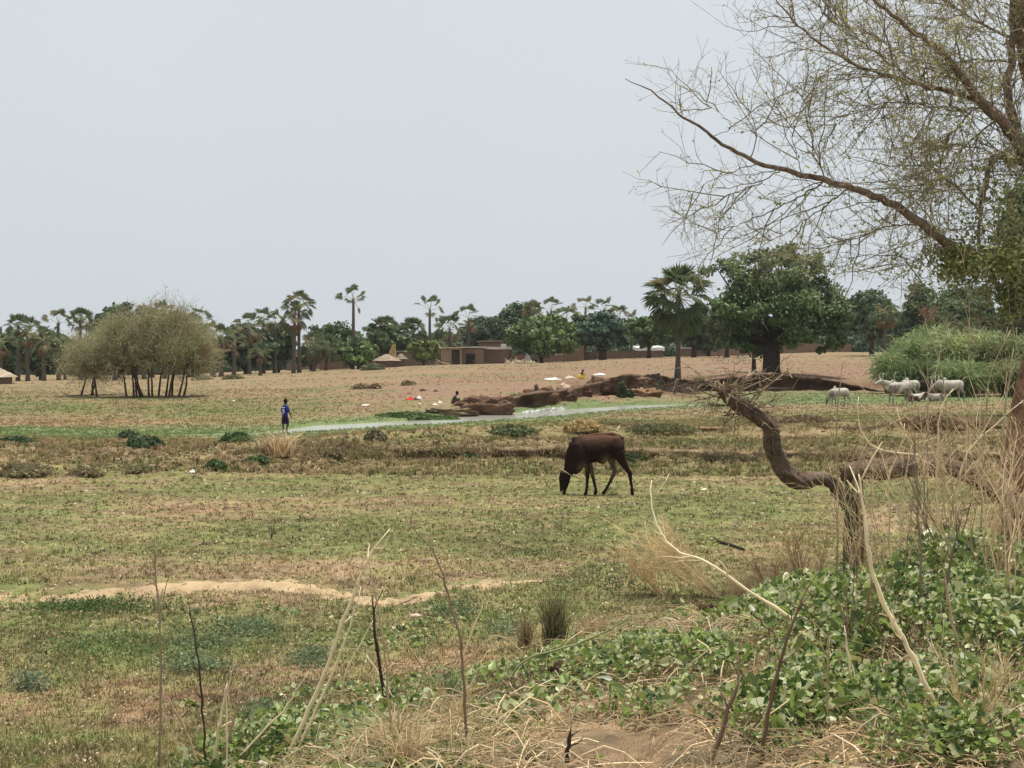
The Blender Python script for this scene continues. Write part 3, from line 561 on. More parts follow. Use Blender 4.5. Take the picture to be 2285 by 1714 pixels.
# the big tree over the gully
def big_tree():
    Y = 110; s = Y/F; lob = []
    for (u, v, r, dy) in [(1650, 640, 58, 0), (1620, 690, 42, -1), (1600, 600, 30, 1), (1640, 590, 38, 0), (1700, 590, 52, 1), (1750, 572, 36, 0), (1800, 600, 48, -.5), (1830, 585, 30, 1), (1760, 650, 70, 0), (1830, 660, 50, 0), (1850, 700, 42, -1),
                          (1700, 700, 60, -1.5), (1780, 730, 62, -1), (1660, 745, 45, 0), (1840, 755, 38, -.5), (1610, 735, 35, 1), (1720, 770, 40, 1), (1860, 730, 28, 0), (1690, 650, 60, 2), (1800, 690, 60, 2.2), (1730, 620, 55, -2.2), (1760, 700, 60, -3), (1825, 782, 22, -1)]:
        lob.append(((u-CU)*s, Y+dy*1.4, pz(v, Y), r*s*.9, r*s*.9, r*s*0.8))
    X = (1722-CU)*s; z0 = pz(838, Y)
    t = thing('broadleaf_tree', 'biggest tree, thick dark trunk on the gully edge, crown open at the top', 'tree', (X, Y, z0))
    n = 34000; P, N, k = crown_points(lob, n, 0.3, 110, 0.2); kc = rng.normal(0, 0.2, k.max()+1)[k]
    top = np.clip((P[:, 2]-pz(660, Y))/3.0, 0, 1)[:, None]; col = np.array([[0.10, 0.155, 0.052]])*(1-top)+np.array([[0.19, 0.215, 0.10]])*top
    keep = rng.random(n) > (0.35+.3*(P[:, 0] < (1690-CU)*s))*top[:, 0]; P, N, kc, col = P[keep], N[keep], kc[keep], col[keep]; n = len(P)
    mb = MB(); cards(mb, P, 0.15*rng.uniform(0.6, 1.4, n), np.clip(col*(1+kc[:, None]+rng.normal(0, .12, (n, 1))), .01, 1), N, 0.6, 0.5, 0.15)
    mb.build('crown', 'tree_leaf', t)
    mt = MB(); fork = W3(1722, 762, Y); bc = (0.060, 0.046, 0.036)
    tubes(mt, [[(X, Y, z0-0.6), W3(1721, 825, Y), W3(1722, 790, Y), fork]], [[1.0, 0.72, 0.66, 0.62]], bc, 12)
    for (u, v, dy, r) in [(1650, 650, 1, .3), (1600, 600, 0, .2), (1700, 590, -1, .28), (1750, 575, 1, .24), (1810, 600, 0, .25), (1840, 680, -1, .25), (1780, 700, -2.5, .3), (1650, 720, -1.5, .25), (1620, 740, 2, .2), (1850, 740, 1, .2), (1760, 640, 3, .28)]:
        e = W3(u, v, Y)+np.array([0, dy*1.2, 0]); e[0] = (u-CU)*s; m_ = fork*0.5+e*0.5+np.array([rng.uniform(-.4, .4), 0, -0.3]); tubes(mt, [[fork-np.array([0, 0, .3]), m_, e]], [[r*1.2, r*0.75, r*0.15]], bc, 7)
        for b in range(3):
            e2 = e+rnd_dir(1, 0.4)[0]*1.2; tubes(mt, [[m_, (m_+e2)/2, e2]], [[r*0.4, r*0.25, 0.02]], bc, 5)
    mt.build('trunk', 'bark', t, True)
big_tree()
tree('small dark trunked tree just left of the thick trunk under the biggest crown', 1682, 700, 34, 795, 815, 118, G1, 3000, 0.16, tr=0.16)

def spawn(P, cnt, length, ang, up, k, bend=0.25, tmin=0.12, zig=0.0, tap=0.1):
    n, kk, _ = P.shape; N = n*cnt; pi = np.repeat(np.arange(n), cnt); t = rng.uniform(tmin, 1.0, N)*(kk-1); i = np.clip(t.astype(int), 0, kk-2); f = (t-i)[:, None]
    pos = P[pi, i]*(1-f)+P[pi, i+1]*f; T = norm(P[pi, i+1]-P[pi, i]); perp = norm(np.cross(T, rnd_dir(N))); a = np.radians(rng.uniform(ang[0], ang[1], N))[:, None]
    d = norm(np.cos(a)*T+np.sin(a)*perp+np.array([[0, 0, up]])); ln = (rng.uniform(length[0], length[1], N)*(1.12-tap*t/(kk-1)))[:, None]; bv = rnd_dir(N)*bend
    out = []
    for s in np.linspace(0, 1, k):
        p = pos+d*ln*s+bv*ln*s*s
        if zig and 0 < s < 1: p = p+rnd_dir(N)*ln*zig
        out.append(p)
    return np.stack(out, 1)
# feathery copse of thin trees on the left
def thin_tree(label, ub, uc, vt, hw, vcb, Y, col, nl, nlean):
    s = Y/F; X0 = (ub-CU)*s; z0 = float(gz(np.array([X0]), np.array([Y]))[0]); Xc = (uc-CU)*s; zt = pz(vt, Y); zc = pz(vcb, Y); W_ = hw*s; H_ = (zt-zc)
    t = thing('thorn_tree', label, 'tree', (X0, Y, z0), 'feathery thorn trees of the copse')
    mt = MB(); bc = (0.085, 0.062, 0.045)
    ns = 1 if nlean == 0 else nlean; stems = []
    for q in range(ns):
        b = np.array([X0+q*0.22-0.1, Y+rng.uniform(-.2, .2), z0-0.2]); f = np.array([Xc*0.6+X0*0.4+rng.uniform(-.3, .3), Y+rng.uniform(-.3, .3), zc+0.15*H_]); m_ = (b+f)/2+np.array([rng.uniform(-.12, .12), 0, 0])
        tubes(mt, [[b, m_, f]], [[0.085, 0.06, 0.045]], bc, 7); stems.append(f)
    n1 = 26; e = np.stack([Xc+rng.uniform(-1, 1, n1)*W_, Y+rng.uniform(-1, 1, n1)*W_*0.9, np.zeros(n1)], 1)
    rr = np.clip(1-((e[:, 0]-Xc)/W_)**2*0.75-((e[:, 1]-Y)/(W_*0.9))**2*0.3, 0.15, 1)**0.5; e[:, 2] = zc+H_*rr*rng.uniform(0.25, 1.15, n1)
    st = np.array(stems)[rng.integers(0, len(stems), n1)]; md = st*0.55+e*0.45+np.stack([np.zeros(n1), np.zeros(n1), H_*0.08*np.ones(n1)], 1)
    Pl = np.stack([st, st*0.75+md*0.25, md, md*0.4+e*0.6+rng.normal(0, .06, (n1, 3)), e], 1); tubes(mt, Pl, np.tile([0.05, 0.04, 0.03, 0.02, 0.012], (n1, 1)), bc, 5)
    tw = spawn(Pl, 15, (0.4, 1.6), (20, 75), 0.12, 4); tubes(mt, tw, np.tile([0.014, 0.011, 0.009, 0.006], (len(tw), 1)), np.array([0.36, 0.29, 0.18]), 3, False)
    tw2 = spawn(tw, 5, (0.3, 0.8), (20, 60), 0.2, 3); tubes(mt, tw2, np.tile([0.009, 0.008, 0.006], (len(tw2), 1)), np.array([0.42, 0.36, 0.2]), 3, False)
    mt.build('trunk', 'bark', t)
    allt = np.concatenate([tw[:, 1:].reshape(-1, 3), tw2.reshape(-1, 3)]); low = allt[:, 2] < zc+0.28*H_
    k = rng.integers(0, len(allt), nl); P = allt[k]+rng.normal(0, 0.13, (nl, 3)); keep = (rng.random(nl) < 0.3) | (P[:, 2] > zc+0.3*H_+rng.normal(0, .3, nl)); P = P[keep]; n = len(P)
    mb = MB(); cc = np.asarray(col)[None]*rng.uniform(0.75, 1.3, (n, 1)); cl_ = fbm(P[:, 0]+P[:, 1]*.7, P[:, 2], .7, 3, 66); kq = rng.random(n) < np.clip((cl_-.36)*5, .12, 1); P, cc, n = P[kq], cc[kq], int(kq.sum()); cards(mb, P, 0.048*rng.uniform(0.6, 1.4, n), cc, np.tile([[0, 0, 1.0]], (n, 1)), 0.5, 0.3)
    mb.build('crown', 'leaf', t)
cO = (0.33, 0.33, 0.185); cO2 = (0.29, 0.33, 0.165)
for a in [('leftmost thin thorn tree of the copse with a stout pale trunk', 182, 194, 764, 37, 860, 92, cO, 9720, 1),
          ('thorn tree with two very thin stems behind the stout-trunked one', 203, 233, 742, 43, 848, 93, cO, 9720, 2),
          ('thorn tree of the copse with one dark upright stem left of the leaning one', 222, 213, 748, 48, 852, 89, cO, 10800, 1),
          ('thorn tree whose slanting stem leans left across the copse', 286, 253, 734, 51, 848, 88, cO2, 11880, 1),
          ('thorn tree with a cluster of four thin stems in the middle of the copse', 302, 298, 718, 43, 845, 88, cO, 10800, 4),
          ('thorn tree with a straight dark stem under the crest of the copse', 336, 338, 700, 51, 836, 88, cO, 12960, 2),
          ('tallest thorn tree of the copse, single stem', 356, 360, 690, 54, 825, 90, cO, 14040, 1),
          ('thorn tree with paired stems right of the tallest one', 372, 393, 704, 51, 830, 88, cO2, 12960, 2),
          ('thorn tree with a slightly bent stem second from the right end of the copse', 388, 410, 713, 43, 832, 89, cO, 10800, 1),
          ('thorn tree with a thin stem third from the right end of the copse', 399, 430, 732, 37, 832, 88, cO, 9720, 1),
          ('rightmost thin stemmed thorn tree at the open end of the copse', 412, 426, 746, 34, 836, 87, cO2, 8640, 1)]:
    thin_tree(*a)
# ---- palms
def palm_parts(seed, nfr, R, Lp, spread, droop, dead, trunk_h, tr, old=0.0, slim=False):
    r0 = np.random.default_rng(seed); mbc = MB(); mbd = MB(); mbt = MB(); mbp = MB()
    bend = r0.uniform(-0.02, 0.02); k = 9; zs = np.linspace(-0.4, trunk_h, k); xs = bend*trunk_h*np.sin(zs/trunk_h*2)
    rad = tr*(1.35-0.5*np.clip(zs/trunk_h*4, 0, 1)+0.12*np.exp(-((zs/trunk_h-0.6)/0.15)**2)-0.12*np.clip(zs/trunk_h, 0, 1))
    tubes(mbt, [np.stack([xs, 0*xs, zs], 1)], [rad], (0.125, 0.10, 0.08), 9); top = np.array([xs[-1], 0, trunk_h])
    def frond(mbx, az, el, Lp_, R_, col, closed=1.0):
        d = np.array([math.cos(az)*math.cos(el), math.sin(az)*math.cos(el), math.sin(el)]); p1 = top+d*Lp_*0.6; d2 = norm(d+np.array([0, 0, -droop*0.35])); p2 = p1+d2*Lp_*0.4
        tubes(mbp, [[top+np.array([0, 0, r0.uniform(-.2, .1)]), p1, p2]], [[0.035, 0.028, 0.022]], (0.36, 0.34, 0.19) if mbx is mbc else (0.25, 0.17, 0.1), 4)
        d3 = norm(d2+np.array([0, 0, -droop*0.4])); side = norm(np.cross(d3, [0.02, 0.01, 1.0])); upv = norm(np.cross(side, d3)); tw = r0.uniform(-0.9, 0.9); side, upv = side*math.cos(tw)+upv*math.sin(tw), upv*math.cos(tw)-side*math.sin(tw)
        ns = 15; amax = 1.75*closed; an = np.linspace(-amax, amax, ns)+r0.uniform(-.05, .05, ns); da = 2*amax/ns*0.62
        for a_ in an:
            Rr = R_*(1-0.18*(abs(a_)/amax)**2)*r0.uniform(0.88, 1.08); dd = d3*math.cos(a_)+side*math.sin(a_); cup = upv*0.18*abs(math.sin(a_))
            l_ = d3*math.cos(a_-da)+side*math.sin(a_-da); r_ = d3*math.cos(a_+da)+side*math.sin(a_+da); tip = p2+dd*Rr+cup*Rr*0.6+np.array([0, 0, -0.16*droop*Rr-0.05])
            fold = upv*0.05*Rr
            V = [p2, p2+l_*Rr*0.58+cup*Rr*0.58, p2+dd*Rr*0.62+cup*Rr*0.6+fold, p2+r_*Rr*0.58+cup*Rr*0.58, tip]
            c = np.asarray(col)*r0.uniform(0.78, 1.2); mbx.add(V, np.array([[0, 1, 2], [0, 2, 3], [1, 4, 2], [2, 4, 3]]), c)
    for i in range(nfr):
        az = i*2.39996+r0.uniform(-.3, .3); f = (i+0.5)/nfr; el = math.radians(85-spread*f+r0.uniform(-8, 8)); c = (0.10, 0.128, 0.055)
        if r0.random() < old*f: c = (0.21, 0.185, 0.09)
        frond(mbc, az, el, Lp*(0.75+0.3*f), R*r0.uniform(0.85, 1.1), c, 0.95)
    for i in range(dead):
        frond(mbd, i*2.4+r0.uniform(-.4, .4), math.radians(r0.uniform(-78, -45)), Lp*0.8, R*0.85, (0.27, 0.175, 0.105), 0.5)
    return mbt, mbc, mbp, mbd
def make_palm(label, u, vtop, vbase, Y, seed, kind, group='fan palms scattered through the trees', xoff=0):
    s = Y/F; X = (u-CU)*s; z0 = float(gz(np.array([X]), np.array([Y]))[0]); H = pz(vtop, Y)-z0
    prm = dict(sparse=(7, 1.0, 1.6, 100, 0.5, 1), full=(19, 1.1, 1.5, 128, 0.6, 2), round=(22, 1.05, 1.2, 130, 0.45, 3), ragged=(15, 1.1, 1.6, 140, 0.8, 6), skirt=(17, 1.1, 1.4, 120, 0.8, 24), small=(14, 1.0, 0.9, 105, 0.3, 4), bare=(5, 0.9, 1.3, 90, 0.3, 3))[kind]
    k = max(0.75, min(1.3, s/0.058)); th = H-(prm[1]+prm[2])*0.78*k
    a, b, c, d = palm_parts(seed, prm[0], prm[1]*k, prm[2]*k, prm[3], prm[4], prm[5], max(th, 0.8), 0.23 if kind != 'small' else 0.18, 0.3)
    t = thing('fan_palm', label, 'palm tree', (X, Y, z0), group)
    for m_, nm, mt_ in ((a, 'trunk', 'bark'), (b, 'crown', 'leaf'), (c, 'leaf_stalks', 'bark'), (d, 'dead_fronds', 'leaf')):
        if m_.n: o = m_.build(nm, mt_, t, nm == 'trunk', loc=(0, 0, 0)); o.location = (0, 0, 0)
    return t
PALMS = [
 ('fan palm cut by the left edge of the picture', 2, 726, 0, 150, 'ragged'), ('left one of the twin slim palms near the left edge', 40, 698, 0, 160, 'round'), ('right one of the twin slim palms near the left edge', 62, 703, 0, 158, 'ragged'),
 ('tall palm with an open crown standing clear against the sky left of the copse', 131, 686, 0, 165, 'sparse'), ('palm with a dense bushy crown above the left end of the copse', 180, 684, 0, 160, 'round'),
 ('palm with grey fronds in front of the highest dark crown', 257, 698, 0, 140, 'full'), ('palm whose crown tops the copse crest', 368, 668, 0, 158, 'full'), ('palm behind the copse between the crest and the leaning pair', 322, 720, 0, 150, 'full'),
 ('left one of the close palm pair behind the right end of the copse', 421, 690, 0, 165, 'ragged'), ('right one of the close palm pair behind the right end of the copse', 442, 678, 0, 167, 'sparse'),
 ('palm with one long drooping arm left of the brown-skirted palm', 474, 712, 0, 168, 'ragged'), ('palm with a hanging brown skirt of dead fronds', 494, 720, 0, 150, 'skirt'), ('small palm half hidden at the foot of the brown-skirted palm', 478, 762, 0, 155, 'small'),
 ('palm with dull fronds leaning over the very dark tree', 557, 694, 0, 172, 'ragged'), ('palm with pale stalks behind the very dark tree', 588, 682, 0, 180, 'ragged'), ('short-stemmed palm with a sparse crown next to the palm pair', 613, 688, 0, 178, 'sparse'),
 ('small palm with a brown dead collar in front of the very dark tree', 581, 762, 0, 150, 'small'), ('left palm of the pair of tall stout palms', 655, 668, 0, 165, 'ragged'), ('right and highest palm of the pair of tall stout palms', 668, 645, 0, 166, 'full'),
 ('low palm with a dead brown hanging head right of the palm pair', 700, 735, 0, 175, 'skirt'), ('tallest lone palm with five separate fronds', 787, 632, 0, 176, 'sparse'),
 ('left palm of the close couple right of the tallest palm', 851, 704, 0, 205, 'round'), ('right palm of the close couple right of the tallest palm', 862, 702, 0, 206, 'full'),
 ('shorter palm of the two small round-headed palms above the thatch', 905, 716, 0, 220, 'round'), ('taller palm of the two small round-headed palms above the thatch', 922, 706, 0, 221, 'round'),
 ('slim tall palm with wide-set fronds behind the light green tree', 961, 655, 0, 200, 'sparse'), ('palm with a broad star-shaped crown between two taller palms', 1003, 698, 0, 205, 'full'), ('stocky palm low behind the lumpy roofed house', 985, 728, 0, 215, 'ragged'),
 ('palm with two big fronds above the pale-fronted house', 1045, 676, 0, 205, 'sparse'), ('dry greyish palm before the tallest dark tree', 1190, 668, 0, 212, 'small'), ('palm leaning its fronds above the broad mango tree', 1229, 658, 0, 212, 'sparse'),
 ('low palm just right of the broad mango crown', 1264, 678, 0, 215, 'ragged'), ('thin palm with a single upright tuft', 1306, 657, 0, 212, 'bare'), ('palm with four separate fronds above the bluish green tree', 1350, 660, 0, 208, 'sparse'),
 ('palm with olive fronds right above the bluish green tree', 1382, 676, 0, 210, 'ragged'), ('short palm tuft left of the tall fan palm', 1408, 688, 0, 212, 'bare'),
 ('low palm between the twin palms and the tall open-crowned one', 98, 722, 0, 150, 'ragged'), ('palm half sunk in the trees above the left slope of the copse', 218, 728, 0, 165, 'round'), ('palm peeping between the highest dark crown and the copse crest', 300, 700, 0, 168, 'ragged'),
 ('small slim palm between the brown-skirted palm and the very dark tree', 522, 728, 0, 165, 'sparse'), ('low palm right of the brown dead hanging head', 728, 742, 0, 178, 'full'), ('slim palm just left of the close couple', 828, 722, 0, 205, 'sparse'), ('low grey palm right of the close couple', 884, 738, 0, 208, 'full'), ('very small far palm between the light green tree and the lumpy house', 975, 745, 0, 225, 'round'),
 ('grey palm in front of the greyish green tree above the gully', 1975, 665, 0, 160, 'skirt'), ('pale palm behind the left part of the reeds', 2110, 690, 0, 130, 'full'), ('pale palm in front of the domed dark tree', 2160, 705, 0, 135, 'full')]
for i_, (lb, u_, vt, _, Y_, kd) in enumerate(PALMS): make_palm(lb, u_, vt, 0, Y_, 400+i_, kd)
# the tall fan palm near the stream bank
def main_palm():
    Y = 101; s = Y/F; X = (1512-CU)*s; z0 = pz(843, Y); H = pz(650, Y)-z0
    a, b, c, d = palm_parts(77, 46, 1.35, 1.75, 160, 0.55, 7, H-0.3, 0.2, 0.05)
    t = thing('fan_palm', 'tall fan palm with a full round crown standing alone on the stream bank', 'palm tree', (X, Y, z0))
    for m_, nm, mt_ in ((a, 'trunk', 'bark'), (b, 'crown', 'leaf'), (c, 'leaf_stalks', 'bark'), (d, 'dead_fronds', 'leaf')):
        o = m_.build(nm, mt_, t, nm == 'trunk', loc=(0, 0, 0)); o.location = (0, 0, 0)
main_palm()
# undercut earth banks and field bunds: long strips with an overhanging lip
def bank_strip(name, label, cat, u, yl, zt, zb, prof, col, top, n=150, jy=.8, group=None, mat='stone', sc=.9):
    us = np.linspace(u[0], u[-1], n); y0 = np.interp(us, u, yl); X0 = (us-CU)*y0/F; y0 = y0+(fbm(X0, X0*0, sc*2.2, 3, 61)-0.5)*jy*3; zt_ = np.interp(us, u, zt)+(fbm(X0, X0*0+3, sc*1.6, 3, 62)-.5)*.35*(np.interp(us, u, zt)-np.interp(us, u, zb)); zb_ = np.interp(us, u, zb); m = len(prof); V = []
    for b, (dy, dz) in enumerate(prof):
        yy_ = y0+dy+(fbm(X0, X0*0+b*.9, sc, 3, 33)-.5)*jy; H = np.maximum(zt_-zb_, .03); V.append(np.stack([(us-CU)*y0/F, yy_, zt_+(dz*H if dz < 0 else dz+0*H)+(fbm(X0, X0*0+b*1.7, sc*.6, 3, 35)-.5)*.12*H], 1))
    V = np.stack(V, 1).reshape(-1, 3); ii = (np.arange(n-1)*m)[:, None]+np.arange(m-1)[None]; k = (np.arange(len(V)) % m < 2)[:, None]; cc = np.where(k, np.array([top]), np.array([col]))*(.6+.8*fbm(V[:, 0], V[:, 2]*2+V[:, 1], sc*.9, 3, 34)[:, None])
    mb = MB(); mb.add(V, np.stack([ii, ii+1, ii+m+1, ii+m], -1).reshape(-1, 4), cc); return tag(mb.build(name, mat, smooth=True, loc=(float(V[:, 0].mean()), float(y0.mean()), float(zb_.min()))), label, cat, group)
PR = [(1.2, .02), (.3, .06), (-.55, .03), (-.75, -.08), (-.55, -.2), (-.15, -.38), (.05, -.6), (-.1, -.85), (-.5, -1.0)]
bank_strip('eroded_bank', 'long dark undercut earth bank curving below the biggest tree', 'earth bank', [1545, 1600, 1740, 1830, 1890, 1935, 1975], [103.5]*7, [-1.7, -1.5, -1.15, -1.5, -1.95, -2.25, -2.48], [-2.52]*7, PR, (.11, .068, .046), (.24, .165, .11))  # shade below the lip is also put into the dark face colour
ub = [1105, 1160, 1205, 1260, 1300, 1340, 1400, 1470, 1545]; vb_ = [908, 905, 903, 893, 886, 876, 868, 866, 868]; vt_ = [900, 884, 872, 868, 863, 850, 839, 842, 848]; yb_ = [float(at(a, b)[1]) for a, b in zip(ub, vb_)]
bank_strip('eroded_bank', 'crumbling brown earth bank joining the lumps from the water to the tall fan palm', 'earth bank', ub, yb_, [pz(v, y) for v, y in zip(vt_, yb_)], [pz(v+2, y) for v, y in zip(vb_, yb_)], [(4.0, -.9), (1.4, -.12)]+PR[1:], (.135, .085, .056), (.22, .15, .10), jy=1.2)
PB = [(.9, -.6), (.4, -.02), (.1, .04), (-.05, .02), (-.12, -.15), (-.06, -.3), (-.12, -.45), (-.03, -.62), (-.12, -.8), (-.3, -1.1)]
def lip_grass(u, yl, zt, n, seed):
    U = rng.uniform(u[0], u[-1], n); Y0 = np.interp(U, u, yl)+rng.normal(-.05, .22, n); X = (U-CU)*Y0/F; z = np.maximum(np.interp(U, u, zt)-rng.uniform(0, .22, n)**1.2, gz(X, Y0)); kk_ = rng.random(n) < np.clip((fbm(X, Y0, 1.2, 3, seed)-.38)*5, .1, 1); X, Y0, z = X[kk_], Y0[kk_], z[kk_]; n = len(X)
    q = rng.random(n)[:, None]; c = np.where(q < .45, np.array([.40, .31, .18]), np.where(q < .75, np.array([.17, .18, .075]), np.array([.20, .14, .08])))*rng.uniform(.6, 1.35, (n, 1)); mb = MB(); B = np.repeat(np.stack([X, Y0, z], 1), 5, 0)+rng.normal(0, .035, (n*5, 3)); blades(mb, B, rng.uniform(.05, .17, n*5), .018*rng.uniform(.6, 1.4, n*5), np.repeat(c, 5, 0), 1.3, .9); o = mb.build('ledge_grass', 'grass'); o['kind'] = 'stuff'
uf = [560, 900, 1250, 1700, 2300, 2500]; yf = [30.1, 31.6, 31.7, 30.8, 30.2, 30.2]; zt__ = [-2.24, -2.05, -2.04, -2.10, -2.06, -2.05]; bank_strip('field_bund', 'low crumbling earth ledge crossing the field just behind the calf', 'earth bund', uf, yf, zt__, [-2.30]*6, PB, (.24, .17, .10), (.27, .205, .115), 1500, .28, None, 'ground', .3); lip_grass(uf, yf, zt__, 5200, 5)
uf = [1330, 1500, 1700, 2000, 2300, 2500]; yf = [43.2, 43.4, 43.0, 42.4, 42, 42]; zt__ = [-2.24, -2.17, -2.17, -2.08, -2.05, -2.05]; bank_strip('field_bund', 'second low earth ledge further back, right of the straw heap', 'earth bund', uf, yf, zt__, [-2.36]*6, PB, (.25, .17, .10), (.27, .205, .115), 1100, .3, None, 'ground', .35); lip_grass(uf, yf, zt__, 2600, 6)
# reeds and young palms on the right bank: arching clumps
def reed_clump(label, u, vtop, hw, Y, col, n, name='reed_clump', cat='reeds'):
    s = Y/F; X = (u-CU)*s; z0 = float(gz(np.array([X]), np.array([Y]))[0]); H = pz(vtop, Y)-z0; W_ = hw*s
    t = None; mb = MB(); a = rng.uniform(0, 2*np.pi, n); r = rng.uniform(0, 1, n)**0.6; B = np.stack([X+np.cos(a)*r*W_*0.5, Y+np.sin(a)*r*W_*0.5, np.full(n, z0-0.1)], 1)
    D = np.stack([np.cos(a), np.sin(a), 0*a], 1); h = H*rng.uniform(0.45, 1.05, n)*(1-0.25*r); out = W_*0.75*rng.uniform(0.2, 1.1, n)
    # plumes of narrow leaves on every cane
    P = np.stack([B, B+np.array([0, 0, 1])*(h*0.5)[:, None]+D*(out*0.25)[:, None], B+np.array([0, 0, 1])*(h*0.85)[:, None]+D*(out*0.6)[:, None], B+np.array([0, 0, 1])*(h*0.92)[:, None]+D*(out*1.0)[:, None]], 1)
    cc = np.asarray(col)[None]*rng.uniform(0.7, 1.3, (n, 1)); tubes(mb, P, np.tile([0.025, 0.02, 0.014, 0.006], (n, 1)), cc*np.array([[1.3, 1.15, 1.0]]), 3, False)
    m_ = 26; tt = rng.uniform(0.2, 1, (n, m_))*3; i = np.clip(tt.astype(int), 0, 2); f = (tt-i)[..., None]; ar = np.arange(n)[:, None]
    pos = (P[ar, i]*(1-f)+P[ar, i+1]*f).reshape(-1, 3); tan = norm(P[ar, i+1]-P[ar, i]).reshape(-1, 3); dd = norm(tan*0.8+rnd_dir(n*m_)*0.8+np.array([[0, 0, 0.1]])); ln = rng.uniform(0.35, 1.25, (n*m_, 1)); sd = norm(np.cross(dd, rnd_dir(n*m_)))
    V = np.stack([pos-sd*0.02, pos+dd*ln*0.55+sd*0.03, pos+dd*ln+np.array([[0, 0, -0.25]])*ln, pos+dd*ln*0.5-sd*0.03], 1); c2 = np.repeat(np.repeat(cc, m_, 0)*rng.uniform(0.7, 1.5, (n*m_, 1)), 4, 0); mb.add(V.reshape(-1, 3), np.arange(n*m_*4).reshape(-1, 4), c2)
    return tag(mb.build(name, 'leaf', loc=(X, Y, z0)), label, cat, 'reed clumps behind the cattle')
cR = (0.24, 0.30, 0.13); cR2 = (0.34, 0.38, 0.18)
for a in [('leftmost low reed clump beside the bare bank', 1992, 779, 34, 96, cR, 130), ('reed clump at the left shoulder of the thicket', 2030, 736, 40, 97, cR, 190), ('tall reed clump below the rusty dead frond', 2072, 712, 40, 99, cR, 210),
          ('pale green reed clump in the centre of the thicket', 2125, 719, 42, 96, cR2, 210), ('dense reed clump right of the thicket centre', 2172, 732, 40, 97, cR, 190), ('reed clump below the orange tinted tuft', 2212, 729, 38, 95, cR2, 190),
          ('olive reed clump near the right edge', 2255, 734, 42, 94, (0.23, 0.25, 0.11), 200), ('reed clump cut by the right edge', 2310, 729, 46, 93, cR, 200), ('low front reed clump between the cattle and the thicket', 2150, 796, 50, 89, cR, 160), ('low front reed clump at the right edge', 2262, 799, 50, 88, (0.23, 0.25, 0.11), 160), ('low dark reed clump behind the horned cow', 2050, 792, 44, 91, (0.13, 0.175, 0.07), 150)]:
    reed_clump(*a)
reed_clump('orange yellow drying tuft on top of the thicket', 2182, 734, 22, 95.5, (0.42, 0.27, 0.07), 60, 'dry_tuft', 'tuft')
# rusty dead fan frond
mb = MB(); p = W3(2070, 722, 98)
for a_ in np.linspace(-0.55, 0.65, 22):
    dd = np.array([math.sin(a_), rng.uniform(-.2, .2), math.cos(a_)]); l_ = rng.uniform(1.2, 1.55); sdv = np.array([math.cos(a_), 0, -math.sin(a_)])*0.05; mb.add([p, p+dd*l_*0.7+sdv, p+dd*l_, p+dd*l_*0.7-sdv], np.array([[0, 1, 2, 3]]), np.array([0.30, 0.17, 0.12])*rng.uniform(.7, 1.2))
tubes(mb, [[W3(2092, 850, 98), W3(2080, 780, 98), p]], [[0.05, 0.04, 0.03]], (0.3, 0.28, 0.15), 5)
tag(mb.build('dead_frond', 'leaf', loc=tuple(p)), 'rusty brown dead fan frond sticking up out of the reeds', 'dead leaf')

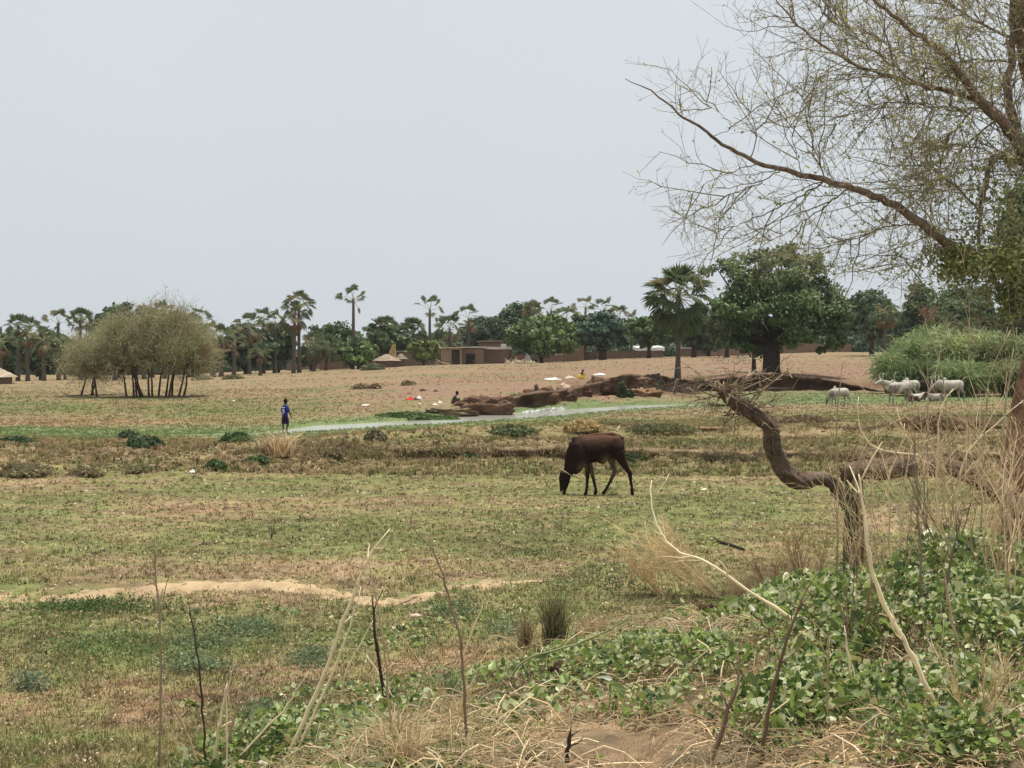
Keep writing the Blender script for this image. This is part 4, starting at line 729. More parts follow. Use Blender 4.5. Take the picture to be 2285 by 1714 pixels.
# ================================================================== ANIMALS
def calf():
    u0, vf = 1326.6, 1103.4; g0 = at(u0, vf); k = g0[1]/23.3; O = g0
    t = thing('calf', 'thin dark brown calf grazing head down in the middle of the field', 'calf', O)
    def P(*q): return np.array([[x, y, z] for x, y, z in q])*k + O
    mb = MB()
    loft(mb, P((-0.33, 0, .70), (-0.27, 0, .735), (-0.12, 0, .765), (0.05, 0, .785), (0.2, 0, .825), (0.33, 0, .835), (0.42, 0, .80)), np.array([.10, .125, .145, .155, .13, .12, .09])*k, np.array([.20, .225, .235, .225, .20, .17, .14])*k, sides=16)
    loft(mb, P((-0.36, 0, .93), (-.2, 0, .965), (0.0, 0, 1.005), (0.2, 0, 1.02), (.3, 0, 1.03), (.42, 0, .965)), np.array([.03, .035, .03, .03, .045, .045])*k, np.array([.04, .035, .03, .03, .03, .05])*k)   # spine
    for sg in (-1, 1):
        loft(mb, P((-.30, sg*.085, .86), (-.24, sg*.105, .70), (-.15, sg*.095, .54)), np.array([.045, .06, .05])*k, np.array([.07, .09, .075])*k)   # shoulder
        loft(mb, P((.36, sg*.07, .95), (.38, sg*.095, .80), (.41, sg*.09, .64)), np.array([.05, .065, .055])*k, np.array([.08, .10, .09])*k)
        for rb_ in range(6): x_ = -.10+.055*rb_; loft(mb, P((x_-.02, sg*.138, .86-.01*abs(rb_-3)), (x_, sg*.164, .76), (x_+.03, sg*.150, .66)), .010*k, .013*k, sides=6)
    loft(mb, P((-.30, 0, .70), (-.38, 0, .58), (-.415, 0, .45), (-.45, 0, .35)), np.array([.10, .075, .062, .055])*k, np.array([.185, .135, .10, .085])*k, sides=14)   # neck
    loft(mb, P((-.24, 0, .55), (-.27, 0, .44), (-.33, 0, .37)), np.array([.03, .02, .015])*k, np.array([.09, .07, .04])*k)                                      # dewlap
    loft(mb, P((-.50, 0, .37), (-.50, 0, .29), (-.51, 0, .20), (-.525, 0, .10), (-.535, 0, .03)), np.array([.072, .078, .062, .048, .045])*k, np.array([.085, .10, .085, .058, .05])*k, sides=14)  # head
    loft(mb, P((.08, 0, .57), (.14, 0, .535), (.2, 0, .60)), np.array([.03, .025, .03])*k, np.array([.03, .02, .03])*k)
    # legs: near side is towards the camera (y negative)
    def leg(pts, r, y): loft(mb, P(*[(x, y, z) for x, z in pts]), np.array(r)*k*.85, np.array(r)*k)
    leg([(-.15, .56), (-.12, .44), (-.125, .27), (-.135, .12), (-.145, .05)], [.065, .045, .030, .023, .028], -.09); leg([(-.145, .05), (-.16, .015)], [.03, .034], -.09)
    leg([(-.10, .56), (-.055, .44), (-.01, .25), (.022, .11), (.03, .05)], [.06, .042, .03, .023, .028], .09); leg([(.03, .05), (.015, .015)], [.03, .034], .09)
    leg([(.40, .72), (.455, .58), (.53, .46), (.585, .37), (.60, .25), (.622, .12), (.625, .07)], [.10, .075, .047, .040, .026, .024, .03], -.085); leg([(.625, .07), (.63, .02)], [.028, .03], -.085)
    leg([(.30, .72), (.285, .60), (.32, .47), (.345, .38), (.27, .22), (.205, .095), (.19, .07)], [.09, .07, .045, .040, .027, .023, .028], .085); leg([(.19, .07), (.15, .02)], [.03, .033], .085)
    loft(mb, P((.475, 0, .97), (.49, -.01, .85), (.492, -.01, .70), (.495, -.01, .55), (.50, -.01, .46)), np.array([.018, .014, .012, .014, .022])*k, np.array([.018, .014, .012, .014, .022])*k, sides=8)   # tail
    def cf(co):
        z = co[:, 2]/k; x = co[:, 0]/k; c = np.tile([0.024, 0.014, 0.011], (len(co), 1)); back = np.clip((z-.80)/.2, 0, 1)[:, None]*np.clip((x+.35)/.2, 0, 1)[:, None]  # sunlight along the back is put into the coat colour
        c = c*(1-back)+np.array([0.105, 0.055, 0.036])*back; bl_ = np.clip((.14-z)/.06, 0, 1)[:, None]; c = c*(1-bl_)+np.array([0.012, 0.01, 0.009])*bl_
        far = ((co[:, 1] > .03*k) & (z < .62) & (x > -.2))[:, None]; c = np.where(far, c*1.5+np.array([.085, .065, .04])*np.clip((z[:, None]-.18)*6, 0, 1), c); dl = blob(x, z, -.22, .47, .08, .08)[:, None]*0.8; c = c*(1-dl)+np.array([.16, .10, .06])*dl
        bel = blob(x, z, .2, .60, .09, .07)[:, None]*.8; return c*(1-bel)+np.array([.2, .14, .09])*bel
    fuse('body', mb, 0.0085*k, cf, 'hide', t, 2)
    for sg, nm in ((-1, 'ear'), (1, 'ear')):
        m2 = MB(); b = P((-.475, sg*.05, .38))[0]; tip = P((-.575 if sg < 0 else -.60, sg*.13, .40))[0]; mid = (b+tip)/2
        loft(m2, [b, mid, tip], np.array([.014, .012, .006])*k, np.array([.022, .034, .01])*k, side=(0.3, .1, 1)); m2.build('ear', 'hide', t, True).data.color_attributes['Col']
        n_ = m2.n
    m3 = MB(); n = 26; th = np.linspace(0, 2*np.pi, n); c0 = P((-.455, 0, .375))[0]; ax = norm(np.array([.55, 0, -.35])); ring = np.stack([c0+ax*math.cos(a)*.125*k+np.array([0, 1, 0])*math.sin(a)*.10*k for a in th]); tubes(m3, [ring], [np.full(n, .007*k)], (.5, .42, .3), 5)
    tubes(m3, [P((-.36, -.05, .33), (-.27, -.06, .29), (-.22, -.06, .265))], [np.array([.006, .005, .004])*k], (.4, .33, .22), 5); m3.build('halter_rope', 'cloth', t)
    for sg in (-1, 1):
        m4 = MB(); loft(m4, P((-.555, sg*.068, .27), (-.556, sg*.072, .268)), .012*k, .012*k); m4.build('eye', 'skin', t, True)
calf()
for o in bpy.data.objects:
    if o.name.startswith(('ear', 'eye')) and o.type == 'MESH':
        a = o.data.color_attributes['Col']; c = (0.09, 0.05, 0.035, 1) if o.name.startswith('ear') else (0.008, 0.006, 0.005, 1)
        a.data.foreach_set('color', np.tile(np.array(c, np.float32), len(o.data.vertices)))

def cow(label, u, v, pose, s, colf, rz=0.0, horns=0.35, Y=None, legph=0.0, hump=True):
    g0 = at(u, v) if Y is None else gp((u-CU)*Y/F, Y); O = g0; ca, sa = math.cos(rz), math.sin(rz)
    t = thing('cow' if s > 1.0 else 'young_cow', label, 'cow', O, 'zebu cattle by the reeds')
    def P(*q):
        a = np.array(q, float)*s; return np.stack([a[:, 0]*ca-a[:, 1]*sa, a[:, 0]*sa+a[:, 1]*ca, a[:, 2]], 1)+O
    sd = (-sa, ca, 0); mb = MB(); R = lambda *a: np.array(a)*s
    lo = 0.0
    if pose == 'lie': lo = -0.52
    def Q(*q): return P(*[(x, y, z+lo) for x, y, z in q])
    loft(mb, Q((-.55, 0, .90), (-.35, 0, .89), (-.05, 0, .86), (.25, 0, .90), (.5, 0, .97), (.62, 0, .98)), R(.15, .20, .235, .22, .19, .12), R(.22, .29, .30, .27, .22, .15), sd, 14)
    if hump: loft(mb, Q((-.42, 0, 1.16), (-.36, 0, 1.24), (-.28, 0, 1.14)), R(.07, .07, .07), R(.08, .09, .08), sd)
    for sg in (-1, 1):
        loft(mb, Q((.50, sg*.10, 1.05), (.53, sg*.14, .85), (.52, sg*.12, .68)), R(.07, .09, .07), R(.12, .15, .11), sd)
        loft(mb, Q((-.45, sg*.10, 1.0), (-.42, sg*.14, .8), (-.40, sg*.12, .66)), R(.06, .08, .06), R(.1, .12, .09), sd)
    nk = dict(level=[(-.55, 1.02), (-.78, 1.12), (-.92, 1.20)], graze=[(-.55, .95), (-.78, .72), (-.90, .48)], low=[(-.55, 1.0), (-.80, .95), (-.95, .86)], lie=[(-.55, 1.0), (-.72, 1.12), (-.82, 1.22)])[pose]
    hd = dict(level=[(-.95, 1.23), (-1.08, 1.17), (-1.24, 1.09), (-1.34, 1.05)], graze=[(-.93, .42), (-.96, .32), (-1.0, .18), (-1.02, .09)], low=[(-.98, .86), (-1.06, .76), (-1.15, .6), (-1.19, .5)], lie=[(-.84, 1.25), (-.94, 1.19), (-1.08, 1.1), (-1.16, 1.06)])[pose]
    loft(mb, Q(*[(x, 0, z) for x, z in nk]), R(.12, .09, .075), R(.22, .16, .11), sd); loft(mb, Q(*[(x, 0, z) for x, z in hd]), R(.085, .09, .06, .05), R(.10, .115, .075, .06), sd)
    loft(mb, Q((-.52, 0, .78), (nk[1][0], 0, nk[1][1]-.2), (nk[2][0]+.02, 0, nk[2][1]-.16)), R(.03, .02, .015), R(.12, .08, .04), sd)
    if pose != 'lie':
        for x, y, d in ((-.42, -.12, .05), (-.38, .12, -.09)):
            loft(mb, P((x, y, .72), (x+d*.5, y, .5), (x+d, y, .36), (x+d*1.1, y, .14), (x+d*1.1-.02, y, .03)), R(.075, .052, .04, .03, .04), R(.09, .06, .045, .032, .045), sd)
        for x, y, d in ((.50, -.13, .10), (.46, .13, -.06)):
            loft(mb, P((x, y, .80), (x+.04+d*.3, y, .62), (x+.12+d, y, .44), (x+.10+d, y, .15), (x+.07+d, y, .03)), R(.10, .07, .045, .032, .042), R(.14, .09, .055, .035, .045), sd)
        loft(mb, P((.68, 0, 1.04), (.73, .02, .85), (.74, .03, .55), (.75, .03, .38)), R(.025, .018, .015, .028), R(.025, .018, .015, .028), sd, 8)
    else:
        for x, y in ((-.45, -.2), (-.4, .2), (.3, -.24), (.3, .24)): loft(mb, P((x+.1, y, .2), (x-.12, y*1.1, .07), (x+.14, y*1.15, .05)), R(.09, .05, .04), R(.09, .05, .04), sd)
    def cf(co):
        a = co/s; x = a[:, 0]*ca+a[:, 1]*sa; y = -a[:, 0]*sa+a[:, 1]*ca; return colf(x, y, a[:, 2]-lo)
    fuse('body', mb, 0.022*s, cf, 'hide', t, 3)
    h = hd[0]; 
    for sg in (-1, 1):
        if horns > 0:
            m2 = MB(); L_ = horns; p = [(h[0]+.02, sg*.07, h[1]+.05), (h[0]-.02, sg*(.07+L_*.45), h[1]+.10+L_*.2), (h[0]-.04, sg*(.07+L_*.55), h[1]+.12+L_*.65), (h[0]+.02, sg*(.05+L_*.4), h[1]+.12+L_*1.15)]
            tubes(m2, [Q(*p)], [R(.032, .026, .018, .006)], (.62, .56, .45), 7); m2.build('horn', 'hide', t, True)
        m2 = MB(); loft(m2, Q((h[0]+.04, sg*.08, h[1]+.0), (h[0]+.05, sg*.17, h[1]-.01), (h[0]+.05, sg*.25, h[1]-.04)), R(.012, .012, .006), R(.02, .045, .015), (ca, sa, 0), col=(.34, .29, .25)); m2.build('ear', 'hide', t, True)
    return t
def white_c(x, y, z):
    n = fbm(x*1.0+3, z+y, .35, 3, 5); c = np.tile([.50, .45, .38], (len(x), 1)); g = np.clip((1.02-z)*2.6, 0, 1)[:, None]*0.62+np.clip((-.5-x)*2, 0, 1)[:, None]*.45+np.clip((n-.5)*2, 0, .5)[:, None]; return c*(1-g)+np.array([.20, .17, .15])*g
def speck_c(x, y, z):
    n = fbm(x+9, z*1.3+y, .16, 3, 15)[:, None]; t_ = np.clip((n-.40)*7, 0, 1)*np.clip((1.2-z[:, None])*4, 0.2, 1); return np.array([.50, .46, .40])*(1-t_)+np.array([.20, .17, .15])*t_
def dark_c(x, y, z):
    n = fbm(x+9, z+y, .4, 3, 25)[:, None]; return np.array([.035, .025, .02])*(.7+.6*n)
def pied_c(x, y, z):
    n = fbm(x+4, z+y, .45, 2, 35)[:, None]; t_ = np.clip((n-.5)*12, 0, 1); return np.array([.62, .57, .5])*(1-t_)+np.array([.11, .055, .035])*t_
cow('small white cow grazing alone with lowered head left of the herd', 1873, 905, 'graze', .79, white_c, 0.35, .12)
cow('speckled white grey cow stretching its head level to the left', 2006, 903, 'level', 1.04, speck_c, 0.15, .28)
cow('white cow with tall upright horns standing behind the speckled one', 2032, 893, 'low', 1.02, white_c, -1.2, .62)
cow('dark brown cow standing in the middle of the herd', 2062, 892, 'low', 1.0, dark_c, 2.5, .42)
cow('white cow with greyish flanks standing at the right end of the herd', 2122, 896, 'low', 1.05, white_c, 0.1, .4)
cow('brown and white calf lying in front of the dark cow', 2040, 897, 'lie', .72, pied_c, 2.9, .0, hump=False)
cow('white calf lying between the dark cow and the right-end cow', 2088, 896, 'lie', .7, white_c, 0.2, .0, hump=False)
cow('dark calf lying with a pale flank behind the right stalks of the herd', 2075, 894, 'lie', .66, pied_c, 0.3, .0, hump=False)

# ================================================================== PEOPLE
def hand(mb, w_, d, side, s):
    """palm, four unequal fingers and a thumb; w_ wrist, d pointing direction"""
    d = norm(np.array(d, float)); side = norm(np.array(side, float)); up = np.cross(d, side)
    loft(mb, [w_, w_+d*.045*s, w_+d*.075*s], [.016*s, .026*s, .025*s], [.012*s, .012*s, .011*s], side, 8)
    for i_, (o_, l_) in enumerate(((-.021, .052), (-.007, .06), (.007, .056), (.021, .044))):
        b = w_+d*.08*s+side*o_*s; loft(mb, [b, b+d*l_*.55*s+up*.006*s, b+d*l_*s+up*.018*s], .0062*s, .006*s, side, 6)
    b = w_+d*.035*s-side*.026*s; loft(mb, [b, b+(d*.6-side*.8)*.025*s, b+(d*.9-side*.4)*.05*s], .0075*s, .007*s, up, 6)
def boy():
    O = at(636, 967); O[2] += 0.0; k = O[1]/53.0; t = thing('person', 'child in blue football shirt with white number standing by the stream, back turned', 'person', O)
    f = norm(np.array([.55, .83, 0])); r = np.array([f[1], -f[0], 0]); up = np.array([0, 0, 1.0])
    def p(a, b, c): return O + (r*a+f*b+up*c)*k        # right, forward, up
    sk = MB(); R = lambda *a: np.array(a)*k
    hip = p(0, 0, .64)
    loft(sk, [p(0, 0, .60), p(0, 0, .70), p(0, .01, .85), p(0, .0, .98), p(0, 0, 1.05)], R(.10, .085, .10, .115, .07), R(.07, .065, .075, .075, .05), r, 14)
    loft(sk, [p(0, .0, 1.04), p(0, .02, 1.12)], R(.032, .032), R(.032, .034), r, 10)
    loft(sk, [p(0.01, .025, 1.14), p(0.01, .03, 1.20), p(.01, .025, 1.27)], R(.055, .068, .055), R(.06, .082, .065), r, 14)
    loft(sk, [p(.01, .10, 1.195), p(.01, .118, 1.18)], R(.012, .014), R(.014, .012), r, 8)      # nose
    for sg in (-1, 1):
        loft(sk, [p(.01+sg*.068, .02, 1.205), p(.01+sg*.074, .02, 1.185)], R(.010, .008), R(.018, .015), r, 8)
        kn = p(sg*.085+(.02 if sg > 0 else -.01), .05 if sg > 0 else .0, .33); an = p(sg*.085, .0 if sg > 0 else -.03, .06)
        loft(sk, [p(sg*.06, 0, .60), p(sg*.075, .015, .47), kn, p(sg*.087, -.01, .23), an], R(.068, .056, .04, .042, .025), R(.07, .06, .044, .046, .028), r, 10)
        loft(sk, [an+up*-.02*k, an+f*.05*k-up*.035*k, an+f*.12*k-up*.045*k], R(.026, .032, .028), R(.03, .02, .014), r, 8)
        sh = p(sg*.125, 0, 1.0); el = p(sg*.175, .03 if sg > 0 else .02, .80); wr = p(sg*.165+(.02 if sg > 0 else 0), .14 if sg > 0 else .10, .66)
        loft(sk, [sh, (sh+el)/2, el, (el+wr)/2, wr], R(.038, .032, .027, .025, .017), R(.038, .032, .027, .025, .017), r, 8)
        hand(sk, wr, wr-el+up*-.02, r*sg, .85*k)
    fuse('body', sk, .0075*k, lambda co: np.tile([.055, .033, .024], (len(co), 1)), 'skin', t, 2)
    hr = MB(); loft(hr, [p(.01, .005, 1.20), p(.01, .012, 1.25), p(.01, .02, 1.30)], R(.070, .072, .05), R(.068, .08, .06), r, 14, (.010, .008, .007)); hr.build('hair', 'cloth', t, True)
    st = MB(); loft(st, [p(0, 0, .66), p(0, 0, .74), p(0, 0, .88), p(0, 0, .98), p(0, -.005, 1.045)], R(.125, .12, .125, .135, .075), R(.095, .092, .092, .09, .06), r, 18)
    for sg in (-1, 1): loft(st, [p(sg*.10, 0, 1.01), p(sg*.15, .005, .93), p(sg*.175, .02, .84)], R(.05, .052, .05), R(.055, .055, .052), r, 12)
    fuse('shirt', st, .010*k, lambda co: np.where(((fbm(co[:, 0]*9, co[:, 2]*9, 1.0, 2, 6) > .62))[:, None], np.array([[.05, .045, .22]]), np.array([[.028, .03, .20]])), 'cloth', t, 2)
    so_ = MB(); loft(so_, [p(0, 0, .70), p(0, 0, .58)], R(.118, .13), R(.09, .10), r, 16)
    for sg in (-1, 1): loft(so_, [p(sg*.055, 0, .60), p(sg*.075, .01, .50), p(sg*.085, .02, .41)], R(.075, .08, .082), R(.088, .09, .09), r, 14)
    fuse('shorts', so_, .010*k, lambda co: np.tile([.028, .014, .05], (len(co), 1)), 'cloth', t, 2)
    nm = MB(); W_ = (.70, .70, .74)
    def strip(pts, w2):
        pts = [p(a*.92, -.100-.0*abs(a), c) for a, c in pts]; tubes(nm, [pts], [np.full(len(pts), w2*k)], W_, 6)
    a = np.linspace(0, 2*np.pi, 15); strip([(.0+.045*math.cos(x), .885+.04*math.sin(x)) for x in a], .015)
    strip([(.045, .885), (.043, .82), (.02, .775), (-.035, .765)], .016); strip([(-.075, .985), (.075, .985)], .013)
    nm.build('shirt_number', 'cloth', t)
boy()
def sitter(label, u, v, head_c, top_c, low_c, facing, s, cloth_c=None):
    O = at(u, v); t = thing('person', label, 'person', O); f = np.array([math.cos(facing), math.sin(facing), 0]); r = np.array([f[1], -f[0], 0]); up = np.array([0, 0, 1.0])
    def p(a, b, c): return O+(r*a+f*b+up*c)*s
    R = lambda *a: np.array(a)*s
    m_ = MB(); loft(m_, [p(0, -.05, .12), p(0, -.02, .25), p(0, .06, .42), p(0, .13, .53)], R(.15, .13, .15, .13), R(.12, .10, .10, .07), r, 12)
    loft(m_, [p(0, .14, .55), p(0, .19, .61)], R(.045, .045), R(.045, .045), r); loft(m_, [p(0, .22, .62), p(0, .25, .69), p(0, .24, .76)], R(.07, .08, .065), R(.075, .09, .07), r, 12)
    for sg in (-1, 1):
        loft(m_, [p(sg*.09, 0, .14), p(sg*.14, .2, .28), p(sg*.13, .34, .36)], R(.085, .07, .055), R(.085, .07, .055), r); loft(m_, [p(sg*.13, .34, .36), p(sg*.12, .3, .18), p(sg*.11, .26, .04)], R(.055, .05, .032), R(.055, .05, .032), r)
        loft(m_, [p(sg*.11, .26, .03), p(sg*.12, .40, .02)], R(.035, .035), R(.025, .02), r)
        loft(m_, [p(sg*.16, .10, .48), p(sg*.2, .2, .33), p(sg*.1, .38, .27)], R(.045, .038, .025), R(.045, .038, .025), r, 8); hand(m_, p(sg*.1, .38, .27), f-up*.4, r*sg, s)
    fuse('body', m_, .014*s, lambda co: np.where((co[:, 2] < .16*s)[:, None] | ((co@f > .05*s) & (co[:, 2] < .34*s))[:, None], np.array([low_c]), np.where((co[:, 2] > .55*s)[:, None], np.array([head_c]), np.array([top_c]))), 'skin', t, 2)
    h = MB(); loft(h, [p(0, .19, .70), p(0, .21, .75), p(0, .23, .79)], R(.078, .082, .05), R(.08, .09, .06), r, 12, (.010, .008, .007)); h.build('hair', 'cloth', t, True)
    if cloth_c:
        c = MB(); loft(c, [p(0, .02, .30), p(0, -.02, .18), p(0, .1, .06)], R(.20, .24, .30), R(.17, .2, .26), r, 14, cloth_c); c.build('wrap', 'cloth', t, True)
    return t
sitter('dark bare-backed person crouching on the stream bank, head bent to the right', 1012, 903, (.03, .02, .015), (.05, .03, .022), (.05, .03, .022), 0.1, .86)
sitter('person with a bright yellow wrap sitting on top of the eroded bank', 1296, 846, (.02, .015, .012), (.02, .016, .013), (.75, .5, .06), -0.6, .80, (.80, .58, .08))

# ================================================================== BICYCLES under the trees
def bicycle(label, u, v, rz, s=1.0):
    O = at(u, v); t = thing('bicycle', label, 'bicycle', O, 'bicycles parked under the trees'); ca, sa = math.cos(rz), math.sin(rz)
    def P(*q): a = np.array(q, float)*s; return np.stack([a[:, 0]*ca-a[:, 1]*sa, a[:, 0]*sa+a[:, 1]*ca, a[:, 2]], 1)+O
    for x in (-.52, .52):
        m_ = MB(); th = np.linspace(0, 2*np.pi, 25); tubes(m_, [P(*[(x+.33*math.cos(a), 0, .34+.33*math.sin(a)) for a in th])], [np.full(25, .022)], (.02, .02, .02), 5)
        for a in np.linspace(0, np.pi, 7)[:-1]: tubes(m_, [P((x+.33*math.cos(a), 0, .34+.33*math.sin(a)), (x-.33*math.cos(a), 0, .34-.33*math.sin(a)))], [[.003, .003]], (.3, .3, .3), 3)
        m_.build('wheel', 'metal', t)
    m_ = MB()
    for a, b in (((-.52, 0, .34), (-.15, 0, .8)), ((-.15, 0, .8), (.38, 0, .82)), ((.38, 0, .82), (0, 0, .32)), ((0, 0, .32), (-.15, 0, .8)), ((0, 0, .32), (-.52, 0, .34)), ((.36, 0, .95), (.52, 0, .34))): tubes(m_, [P(a, b)], [[.018, .018]], (.05, .05, .055), 6)
    m_.build('frame', 'metal', t)
    m_ = MB(); tubes(m_, [P((.30, -.28, 1.0), (.36, 0, .98), (.30, .28, 1.0))], [[.014]*3], (.2, .2, .2), 6); m_.build('handlebar', 'metal', t)
    m_ = MB(); loft(m_, P((-.3, 0, .88), (-.18, 0, .89), (-.05, 0, .89)), [.09, .07, .03], [.03, .03, .02], (-sa, ca, 0), 8, (.03, .02, .02)); m_.build('saddle', 'cloth', t)
bicycle('dark bicycle standing in the sun left of the tree shadow', 1608, 812, 0.15); bicycle('dark bicycle parked closer to the thick trunk', 1654, 812, 2.8)

# ================================================================== BANK LUMPS, CLOTHS, LITTER
def lump(name, label, cat, u, v, hw, h, mat='stone', col=(.16, .095, .062), group=None, depth=1.0, rough=.16, seed=0, yoff=0, ymin=4):
    O = at(u, v, ymin); Y = O[1]+yoff; s = Y/F; a = hw*s; c = h*s; n1_, n2_ = 40, 22; th = np.linspace(0, 2*np.pi, n1_, endpoint=False); ph = np.linspace(-0.35*np.pi/2, np.pi/2, n2_)
    TH, PH = np.meshgrid(th, ph); e = 0.75; cx = np.sign(np.cos(TH))*np.abs(np.cos(TH))**e*np.cos(PH)**.7; cy = np.sign(np.sin(TH))*np.abs(np.sin(TH))**e*np.cos(PH)**.7; cz = np.sign(np.sin(PH))*np.abs(np.sin(PH))**.8
    nz = 1+(fbm(cx*2.2+seed*3.1+9, cz*2.2+cy*1.7+seed, .55, 4, 50+seed)-.5)*rough*4; V = np.stack([cx*a*nz, cy*a*depth*nz, cz*c*nz], -1).reshape(-1, 3)+np.array([(u-CU)*s, Y, O[2]-.02*c])
    j = np.arange(n1_); b = (np.arange(n2_-1)*n1_)[:, None]; mb = MB(); cn = fbm(V[:, 0]*1.3, V[:, 2]*1.3+V[:, 1], max(a*.5, .05), 4, 60+seed)[:, None]
    mb.add(V, [np.stack([b+j, b+(j+1) % n1_, b+n1_+(j+1) % n1_, b+n1_+j], -1).reshape(-1, 4), j[::-1][None], ((n2_-1)*n1_+j)[None]], np.array(col)*(.6+.8*cn))
    return tag(mb.build(name, mat, smooth=True, loc=(float((u-CU)*s), float(Y), float(O[2]))), label, cat, group)
gb = 'earth lumps of the eroded bank'
for i_, (lb, u, v, hw, h, c, dp) in enumerate([
    ('largest rounded brown earth lump overhanging the water right of the crouching person', 1080, 918, 66, 27, (.15, .09, .058), .5),
    ('low pale earth tongue running into the water below the crouching person', 1000, 922, 55, 13, (.23, .17, .10), .6),
    ('reddish brown boulder-like earth lump above the white splash', 1204, 900, 38, 33, (.14, .08, .052), .8),
    ('smaller squarish earth lump right of the reddish one', 1258, 892, 24, 22, (.16, .10, .07), .8),
    ('dark earth lump with a flat top below the yellow wrapped person', 1298, 884, 24, 18, (.11, .062, .045), .8),
    ('tilted brown earth slab right of the yellow wrapped person', 1338, 868, 30, 20, (.14, .083, .055), .8),
    ('dark rounded end of the earth ledge above the grass wedge', 1372, 880, 20, 30, (.12, .08, .06), .8),
    ('long flat earth ledge on top of the bank', 1415, 858, 46, 14, (.17, .105, .07), .6),
    ('small sunlit red brown mound in the bank recess', 1436, 886, 34, 17, (.29, .17, .10), .8),
    ('dark hollow lump at the right end of the earth ledge', 1462, 854, 24, 16, (.09, .058, .042), .8)]):
    lump('earth_lump', lb, 'earth lump', u, v, hw, h, 'stone', c, gb, dp, .3, i_)
def crumple(name, label, cat, u, v, w_, h, col, tilt=0.0, group=None, ymin=4, dpx=None):
    """crumpled cloth lying on the ground, thickness from its folds"""
    O = at(u, v, ymin); s = O[1]/F; n = 22; a, b = np.meshgrid(np.linspace(-1, 1, n), np.linspace(-1, 1, n)); r = 1+.18*np.sin(3*np.arctan2(b, a)+u); sd_ = int(u) % 97
    X = O[0]+a*w_*s*r; Y = O[1]+b*(dpx or w_)*s*.8*r; hz = fbm(a*2+sd_, b*2, .6, 4, sd_)*h*s*1.4*np.clip(1.25-np.maximum(abs(a), abs(b)), .1, 1); Z = gz(X, Y)+.01+hz+tilt*a*s*h
    ii = (np.arange(n-1)*n)[:, None]+np.arange(n-1)[None]; V = np.stack([X, Y, Z], -1).reshape(-1, 3); V2 = V.copy(); V2[:, 2] -= .02+hz.ravel()*.9
    q = np.stack([ii, ii+1, ii+n+1, ii+n], -1).reshape(-1, 4); rim = np.concatenate([np.arange(n), np.arange(n-1, n*n, n)[1:], np.arange(n*n-1, n*n-n-1, -1)[1:], np.arange(n*n-n, -1, -n)[1:-1]]); r2 = np.roll(rim, -1)
    mb = MB(); mb.add(np.concatenate([V, V2]), [q, q[:, ::-1]+n*n, np.stack([rim, rim+n*n, r2+n*n, r2], -1)], np.array(col)); return tag(mb.build(name, 'cloth', smooth=True, loc=tuple(O)), label, cat, group)
crumple('cloth', 'long white sheet spread to dry on the slope left of the yellow wrap', 'cloth', 1233, 848, 17, 5, (.75, .72, .68))
crumple('cloth', 'white folded cloth with a dark edge on the bank right of the yellow wrap', 'cloth', 1338, 838, 12, 5, (.7, .68, .66))
crumple('cloth', 'pale creased cloth between the long white sheet and the yellow wrap', 'cloth', 1272, 846, 11, 6, (.52, .45, .34))
crumple('cloth', 'beige twisted cloth on top of the squarish earth lump', 'cloth', 1262, 868, 10, 9, (.55, .43, .3))
crumple('cloth', 'red garment lying on the bare slope left of the crouching person', 'cloth', 915, 892, 9, 6, (.55, .06, .05))
crumple('cloth', 'dark garment next to the red one', 'cloth', 926, 892, 6, 5, (.05, .04, .06))
crumple('plastic_bag', 'white bag beside the red garment', 'bag', 935, 890, 4.5, 9, (.8, .8, .8))
crumple('plastic_bag', 'round white bundle left of the crouching person', 'bag', 982, 902, 3.8, 9, (.85, .82, .75))
crumple('plastic_bag', 'flat whitish scrap next to the round white bundle', 'bag', 971, 905, 5, 5, (.75, .68, .55))
crumple('plastic_bag', 'tiny pale scrap below the red garment', 'bag', 937, 903, 4, 4, (.6, .5, .38))
crumple('cloth', 'dark cloth scrap highest on the bare slope', 'cloth', 943, 873, 7, 5, (.06, .045, .035))
crumple('cloth', 'small dark scrap right of the highest one', 'cloth', 972, 874, 5, 4, (.08, .05, .035))
crumple('cloth', 'reddish brown scrap just above the red garment', 'cloth', 913, 880, 6, 3.5, (.2, .09, .06))
crumple('cloth', 'pile of dark clothes lying on the largest earth lump', 'cloth', 1085, 890, 14, 6, (.07, .05, .04))
crumple('plastic_bag', 'white scrap lying on the reddish earth lump', 'bag', 1196, 866, 4, 4, (.7, .65, .58))
crumple('plastic_bag', 'white plastic scrap in the grass below the left bund', 'bag', 430, 1057, 5.5, 6, (.85, .85, .82))
crumple('plastic_bag', 'pale yellowish scrap in the field left of the bent trunk', 'bag', 1571, 1095, 6, 4, (.75, .68, .45))
crumple('plastic_bag', 'white scrap among the grass strips on the far left', 'bag', 522, 896, 3, 3, (.75, .75, .7))
crumple('plastic_bag', 'flat pale scrap at the water side grass left of the crouching person', 'bag', 817, 905, 10, 2, (.7, .7, .66))
lump('stone', 'pinkish white flat stone in the near field below the sandy path', 'stone', 926, 1376, 15, 7, 'stone', (.55, .42, .33), None, .8, .15, 21)
# white foaming ripple beside the water
mb = MB(); pts = []
for i_ in range(110):
    f_ = rng.random(); u = 1172+f_*92; Yw = np.interp(u, SU, SFr)-0.6+f_*0.8; pts.append([(u-CU)*Yw/F+rng.normal(0, .05), Yw+rng.normal(0, .3), WZ+.01+rng.uniform(0, .04+.26*f_*rng.random())])
pts = np.array(pts); cards(mb, pts, .09*rng.uniform(.5, 1.4, 110), (.72, .72, .70)); cards(mb, pts-np.array([0, 0, .03]), .09, (.7, .7, .68)); tag(mb.build('foam', 'cloth', loc=tuple(pts.mean(0))), kind='stuff')
